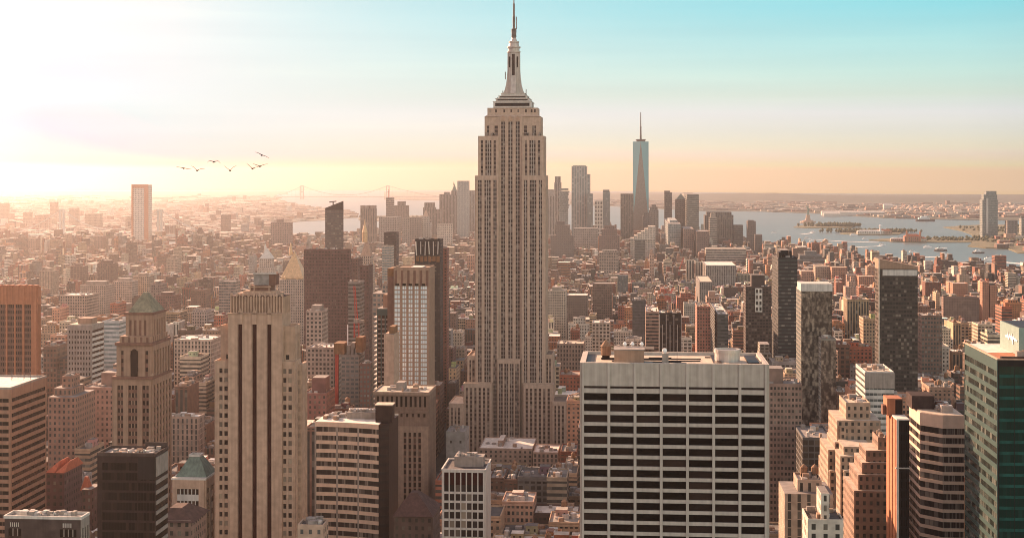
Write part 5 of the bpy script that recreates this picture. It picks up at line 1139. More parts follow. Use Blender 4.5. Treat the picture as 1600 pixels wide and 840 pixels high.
# --- the far downtown cluster
def FAR(name, label, phrase, L, Rr, top, Y, c, sty=GRID, **k):
    k.setdefault('dep', 45); k.setdefault('pitch', 6.0); k.setdefault('fh', 7.5); k.setdefault('keep', top + 30); k.setdefault('roofc', tuple(x * .9 for x in c))
    return TW(name, label, phrase, L, Rr, top, Y, c, sty, **k)


t = Thing('glass_spire_tower', 'tapering teal glass skyscraper with a thin spire far downtown', 'skyscraper', (PX(1001, 5850), 5880, 2)); T.append(t)
Yw = 5850; r_ = PX(1013.6, Yw) - PX(1001.2, Yw); xc_, yc_ = PX(1001.2, Yw), Yw + r_
zt, zb = ZY(221, 1001, Yw), ZY(345, 1001, Yw)
glass('tower_glass_teal', (.085, .27, .30), (.12, .33, .36), .3, rough=.3, mid=(.10, .29, .32), spec=.1); stone('tower_glass_brown', (.16, .145, .125), rough=.3, streak=.1)
sqb = [(xc_ - r_, yc_ - r_), (xc_ + r_, yc_ - r_), (xc_ + r_, yc_ + r_), (xc_ - r_, yc_ + r_)]; mid = [(xc_, yc_ - r_), (xc_ + r_, yc_), (xc_, yc_ + r_), (xc_ - r_, yc_)]
t.part('base', 'tower_glass_brown').prism(sqb, 2, zb)
for i in range(4):
    a, b2, m_, m2 = sqb[i], sqb[(i + 1) % 4], mid[i], mid[(i - 1) % 4]
    q = t.part('facet', 'tower_glass_brown', True); k0 = q.pts([(*a, zb), (*b2, zb), (*m_, zt)]); q.face((k0, k0 + 1, k0 + 2))
    q = t.part('facet', 'tower_glass_teal', True); k0 = q.pts([(*a, zb), (*m_, zt), (*m2, zt)]); q.face((k0, k0 + 1, k0 + 2))
q = t.part('top', 'tower_glass_brown'); k0 = q.pts([(*p_, zt) for p_ in mid]); q.face((k0, k0 + 1, k0 + 2, k0 + 3))
t.part('ring', 'dark_steel').rings(xc_, yc_, [(17, zt), (17, zt + 4), (20, zt + 4), (20, zt + 9), (16, zt + 9)], 20)
t.part('spire', 'dark_steel').rings(xc_, yc_, [(4.0, zt + 9), (2.8, ZY(200, 1001, Yw)), (3.6, ZY(199, 1001, Yw)), (2.2, ZY(196, 1001, Yw)), (1.4, ZY(175, 1001, Yw))], 8)
claim(xc_ - 40, xc_ + 40, yc_ - 40, yc_ + 40); landmark(988, 1014, 175, 345, Yw, 'the teal glass spire tower')
FAR('glass_tower', 'tall pale glass tower with vertical ribs right of the limestone skyscraper', 'the tall pale ribbed glass tower', 893, 917, 260, 5500, (.27, .26, .235), (.6, 1.1, .8), bulk=(895, 915, 258.5), side=(917.2, 922, 272), pitch=9)
FAR('glass_tower', 'dark teal tower on the flank of the pale ribbed one', 'the dark teal flanking tower', 917.5, 926, 303, 5450, (.11, .145, .145), CURT)
FAR('slender_tower', 'slender hazy tower with a notched crown', 'the slender tower with a notched crown', 866, 876.5, 285, 5700, (.26, .235, .215), RIB, steps=[(867, 875.5, 276, 4)])
t = FAR('stacked_tower', 'hazy tower of offset stacked glass floors', 'the tower of offset stacked floors', 874, 887, 300, 5300, (.25, .245, .23), CURT)
for i in range(9): o_ = ((i * 37) % 5 - 2) * .55; y_ = 5297 - (i % 3) * 3; t.part('stacked_floor', 'city_wall', True); cbox(t.part('stacked_floor', 'city_wall', True), PX(873.5 + o_, y_), PX(888 + o_, y_), y_, y_ + 40, ZY(330 - i * 4.1, 880, y_), ZY(327 - i * 4.1, 880, y_), (.28, .27, .25), (.3, .28, .25), 6, 4, CURT)
FAR('stone_tower', 'hazy stone tower beside the limestone skyscraper with a teal band', 'the hazy stone tower with a teal band', 854, 866, 306, 5200, (.30, .26, .23), RIB, bulk=(855, 865, 296))
FAR('dark_tower', 'massive dark windowless tower with stepped shoulders', 'the massive dark windowless tower', 868, 890, 352, 4300, (.135, .11, .095), (.3, .3, .05), side=(860, 896, 368), bulk=(870, 882, 346))
FAR('lattice_tower', 'white lattice framed tower low between darker ones', 'the white lattice tower', 929, 941.5, 314, 5300, (.55, .46, .38), (.6, .6, .1), pitch=10, fh=14)
FAR('glass_tower', 'thin dark teal tower with a crown screen', 'the thin dark teal tower', 942, 953, 300, 5700, (.09, .115, .115), CURT, bulk=(942, 952, 296.5))
FAR('brown_slab', 'broad brown slab with one bright side, left of the spire tower', 'the broad brown slab with a bright side', 969.5, 990, 303, 5400, (.155, .125, .10), (.6, .9, .1), back=961)
FAR('round_topped_tower', 'brown tower with a rounded stepped top, right of the spire tower', 'the brown tower with a rounded top', 1014, 1029, 328, 5500, (.15, .125, .11), PUNCH, steps=[(1015.5, 1027.5, 323, 6), (1018, 1025, 320, 12)])
FAR('dark_tower', 'dark low tower at the foot of the spire tower', 'the dark tower at the spire foot', 1004, 1017, 338, 5200, (.10, .085, .08), PUNCH, steps=[(1006, 1014, 333, 6)])
FAR('dark_tower', 'slim dark tower with a jagged top right of the spire', 'the slim dark jagged tower', 1038, 1050, 301, 5600, (.10, .082, .075), (.9, .5, .05), bulk=(1038, 1047, 298))
FAR('pyramid_topped_tower', 'dark office tower with a low pyramid roof', 'the dark tower with a low pyramid', 1055, 1072, 311, 5700, (.13, .105, .09), GRID, flat=False, pyr=(1057, 1071, 311, 302.5, 'copper_green'))
FAR('slab_tower', 'grey green ribbed slab with a brightly lit flank', 'the grey green slab with a lit flank', 1073.5, 1092, 304, 5500, (.17, .165, .14), BAND, back=1064.5)
t = FAR('chamfered_tower', 'broad dark office with chamfered roof corners near the water', 'the broad dark chamfered office', 1101, 1146, 336, 5000, (.135, .115, .10), (.5, .9, .05), dep=70, steps=[(1104, 1143, 331.5, 10)])
FAR('ribbed_tower', 'pale ribbed tower in front of the broad dark chamfered office', 'the pale ribbed front tower', 1108.5, 1120, 340, 4900, (.34, .28, .23), BAND, bulk=(1111, 1118, 333))
FAR('dark_block', 'low dark block stepping down from the chamfered office', 'the low dark stepping block', 1147, 1161, 352, 5000, (.12, .105, .095), BAND)
FAR('riverside_tower', 'narrow brown tower at the water with a flat top', 'the narrow brown riverside tower', 1168, 1181, 346, 4900, (.14, .105, .09), PUNCH, bulk=(1169, 1178, 344))
FAR('riverside_tower', 'dark riverside tower, lower and closest to the open water', 'the lower riverside tower', 1180.5, 1191, 367, 4800, (.11, .085, .075), PUNCH)
t = FAR('sloping_block', 'long white apartment slab whose roof climbs in steps, catching the sun', 'the long white stepped slab', 985, 1024, 375, 4600, (.52, .42, .34), (.6, .5, .3), dep=60, roofm='white_roof', pitch=5, fh=6)
for i in range(6): y_ = 4598; cbox(t.part('roof_step', 'city_wall', True), PX(985 + i * 5.5, y_), PX(1024, y_), y_ - i * .5, y_ + 50, ZY(376, 1000, y_), ZY(371.5 - i * 3.6, 1000, y_), (.56, .46, .37), (.6, .52, .44), 5, 6, (.6, .5, .3))
FAR('dark_block', 'dark slab with one sunlit edge below the long white slab', 'the dark slab below the white one', 992, 1008, 375, 4000, (.11, .115, .105), BAND, back=986)
FAR('brown_mass', 'massive brown brick building with a stepped top', 'the massive brown stepped building', 936, 968, 368, 4500, (.15, .10, .085), PUNCH, dep=70, steps=[(940, 964, 358, 10), (944, 960, 353, 18)])
FAR('grey_mass', 'broad grey beige building in front of the ribbed glass tower', 'the broad grey beige building', 896, 934, 357, 4700, (.27, .23, .195), PUNCH, dep=70)
FAR('beige_block', 'beige block with a dark roof above low streets', 'the beige block with a dark roof', 936, 966, 394, 3600, (.29, .225, .18), GRID, dep=60, steps=[(941, 964, 391, 10)])
FAR('glass_block', 'pale glass block with a lit brick edge, right of the white slab', 'the pale glass block with a brick edge', 1044, 1063.5, 350, 4700, (.30, .30, .28), CURT, back=1038, bulk=(1048, 1060, 346))
FAR('brick_block', 'pink brown apartment slab near the chamfered office', 'the pink brown apartment slab', 1068, 1084, 358, 4650, (.22, .14, .11), PUNCH, back=1064)
FAR('brick_block', 'dark brown slab with a lit flank, left of the chamfered office', 'the dark brown slab with a lit flank', 1088, 1108, 362, 4600, (.14, .09, .075), PUNCH, back=1085)
FAR('long_terminal', 'long low terminal building with pale roof before the downtown towers', 'the long low terminal building', 1103, 1166, 389, 4300, (.40, .32, .26), BAND, dep=70, roofm='pale_roof')
FAR('comb_block', 'grey comb fronted warehouse with a bright end', 'the grey comb fronted warehouse', 1103, 1150, 415, 3300, (.24, .215, .19), (.4, .9, .05), back=1098, roofm='white_roof', pitch=4)
FAR('brick_tower', 'slim pink tower standing above the rows', 'the slim pink tower', 1015, 1022, 398, 3500, PINK, PUNCH, dep=20, bulk=(1016, 1020, 390))
FAR('white_pair_tower', 'white twin slab tower, first of two', 'the white twin slabs', 1072, 1085, 407, 3400, CREAM, RIB, dep=22); FAR('white_pair_tower', 'white twin slab tower, second and shorter', 'the white twin slabs', 1087, 1098, 410, 3380, CREAM, RIB, dep=22)
FAR('rippled_tower', 'tall silvery rippled tower left of the limestone skyscraper', 'the tall silvery rippled tower', 714.5, 731.5, 283, 5500, (.27, .265, .245), (.5, .6, .8))
t = FAR('pointed_tower', 'ornate pointed tower with a green crown beside the silvery one', 'the ornate pointed tower', 703, 714, 305, 5700, (.23, .21, .19), RIB, flat=False, steps=[(705, 713, 298, 5)], pyr=(705.5, 712.5, 298, 287, 'copper_green'))
t.part('spire', 'copper_green').rings(PX(709, 5722), 5722, [(2.5, ZY(289, 709, 5722)), (.5, ZY(284, 709, 5722))], 8)
FAR('stone_slab', 'hazy broad slab left of the ornate pointed tower', 'the hazy broad slab', 686.5, 703, 304, 5800, (.21, .19, .175), RIB, bulk=(693, 702, 300))
FAR('grey_tower', 'hazy grey tower with a sloped shoulder beside the silvery one', 'the hazy tower with a sloped shoulder', 732, 741, 298, 5900, (.22, .215, .2), RIB)
t = FAR('domed_municipal_tower', 'tiered stone tower with a small pinnacle', 'the tiered stone tower', 656, 672, 348, 5000, (.33, .28, .24), PUNCH, flat=False, steps=[(659, 669, 338, 6)], pyr=(660, 668, 338, 328, 'tan_stone'))
FAR('white_office', 'pale office with a bright side below the ornate pointed tower', 'the pale office below the pointed tower', 683, 707, 350, 4700, (.42, .35, .29), PUNCH, back=679)
FAR('stepped_office', 'hazy stepped office with a notched roof', 'the hazy stepped office', 661, 679, 324, 5600, (.23, .19, .165), RIB, steps=[(663, 678, 317, 6)], side=(678.5, 688, 327))
t = FAR('twin_notch_tower', 'brown tower with two notched roof corners', 'the brown tower with notched corners', 563, 585, 326, 4700, (.20, .15, .125), RIB, flat=False)
for a_, b2 in ((563, 568), (572, 576), (579, 585)): cbox(t.part('roof_notch', 'city_wall', True), PX(a_, 4700), PX(b2, 4700), 4701, 4740, ZY(326.3, 570, 4700), ZY(321, 570, 4700), (.20, .15, .125), (.2, .15, .13), 6, 7, (0, 0, 0))
t = FAR('construction_tower', 'slim unfinished tower with a mast and raw floors, far downtown', 'the slim unfinished far tower', 603, 613, 309, 5300, (.26, .20, .17), BAND); t.part('mast', 'red_paint').bar((PX(606, 5300), 5320, ZY(309, 607, 5300)), (PX(606, 5300), 5320, ZY(296, 607, 5300)), 2)
FAR('crowned_tower', 'brown tower with a tiered crown, hazy', 'the hazy tower with a tiered crown', 616, 636.5, 321, 5500, (.185, .145, .125), PUNCH, steps=[(621, 632, 315, 6)])
FAR('grey_mass', 'wide hazy grey mass below the crowned tower', 'the wide hazy grey mass', 592, 622, 339, 4900, (.24, .205, .18), PUNCH, dep=70)
FAR('lit_edge_block', 'hazy block with a bright edge in the cluster', 'the hazy block with a bright edge', 628, 640, 341, 4850, (.24, .2, .17), PUNCH, back=624); FAR('brick_block', 'hazy brown block filling the cluster', 'the hazy brown block', 640, 656, 340, 4950, (.21, .165, .14), PUNCH)
FAR('brown_apartment', 'lone brown apartment block by the east water with a stair head', 'the lone brown apartment block', 423, 453, 347.5, 4700, (.23, .155, .13), PUNCH, dep=40, bulk=(431, 440, 342))
t = FAR('white_edge_tower', 'tall narrow tower with a pale face and orange frame, alone at the hazy side', 'the tall narrow tower with an orange frame', 205.5, 232, 289, 5300, (.46, .42, .38), (.5, .5, .6), dep=40, keep=376)
y_ = 5300; fr = t.part('orange_frame', 'orange_brick'); fr.box(PX(205.5, y_), PX(208.5, y_), y_ - 2, y_, 2, ZY(289, 218, y_)); fr.box(PX(225.5, y_), PX(232, y_), y_ - 2, y_, 2, ZY(289, 218, y_)); fr.box(PX(205.5, y_), PX(232, y_), y_ - 2.1, y_ - .05, ZY(293.5, 218, y_), ZY(288, 218, y_))
for i_, (L_, R_, tp_, Y_) in enumerate(((-6, 10, 318, 7600), (78, 87, 316, 7800), (108, 120, 326, 7400), (133, 156, 334, 7000), (36, 46, 332, 7200), (55, 74, 336, 6800), (345, 357, 336, 6500), (196, 205, 338, 6800), (257, 270, 353, 6000), (140, 160, 369, 5000), (95, 106, 366, 5100), (34, 56, 373, 4900), (210, 222, 384, 4700), (222, 232, 390, 4600))):
    FAR('hazy_tower', ['faint tower at the bright edge of the haze', 'faintest slim tower above the suspension bridge', 'faint tower with a stepped top beyond the bridge', 'broad faint tower block beyond the bridge', 'short faint tower left of the bridge tower', 'wide faint block left of the bridge tower', 'pair topped block over the eastern shore', 'narrow faint block touching the orange framed tower', 'low brown hazy block on the eastern shore', 'dark hazy block in front of the bridge deck', 'hazy block under the bridge tower', 'broad hazy block at the bridge foot', 'hazy white block under the orange framed tower', 'hazy grey block beside the white one'][i_], 'the faint eastern towers', L_, R_, tp_, Y_, [TAN, TAN, TAN, TAN, TAN, PINK, BROWN, TAN, BROWN, BROWN, TAN, BROWN, CREAM, GREY][i_], PUNCH, dep=40, group='faint towers in the eastern haze')

# --- across the river
t = FAR('curved_glass_tower', 'tall curved glass tower alone on the far river shore', 'the tall tower across the river', 1535, 1559, 312, 6400, (.22, .23, .21), (.9, .6, .6), dep=50, steps=[(1537, 1558, 304, 4), (1541, 1557, 298.5, 9)], flat=False, keep=382)
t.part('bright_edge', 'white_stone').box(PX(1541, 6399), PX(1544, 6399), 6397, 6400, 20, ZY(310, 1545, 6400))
for i_, (L_, R_, tp_, c_) in enumerate(((1574, 1590, 345, (.17, .15, .135)), (1572, 1588, 366, PINK), (1589, 1606, 369, CREAM), (1596, 1622, 342, (.24, .25, .23)), (1583, 1603, 381, PINK), (1620, 1640, 352, TAN))):
    FAR('shore_block', ['dark office block behind the far shore buildings', 'pink block at the far shore', 'cream block at the far shore', 'glass tower cut by the frame on the far shore', 'low rounded pink block at the waterline', 'tan tower beyond the far shore'][i_], 'the far shore blocks', L_, R_, tp_, 6300 + (i_ * 53) % 200 - (180 if tp_ > 360 else 0), c_, PUNCH, dep=40, keep=tp_ + 10, group='blocks on the far river shore')
for t in T:
    if not hasattr(t, 'out'): t.finish()
# ------------------------------------------------------------------ bridges, statue, cranes, boats, birds
def suspension(name, label, D, towers, py_top, py_deck, py_base, ends, legs, mat, wd, sag, hang, deck_h=8):
    Y = D; z = lambda py: CAMZ + (EYE - py) * D / F
    X = lambda px: PX(px, Y)
    t = Thing(name, label, 'bridge', (X(sum(towers) / 2), Y, 2))
    for tx in towers:
        b = t.part('tower', mat, True)
        for s in (-1, 1): b.box(X(tx) + s * legs - wd / 2, X(tx) + s * legs + wd / 2, Y - wd / 2, Y + wd / 2, z(py_base), z(py_top))
        for py in (py_top, (py_top + py_deck) / 2): b.box(X(tx) - legs, X(tx) + legs, Y - wd / 3, Y + wd / 3, z(py) - wd * .8, z(py) - .1)
    t.part('deck', mat).box(X(ends[0]), X(ends[1]), Y - 14, Y + 14, z(py_deck), z(py_deck) + deck_h)
    def cable(p0, z0, p1, z1, sagm):
        b = t.part('cable', 'cable_grey' if mat != 'white_stone' else mat, True); n = 22; pts = []
        for i in range(n + 1): u = i / n; pts.append((X(p0) + (X(p1) - X(p0)) * u, Y, z0 + (z1 - z0) * u - sagm * 4 * u * (1 - u)))
        for p, q in zip(pts, pts[1:]): b.bar(p, q, wd * .42)
        for i in range(2, n - 1, hang): b.bar(pts[i], (pts[i][0], Y, z(py_deck)), wd * .10)
    zt, zd = z(py_top), z(py_deck) + deck_h
    cable(ends[0], zd, towers[0], zt, (zt - zd) * .12); cable(towers[-1], zt, ends[1], zd, (zt - zd) * .12)
    for a, b in zip(towers, towers[1:]): cable(a, zt, b, zt, (zt - zd) * sag)
    t.finish()


suspension('suspension_bridge', 'long pale suspension bridge with two tall towers across the harbour mouth', 17300, (472, 606), 290, 308.6, 312.5, (428, 690), 15, 'cable_grey', 13, .86, 3)
suspension('suspension_bridge', 'bright old suspension bridge with a lattice tower sunk in eastern haze', 5350, (97, 250), 328, 371, 386, (20, 330), 6, 'white_stone', 8, .82, 2, 7)
# statue
D = 8400.0; zz = lambda py: CAMZ + (EYE - py) * D / F; sx_, sy_ = PX(1262.5, D), D
t = Thing('statue', 'green robed statue holding a torch high on a stone pedestal', 'statue', (sx_, sy_, 3))
t.part('fort', 'tan_stone').rings(sx_, sy_, [(46, 3), (44, 12), (30, 12), (30, 17)], 11)
t.part('pedestal', 'tan_stone').rings(sx_, sy_, [(14, 17), (11, 30), (10, 44), (12, 46), (8, 48)], sq=True)
st = t.part('figure', 'verdigris')
st.rings(sx_, sy_, [(6.4, 48), (6.0, 58), (5.2, 68), (4.4, 76), (5.2, 82), (4.6, 86), (1.9, 88), (2.6, 90), (2.9, 92.5), (2.2, 95), (.8, 96)], 12)
st.bar((sx_ - 4, sy_, 84), (sx_ - 7.5, sy_, 92), 3.2); st.bar((sx_ - 7.5, sy_, 91), (sx_ - 7.8, sy_, 104), 2.6); st.bar((sx_ + 4, sy_, 84), (sx_ + 6, sy_ - 3, 76), 3.0)
for i in range(7): a_ = math.pi * (i + .5) / 7; st.bar((sx_, sy_, 94), (sx_ + 5.4 * math.cos(a_), sy_, 94 + 4.2 * math.sin(a_)), .8)
t.part('figure/tablet', 'verdigris').box(sx_ + 4.5, sx_ + 8, sy_ - 5, sy_ - 4, 72, 82)
t.part('figure/torch', 'gold_leaf').rings(sx_ - 7.8, sy_, [(1.8, 104), (2.2, 105), (1.6, 108), (.3, 111)], 8)
t.finish()


def grove(name, pts, seed, h=(9, 16), mat='island_green'):
    """a wooded island far off: many crowns in one mass"""
    rnd = random.Random(seed); b = MB()
    for x, y, r in pts:
        for _ in range(26):
            a, d = rnd.uniform(0, 6.28), r * math.sqrt(rnd.random()); cx, cy_ = x + d * math.cos(a) * 1.6, y + d * math.sin(a) * .8
            s, H = rnd.uniform(5, 9), rnd.uniform(*h)
            b.rings(cx, cy_, [(s * .3, 3), (s, 3 + H * .45), (s * .8, 3 + H * .8), (s * .15, 3 + H)], 6)
    structure(name, b, mat, 'stuff')


grove('island_trees', [(*ground_at(px, 353.2, 3), 70) for px in (1280, 1292, 1304, 1314)] + [(*ground_at(px, 354, 3), 30) for px in (1322, 1330)], 1, (10, 24))
grove('island_trees', [(*ground_at(px, 362.5, 3), 75) for px in (1322, 1334, 1348, 1362, 1376, 1390, 1402)], 2, (9, 20))
grove('park_trees', [(*ground_at(px, py, 3), 90) for px, py in ((1535, 356), (1550, 360), (1570, 358), (1590, 362), (1600, 354), (1560, 372), (1580, 377), (1440, 374.5), (1480, 374), (1515, 375), (1610, 370))], 3, (6, 14))
grove('park_trees', [(*ground_at(px, py, 3), 90) for px, py in ((570, 340), (600, 341), (640, 340), (680, 339))], 4, (6, 14))
# island halls
def hall(name, label, px, py, w, d, h, c, roof='red_tile', towers=()):
    x, y = ground_at(px, py, 3); t = Thing(name, label, 'building', (x, y, 3))
    cbox(t.part('wall', 'city_wall'), x - w / 2, x + w / 2, y - d / 2, y + d / 2, 3, 3 + h, c, (.4, .3, .25), 8, 7, PUNCH)
    t.part('roof', roof).hull([(x - w / 2, y - d / 2, 3 + h), (x + w / 2, y - d / 2, 3 + h), (x + w / 2, y + d / 2, 3 + h), (x - w / 2, y + d / 2, 3 + h)], [(x - w / 2 + d / 2, y - 1, 3 + h * 1.5), (x + w / 2 - d / 2, y - 1, 3 + h * 1.5), (x + w / 2 - d / 2, y + 1, 3 + h * 1.5), (x - w / 2 + d / 2, y + 1, 3 + h * 1.5)])
    for dx in towers: t.part('turret', 'orange_brick', True).rings(x + dx, y - d / 2, [(4, 3), (4, 3 + h * 1.7), (4.5, 3 + h * 1.7), (.3, 3 + h * 2.3)], 8)
    t.finish()


hall('island_hall', 'red brick hall with turrets on the low island', 1426, 377.0, 70, 34, 20, TERRA, towers=(-26, 26)); hall('island_hall', 'long pink hall with white roof on the low island', 1405, 376.2, 70, 24, 9, PINK, 'white_roof'); hall('island_hall', 'small cream shed at the island tip', 1443, 377.2, 22, 20, 13, CREAM)
hall('island_hall', 'long white hall among trees on the wooded island', 1360, 365.2, 120, 30, 12, WHITE, 'white_roof'); hall('island_hall', 'pink hall beside a white water tower on the wooded island', 1381, 365.0, 70, 30, 14, PINK)
x_, y_ = ground_at(1375.5, 365.4, 3); t = Thing('water_tower', 'slim white water tower on the wooded island', 'tower', (x_, y_, 3)); t.part('shaft', 'white_paint').rings(x_, y_, [(4.5, 3), (4, 34)], 10); t.part('tank', 'white_paint').rings(x_, y_, [(4.2, 34), (6, 37), (6, 43), (.5, 46)], 12); t.finish()

# tower cranes
def crane(label, px, Y, py0, py1, pxt, pyt, mat='red_paint', w=2.2):
    x = PX(px, Y); z = lambda py: ZY(py, px, Y); t = Thing('tower_crane', label, 'crane', (x, Y, z(py0)), 'red cranes over the city')
    h = w / 2; m = t.part('mast', mat)
    for a in (-h, h):
        for c in (-h, h): m.bar((x + a, Y + c, z(py0)), (x + a, Y + c, z(py1)), .45)
    n = max(3, int((z(py1) - z(py0)) / 3))
    for i in range(n):
        za = z(py0) + (z(py1) - z(py0)) * i / n; zb = z(py0) + (z(py1) - z(py0)) * (i + 1) / n; s = 1 if i % 2 else -1
        m.bar((x - h * s, Y - h, za), (x + h * s, Y - h, zb), .3); m.bar((x - h, Y + h * s, za), (x - h, Y - h * s, zb), .3)
    t.part('cab', 'concrete').box(x - 2, x + 2, Y - 2, Y + 2, z(py1), z(py1) + 3.2)
    j = t.part('jib', mat); p0 = Vector((x, Y, z(py1) + 2)); p1 = Vector((PX(pxt, Y - 10), Y - 10, ZY(pyt, pxt, Y - 10))); d = p1 - p0; sd = Vector((.9, .3, 0)); up = Vector((0, 0, 1.5)) if abs(d.z) < abs(d.x) else Vector((1.2, 0, .3))
    for o in (sd, -sd): j.bar(p0 + o, p1 + o * .5, .45)
    j.bar(p0 + up, p1 + up * .4, .45)
    n = 16
    for i in range(n):
        a, c = p0 + d * (i / n), p0 + d * ((i + 1) / n); j.bar(a + sd, c + up * (1 - .6 * i / n), .25); j.bar(a + up * (1 - .6 * i / n), c - sd, .25)
    t.part('counterweight', 'concrete').box(x + 2.2, x + 6.5, Y - 1.3, Y + 1.3, z(py1), z(py1) + 2.4)
    t.finish()


crane('red lattice crane with its jib raised steeply over the half built tower', 557, 1184, 527, 504, 553.5, 447, w=3.6)
crane('red crane leaning its jib to the upper side, beyond the low roofs', 1047, 2150, 484, 462, 1052, 449, w=3)
crane('red crane with a long jib rising between pink rows', 1061, 2700, 430, 424, 1068, 402, w=3)
crane('small red crane with its jib tipped back beside the tallest red one', 1041, 2250, 470, 461, 1038, 452, w=3)

# boats with wakes
def boat(label, px, py, L, kind='ferry', flip=1, wake=None):
    x, y = ground_at(px, py, 0); t = Thing('ferry_boat' if kind == 'ferry' else 'motor_boat', label, 'boat', (x, y, 0), 'boats on the harbour')
    W = L * .28; h = L * .09 + .8
    hull = [(x - flip * L * .5, y - W / 2), (x + flip * L * .25, y - W / 2), (x + flip * L * .5, y), (x + flip * L * .25, y + W / 2), (x - flip * L * .5, y + W / 2)]
    t.part('hull', 'white_paint' if L < 40 else 'dark_stone').prism(hull, -.3, h)
    t.part('cabin', 'white_paint').box(x - L * .38, x + L * .2, y - W * .36, y + W * .36, h + .02, h + L * .10); t.part('cabin/upper_deck', 'white_paint').box(x - L * .25, x + L * .08, y - W * .3, y + W * .3, h + L * .10 + .02, h + L * .17)
    t.part('cabin/window_strip', 'dark_glass').box(x - L * .37, x + L * .19, y - W * .37, y + W * .37, h + L * .04, h + L * .075)
    t.part('funnel', 'dark_stone').box(x - L * .16, x - L * .08, y - W * .1, y + W * .1, h + L * .17, h + L * .23)
    t.finish()
    if wake:
        pts = [ground_at(a, b, 0) for a, b in [(px, py)] + list(wake)]; b = MB(); k = []
        for i, (a, c) in enumerate(pts):
            q = pts[min(i + 1, len(pts) - 1)]; p = pts[max(i - 1, 0)]; dx, dy = q[0] - p[0], q[1] - p[1]; l = math.hypot(dx, dy) or 1; w_ = W * (.5 + .55 * i)
            k.append(b.pts([(a - dy / l * w_, c + dx / l * w_, .25), (a + dy / l * w_, c - dx / l * w_, .25)]))
        for a, c in zip(k, k[1:]): b.face((a, a + 1, c + 1, c))
        structure('wake_foam', b, 'foam', 'stuff')


boat('white ferry towing a long curling wake nearest the waterfront warehouses', 1243, 387, 42, flip=-1, wake=[(1270, 388.5), (1300, 391), (1308, 393.5)])
boat('small launch drawing the longest straight wake', 1379, 383, 26, flip=1, wake=[(1372, 384.5), (1330, 386.3), (1300, 387.5)])
boat('white boat trailing a faint wake below the statue', 1262, 373.5, 30, flip=-1, wake=[(1285, 375), (1325, 377.3), (1372, 378.6)])
boat('small white boat just below the statue wake', 1270, 377.4, 26); boat('tiny boat on open water west of the statue', 1210, 364, 26); boat('small boat with a flat wake off the statue island', 1271, 363.2, 26, wake=[(1262, 365), (1252, 366)])
boat('white boat close to the wooded island', 1334, 367.8, 34); boat('little red and white boat beside the low island', 1352.5, 373.3, 24); boat('low barge far out beyond the islands', 1446, 345.5, 110)
boat('big white ferry in mid river', 1470, 392, 44); boat('small boat crossing behind the big ferry', 1450, 387, 30, wake=[(1462, 387.4), (1480, 387.6)]); boat('small white boat short of the big ferry', 1426, 394, 24)
boat('grey boat pulling a thin straight wake past the slanting tower', 1480, 400, 34, flip=1, wake=[(1468, 401), (1440, 402), (1425, 402)]); boat('round white ferry off the tall curved tower', 1529, 395.5, 40); boat('bright ferry with a broad wake running off the frame', 1546, 407, 38, flip=-1, wake=[(1565, 409), (1590, 411.5), (1610, 413)])

# birds: body, wings and tail in one skin
def bird(label, px, py, left, right, roll, size=1.25, D=150):
    """left/right: angles (inner, outer) of each wing above the horizontal"""
    x, y = PX(px, D), D; z = ZY(py, px, D); b = MB(); S = size
    prof = [(-.30, .012), (-.24, .035), (-.12, .062), (.02, .07), (.12, .055), (.19, .04), (.24, .045), (.28, .03), (.34, .006)]      # along the body
    ks = [b.pts([(r * math.cos(a * math.pi / 4), u, r * math.sin(a * math.pi / 4) * (.9 if a < 4 else 1)) for a in range(8)]) for u, r in prof]
    for p, q in zip(ks, ks[1:]):
        for i in range(8): j = (i + 1) % 8; b.face((p + i, p + j, q + j, q + i))
    b.face(tuple(ks[-1] + i for i in range(8))); b.face(tuple(ks[0] + 7 - i for i in range(8)))
    k = b.pts([(-.02, -.24, .012), (.02, -.24, .012), (.09, -.44, .0), (-.09, -.44, .0), (-.02, -.24, -.008), (.02, -.24, -.008), (.09, -.44, -.006), (-.09, -.44, -.006)])
    for f in ((0, 1, 2, 3), (7, 6, 5, 4), (0, 4, 5, 1), (1, 5, 6, 2), (2, 6, 7, 3), (3, 7, 4, 0)): b.face(tuple(k + i for i in f))
    for s, (ai, ao) in ((-1, left), (1, right)):
        secs = []; px_, pz_ = .03, .03; L = [0, .10, .22, .34, .46, .56, .62]; ch = [.20, .21, .20, .17, .12, .07, .02]; sw = [.06, .08, .11, .09, .02, -.06, -.12]
        for i in range(7):
            if i: a = R(ai if i <= 3 else ao); px_ += (L[i] - L[i - 1]) * math.cos(a); pz_ += (L[i] - L[i - 1]) * math.sin(a)
            th = .03 * (1 - i / 9)
            secs.append(b.pts([(s * px_, sw[i] + .02, pz_), (s * px_, sw[i] - ch[i] * .4, pz_ + th), (s * px_, sw[i] - ch[i], pz_), (s * px_, sw[i] - ch[i] * .4, pz_ - th)]))
        for p, q in zip(secs, secs[1:]):
            for i in range(4): j = (i + 1) % 4; b.face((p + i, p + j, q + j, q + i))
        b.face(tuple(secs[-1] + i for i in range(4)))
    c, s_ = math.cos(R(roll)), math.sin(R(roll)); yw = R(28); cw, sw_ = math.cos(yw), math.sin(yw)
    out = []
    for vx, vy, vz in b.v:
        vx, vz = (vx * c - vz * s_) * S, (vx * s_ + vz * c) * S; vy *= S
        vx, vy = vx * cw - vy * sw_, vx * sw_ + vy * cw
        out.append((x + vx, y + vy, z + vz))
    b.v = out
    o = b.build('bird', 'bird_feather', None, (x, y, z)); o['label'] = label; o['category'] = 'bird'; o['group'] = 'birds flying over the city'


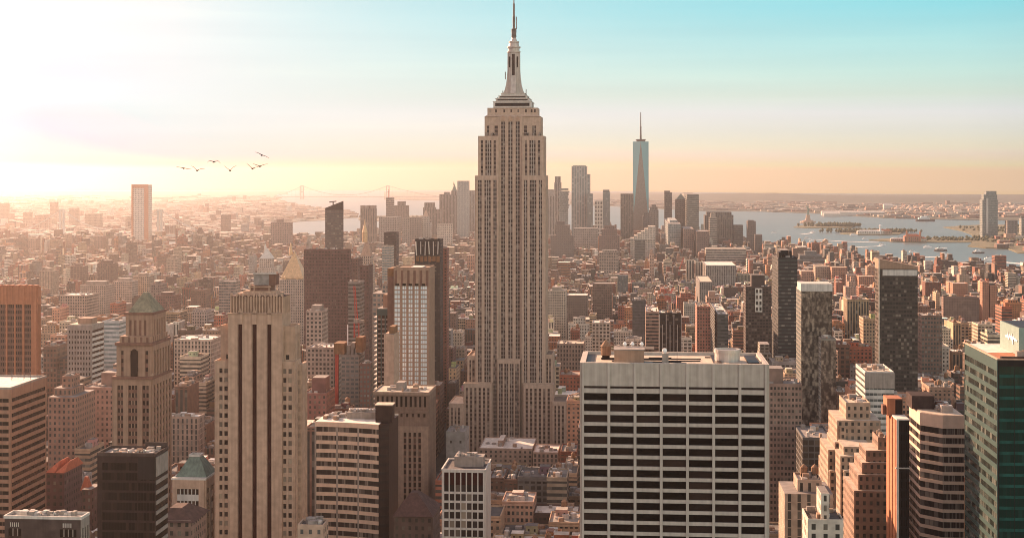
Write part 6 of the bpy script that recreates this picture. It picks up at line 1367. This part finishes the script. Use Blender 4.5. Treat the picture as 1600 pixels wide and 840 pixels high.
bird('bird gliding on flat tilted wings at the tail of the flock', 287, 263, (2, 2), (-4, 2), -8)
bird('bird with one wing raised and one flat, next to the last one', 308, 266.5, (48, 22), (22, 2), 0)
bird('bird with both wings arched downward, alone above the others', 334, 253, (14, -38), (10, -48), 0)
bird('bird in a steep V, alone in the middle of the flock', 359.5, 266.5, (44, 36), (42, 26), 4)
bird('bird with bent raised wing, lower of the close pair', 394.5, 263.5, (46, 30), (18, 18), 0)
bird('bird in a shallow V, upper of the close pair', 406, 260, (20, 16), (20, 14), 0)
bird('bird banking steeply, highest of the flock', 409, 242.5, (6, -10), (4, -12), -22)
# ------------------------------------------------------------------ the city between the towers
def inside(poly, x, y):
    c = False; j = len(poly) - 1
    for i in range(len(poly)):
        (xi, yi), (xj, yj) = poly[i], poly[j]
        if (yi > y) != (yj > y) and x < (xj - xi) * (y - yi) / (yj - yi) + xi: c = not c
        j = i
    return c


rnd = random.Random(2024)
WALLS = [('tan brick', (.33, .235, .17)), ('cream stone', (.46, .375, .29)), ('red brick', (.26, .11, .078)), ('brown brick', (.165, .10, .075)), ('grey', (.25, .23, .21)), ('white', (.56, .51, .44)), ('pink brick', (.38, .22, .16)), ('orange brick', (.34, .165, .10)), ('dark brown', (.085, .055, .045)), ('charcoal', (.07, .065, .06)), ('buff', (.39, .29, .20)), ('pale pink', (.45, .30, .23))]
WW = [12, 9, 15, 13, 8, 8, 6, 8, 11, 7, 7, 3]
ROOFS = [('pale roof', (.48, .41, .34)), ('dark tar roof', (.085, .075, .07)), ('grey roof', (.24, .215, .195)), ('white roof', (.66, .61, .54)), ('reddish roof', (.22, .11, .08))]
RW = [6, 7, 7, 4, 2]
STY = [('punched windows', PUNCH, 3.4), ('tight window grid', GRID, 2.8), ('vertical window strips', RIB, 3.2), ('ribbon windows', BAND, 3.4), ('dark glass', DARKG, 2.6), ('wide windows', (.66, .6, .1), 4.2)]
SW = [10, 8, 4, 4, 2, 5]
AVES = [-3300 + 230 * i for i in range(12)] + [-720, -580, -440, -302, -167, 113, 390, 670, 950, 1230, 1500, 1780, 2060]
AVES = sorted(set(AVES))
SKYL.sort(key=lambda s: s[4])


def cap_height(px0, px1, Y, X):
    """how high a roof may stand here without hiding what the photograph shows behind it"""
    lim = 0.0
    for a, b, top, keep, Yh, ph in SKYL:
        if Yh > Y - 5 and a < px1 - 1 and b > px0 + 1: lim = max(lim, keep)
    return CAMZ + (EYE - lim) * depth(X, Y) / F if lim else 1e9


import bisect
GRIDF = {}
for f in FOOT:
    for gx in range(int(f[0] // 100), int(f[1] // 100) + 1):
        for gy in range(int(f[2] // 100), int(f[3] // 100) + 1): GRIDF.setdefault((gx, gy), []).append(f)


def free(x0, x1, y0, y1):
    for gx in range(int(x0 // 100), int(x1 // 100) + 1):
        for gy in range(int(y0 // 100), int(y1 // 100) + 1):
            for f in GRIDF.get((gx, gy), ()):
                if x0 < f[1] and x1 > f[0] and y0 < f[3] and y1 > f[2]: return False
    return True


LOTS = []
y = 610.0
while y < 6400:
    step = 80 if y < 4200 else 95
    bend = 0 if y < 2300 else 62 if y < 3100 else -45 if y < 3900 else 70 if y < 4700 else -20
    for xa, xb in zip(AVES, AVES[1:]):
        xa += bend; xb += bend
        mg = 14 if y < 2300 else 8; bx0, bx1 = xa + mg, xb - mg
        if bx1 - bx0 < 30: continue
        pL, pR = to_px(bx0, y), to_px(bx1, y)
        if pR < -70 or pL > 1670: continue
        for ry0, ry1 in ((y, y + 30), (y + 32, y + step - 15)):
            x = bx0
            while x < bx1 - 6:
                w = rnd.choice((9, 12, 14, 17, 21, 27) if y < 1500 else (8, 10, 12, 15, 19, 25) if y < 2300 else (6, 8, 9, 11, 14, 18, 25)) * rnd.uniform(.85, 1.2)
                if bx1 - x - w < 8: w = bx1 - x
                x0, x1 = x, min(x + w, bx1); x += w
                d0, d1 = ry0, ry1 - rnd.choice((0, 0, 2, 5, 9))
                xm = (x0 + x1) / 2; pa, pb = to_px(x0, d0), to_px(x1, d0)
                if pb < -60 or pa > 1660: continue
                if not free(x0 + 1, x1 - 1, d0 + 1, d1 - 1): continue
                if y > 3300 and not inside(MANH, xm, d1 + 20): continue
                if rnd.random() < (.02 if y < 3000 else .05): continue
                # natural height: loft blocks in midtown, low rows beyond, taller again downtown
                if y < 1800 and (pb < 720 or pa > 1180): h = rnd.choice((30, 38, 46, 55, 64, 76, 90, 104)) * rnd.uniform(.85, 1.15)
                elif y < 1700: h = rnd.choice((26, 34, 42, 50, 58, 68)) * rnd.uniform(.8, 1.2)
                elif y < 2500: h = rnd.choice((18, 22, 28, 34, 40, 48, 56)) * rnd.uniform(.8, 1.2)
                elif y < 4300: h = rnd.choice((11, 13, 15, 16, 18, 20, 22, 25, 29, 34, 41)) * rnd.uniform(.8, 1.2)
                else: h = rnd.choice((14, 18, 22, 28, 36, 48)) * rnd.uniform(.85, 1.2)
                if 2500 < y < 4600 and rnd.random() < .025: h = rnd.uniform(38, 62)
                if y < 2500 and rnd.random() < .05: h = rnd.uniform(60, 85)
                if pb < 330 and y > 2500: h *= 1.35
                top = cap_height(pa, pb, d0, xm) - 1.5 - rnd.uniform(0, 7)
                if top < 9:
                    if y > 900: h = min(h, 9)
                    else: continue
                else: h = min(h, top)
                LOTS.append([x0, x1, d0, d1, h])
    y += step

# what of each the camera sees, front to back, to pick the ones that show largest
NC = 420; line = [9999.0] * NC
events = [(l[2], 0, i) for i, l in enumerate(LOTS)] + [(s[4], 1, i) for i, s in enumerate(SKYL)]
events.sort(); seen = [0.0] * len(LOTS)
for Yv, kind, i in events:
    if kind == 1: a, b, tp = SKYL[i][0], SKYL[i][1], SKYL[i][2]
    else:
        x0, x1, d0, d1, h = LOTS[i]; a = min(to_px(x0, d0), to_px(x0, d1)); b = max(to_px(x1, d0), to_px(x1, d1)); tp = to_py((x0 + x1) / 2, d1, h)
    c0, c1 = max(0, int((a + 40) / 4)), min(NC - 1, int((b + 40) / 4))
    for c in range(c0, c1 + 1):
        if tp < line[c]:
            if kind == 0 and 10 <= c <= 410 and tp < 840: seen[i] += (min(line[c], 840) - tp) * 4
            line[c] = tp
order = sorted(range(len(LOTS)), key=lambda i: -seen[i])
N_OWN = 175
own = set(i for i in order[:N_OWN] if seen[i] > 0)


def dress(i):
    r = random.Random(9000 + i)
    wn_, wc = r.choices(WALLS, WW if LOTS[i][2] > 1350 else [9, 6, 12, 14, 6, 5, 4, 6, 10, 8, 5, 2])[0]; rn, rc = r.choices(ROOFS, RW if LOTS[i][2] > 1350 else [4, 8, 6, 2, 1])[0]; sn, st, pitch = r.choices(STY, SW)[0]
    k = r.uniform(.55, 1.35); m_ = sum(wc) / 3; wc = tuple(max(.012, min(.75, (m_ + (v - m_) * 1.3) * k * .92)) for v in wc); k = r.uniform(.6, 1.3); rc = tuple(min(.75, v * k) for v in rc)
    return r, wn_, wc, rn, rc, sn, st, pitch


info = []
for i in sorted(own):
    r, wn_, wc, rn, rc, sn, st, pitch = dress(i)
    x0, x1, d0, d1, h = LOTS[i]; w = x1 - x0
    extra = r.choices(['a stair cabin', 'one water tank', 'two water tanks', 'a row of vents', 'a stepped top', 'a bare top'], [5, 5, 2, 3, 3, 2])[0]
    if w < 14 and extra in ('two water tanks', 'a stepped top'): extra = 'one water tank'
    px, py = to_px((x0 + x1) / 2, d0), to_py((x0 + x1) / 2, d0, h)
    best = None
    for a, b, tp, keep, Yh, ph in SKYL:
        dx = max(a - px, 0, px - b); dd = dx + abs(min(max(py, tp), max(keep, tp + 40)) - py) * .5
        if best is None or dd < best[0]: best = (dd, a, b, Yh, ph)
    dd, a, b, Yh, ph = best
    rel = ('in front of' if d0 < Yh else 'behind') if a - 4 <= px <= b + 4 else ('beside' if dd < 40 else 'near')
    size = 'tall' if h > 52 else 'low' if h < 22 else ('broad' if w > 30 else 'narrow' if w < 13 else 'mid height')
    info.append(dict(i=i, r=r, wn=wn_, wc=wc, rn=rn, rc=rc, sn=sn, st=st, pitch=pitch, extra=extra, size=size, rel=rel, ph=ph, px=px, py=py))
ORD = ['nearest', 'second nearest', 'third nearest', 'fourth nearest', 'fifth nearest', 'sixth nearest', 'seventh nearest', 'eighth nearest', 'ninth nearest', 'tenth nearest', 'eleventh nearest', 'farthest']


def label_of(d, lv):
    e = d['extra'].replace('a ', '', 1) if d['extra'].startswith('a ') else d['extra']
    if lv == 0: s = f"{d['size']} {d['wn']} block with {d['extra']} {d['rel']} {d['ph']}"
    else: s = f"{d['size']} {d['wn']} block with {d['rn']} and {e} {d['rel']} {d['ph']}"
    if len(s.split()) > 16:
        for a_, b_ in (('a row of vents', 'vents'), ('row of vents', 'vents'), ('a stepped top', 'setbacks'), ('stepped top', 'setbacks'), ('a stair cabin', 'cabin'), ('stair cabin', 'cabin'), ('one water tank', 'tank'), ('two water tanks', 'tanks'), ('a bare top', 'bare roof'), ('mid height ', '')): s = s.replace(a_, b_)
    for w_ in (f"{d['size']} ", f"{d['rn']} and "):
        if len(s.split()) > 16: s = s.replace(w_, '', 1)
    return s


for d in info: d['label'] = label_of(d, 0)
for lv in (1,):
    by = {}
    for d in info: by.setdefault(d['label'], []).append(d)
    for v in by.values():
        if len(v) > 1:
            for d in v: d['label'] = label_of(d, lv)
by = {}
for d in info: by.setdefault(d['label'], []).append(d)
for v in by.values():
    if len(v) > 1:
        v.sort(key=lambda d: LOTS[d['i']][2])
        for n_, d in enumerate(v): d['label'] = f"{ORD[min(n_, 11)]} {d['size']} {d['wn']} block {d['rel']} {d['ph']}"
by = {}
for d in info: by.setdefault(d['label'], []).append(d)
for v in by.values():
    if len(v) > 1:
        v.sort(key=lambda d: LOTS[d['i']][2])
        for n_, d in enumerate(v): d['label'] = d['label'].replace(' block ', f" {d['rn'].split()[0]} roofed block ", 1)
for d in info:
    if len(d['label'].split()) > 16: d['label'] = d['label'].replace('mid height ', '').replace('a row of vents', 'vents').replace('row of vents', 'vents').replace('a stepped top', 'steps').replace('one water tank', 'tank')
    if len(d['label'].split()) > 16: d['label'] = d['label'].replace(' with a dark red top row', '')
    if len(d['label'].split()) > 16: d['label'] = d['label'].replace('nearest', 'near', 0).replace(' block', '', 1)
    if len(d['label'].split()) > 16: d['label'] = d['label'].replace(' with steps', '').replace(' and steps', '').replace(', steps', '').replace(' and tank', '').replace(', tank', '')
    if len(d['label'].split()) > 16: print('LONG', d['label'])
KIND = {'brick': 'brick_block', 'stone': 'stone_block'}
for d in info:
    x0, x1, d0, d1, h = LOTS[d['i']]; r = d['r']
    nm = 'brick_building' if 'brick' in d['wn'] else 'stone_building' if 'stone' in d['wn'] else 'city_building'
    t = Thing(nm, d['label'], 'building', ((x0 + x1) / 2, (d0 + d1) / 2, 2), 'buildings of the city blocks')
    cbox(t.part('wall', 'city_wall'), x0 + .05, x1 - .05, d0, d1, 2, h, d['wc'], d['rc'], d['pitch'], r.uniform(3.3, 4.2), d['st'], r.random() < .35)
    zt, a0, a1, b0, b1 = h, x0, x1, d0, d1
    if d['extra'] == 'a stepped top':
        s_ = r.uniform(4, 9); a0, a1, b0, b1 = x0 + (x1 - x0) * .22, x1 - (x1 - x0) * .2, d0 + 4, d1 - 3
        cbox(t.part('upper_wall', 'city_wall'), a0, a1, b0, b1, h - .2, h + s_, d['wc'], d['rc'], d['pitch'], 3.6, d['st']); zt = h + s_
    pb = t.part('roof/parapet', 'city_wall'); pb.col = tuple(min(.75, v * 1.1) for v in d['wc']); parapet(pb, x0 + .02, x1 - .02, d0 - .25, d1, h + .005, r.uniform(.8, 1.5), .5)
    cn = t.part('wall/cornice', 'city_wall'); cn.col = tuple(min(.75, v * 1.15) for v in d['wc']); cn.box(x0 + .02, x1 - .02, d0 - .55, d0 - .01, h - 1.6, h - .6)
    rf = t.part('roof', 'city_wall'); rf.col = d['rc']; rf.box(x0 + .6, x1 - .6, d0 + .3, d1 - .6, h + .01, h + .15)
    if d['extra'] == 'a stair cabin' or r.random() < .4:
        w_, q_ = min(7, (a1 - a0) * .4), min(8, (b1 - b0) * .4); xx, yy = r.uniform(a0 + 1, a1 - w_ - 1), r.uniform(b0 + 1, b1 - q_ - 1)
        bb = t.part('roof/stair_cabin', 'city_wall'); cbox(bb, xx, xx + w_, yy, yy + q_, zt + .15, zt + r.uniform(3, 5.5), tuple(v * r.uniform(.7, 1.2) for v in d['wc']), d['rc'], 3, 4, (.3, .3, 0))
    if 'water tank' in d['extra']:
        for k_ in range(2 if 'two' in d['extra'] else 1): water_tank(t, r.uniform(a0 + 2.5, a1 - 2.5), r.uniform(b0 + 2.5, b1 - 2.5), zt + .15, r.uniform(.75, 1.05))
    if d['extra'] == 'a row of vents':
        for k_ in range(4): t.part('roof/vent', 'bright_metal', True).rings(a0 + 2 + k_ * (a1 - a0 - 4) / 4, (b0 + b1) / 2, [(.7, zt + .15), (.7, zt + 1.6), (1.0, zt + 1.7), (.2, zt + 2.3)], 8)
    roof_clutter(t, a0 + .8, a1 - .8, b0 + .8, b1 - .8, zt + .15, r, 9 if d0 < 1400 else 4, big=1.25)
    t.finish()

# everything else of the city: more than anyone would count
city = MB()
for i, l in enumerate(LOTS):
    if i in own: continue
    r, wn_, wc, rn, rc, sn, st, pitch = dress(i); x0, x1, d0, d1, h = l
    cbox(city, x0 + .05, x1 - .05, d0, d1, 2, h, wc, rc, pitch, r.uniform(3.3, 4.2), st, r.random() < .45)
    if r.random() < .22 and x1 - x0 > 9:
        q_ = r.uniform(3, 10); cbox(city, x0 + (x1 - x0) * r.uniform(0, .3), x1 - (x1 - x0) * r.uniform(0, .3), d0 + r.uniform(1, 6), d1 - 2, h - .2, h + q_, wc, rc, pitch, 3.6, st)
    if d0 < 3600 and r.random() < .3 and x1 - x0 > 8:
        s_ = r.uniform(.7, 1.0); tx, ty = r.uniform(x0 + 2.5, x1 - 2.5), r.uniform(d0 + 3, d1 - 3); city.col = (.2, .12, .08) if r.random() < .7 else (.3, .26, .22); city.sty = (0, 0, 0)
        city.rings(tx, ty, [(1.3 * s_, h), (1.3 * s_, h + 2.4), (2.0 * s_, h + 2.4), (2.0 * s_, h + 5.8), (.15, h + 7.6)], 8)
    if d0 < 5200:
        for _ in range(r.choice((1, 1, 2, 2, 3, 4)) if d0 < 3500 else r.choice((0, 0, 1))):
            w_ = min(r.uniform(2.5, 8), (x1 - x0) * .5); q_ = min(r.uniform(2.5, 8), (d1 - d0) * .5)
            xx, yy = r.uniform(x0 + .5, x1 - w_ - .5), r.uniform(d0 + .5, d1 - q_ - .5)
            cbox(city, xx, xx + w_, yy, yy + q_, h, h + r.uniform(2, 5.5), tuple(v * r.uniform(.7, 1.3) for v in wc), rc, 3, 4, (0, 0, 0))
o = city.build('distant_city', 'city_wall'); o['kind'] = 'stuff'


# built up shores across the water
def shore(name, polys, seed, n, hmax, tall=.02):
    rnd = random.Random(seed); b = MB()
    for _ in range(n):
        px, py = rnd.choice(polys); px, py = rnd.uniform(*px), py[0] + (py[1] - py[0]) * rnd.random() ** 1.0
        x, y = ground_at(px, py, 3); D = depth(x, y); s = max(1.0, D / 6000)
        w, d, h = rnd.uniform(14, 60) * s, rnd.uniform(14, 40) * s, rnd.uniform(6, hmax)
        if rnd.random() < tall: h = rnd.uniform(hmax, hmax * 3.2); w = rnd.uniform(16, 30)
        c = rnd.choices(WALLS, WW)[0][1]; rc = rnd.choices(ROOFS, RW)[0][1]
        if not any(inside(P, x, y) for P in (BROOK, STAT, SPIT, GOV)): continue
        cbox(b, x - w / 2, x + w / 2, y, y + d, 3, 3 + h, c, rc, 5, 6, PUNCH)
    structure(name, b, 'city_wall', 'stuff')


shore('distant_shore_city', [((-80, 470), (306, 378)), ((-80, 420), (330, 378)), ((-80, 560), (318, 345)), ((-80, 440), (345, 382))], 5, 5200, 16, .03)
shore('far_shore_city', [((1090, 1300), (312, 331)), ((1240, 1620), (318, 341)), ((1380, 1640), (321, 336)), ((900, 1100), (312, 326))], 6, 1500, 16, .01)
shore('pier_city', [((1560, 1680), (372, 394))], 7, 60, 16, .05)
# white storage tanks and long sheds along the far shore
b = MB(); r = random.Random(12)
for px in range(1402, 1620, 4):
    x, y = ground_at(px + r.uniform(-2, 2), r.uniform(326, 331), 3); s = r.uniform(14, 34); b.rings(x, y, [(s, 3), (s, 3 + s * r.uniform(.5, 1.1)), (s * .2, 3 + s * 1.2)], 10)
structure('storage_tanks', b, 'cream_band', 'stuff')
for i_, (px, py, w, h, lab) in enumerate(((1300, 337.5, 110, 16, 'short white pier shed on the far shore'), (1333, 336.2, 420, 22, 'longest white pier shed on the far shore'), (1388, 327, 70, 34, 'white storage house above the far shore sheds'))):
    x, y = ground_at(px, py, 3); t = Thing('pier_shed', lab, 'shed', (x, y, 3)); t.part('wall', 'white_stone').box(x - w / 2, x + w / 2, y, y + 50, 3, 3 + h); t.part('roof', 'white_roof').hull([(x - w / 2 - 2, y - 2, 3 + h), (x + w / 2 + 2, y - 2, 3 + h), (x + w / 2 + 2, y + 52, 3 + h), (x - w / 2 - 2, y + 52, 3 + h)], [(x - w / 2, y + 24, 3 + h * 1.3), (x + w / 2, y + 24, 3 + h * 1.3), (x + w / 2, y + 28, 3 + h * 1.3), (x - w / 2, y + 28, 3 + h * 1.3)]); t.finish()
# avenues and cross streets
rb = MB()
for X in AVES: rb.box(X - 9, X + 9, 500, 2300, 2.0, 2.012)
land_mat('asphalt', (.04, .038, .036), (.06, .056, .052), .05)
o = rb.build('road', 'asphalt'); o['kind'] = 'structure'
lm = MB()
for X in AVES:
    for k_ in (-3, 3):
        for yy in range(900, 2400, 14): lm.box(X + k_ - .1, X + k_ + .1, yy, yy + 5, 2.014, 2.02)
o = lm.build('road_markings', 'white_paint'); o['kind'] = 'structure'
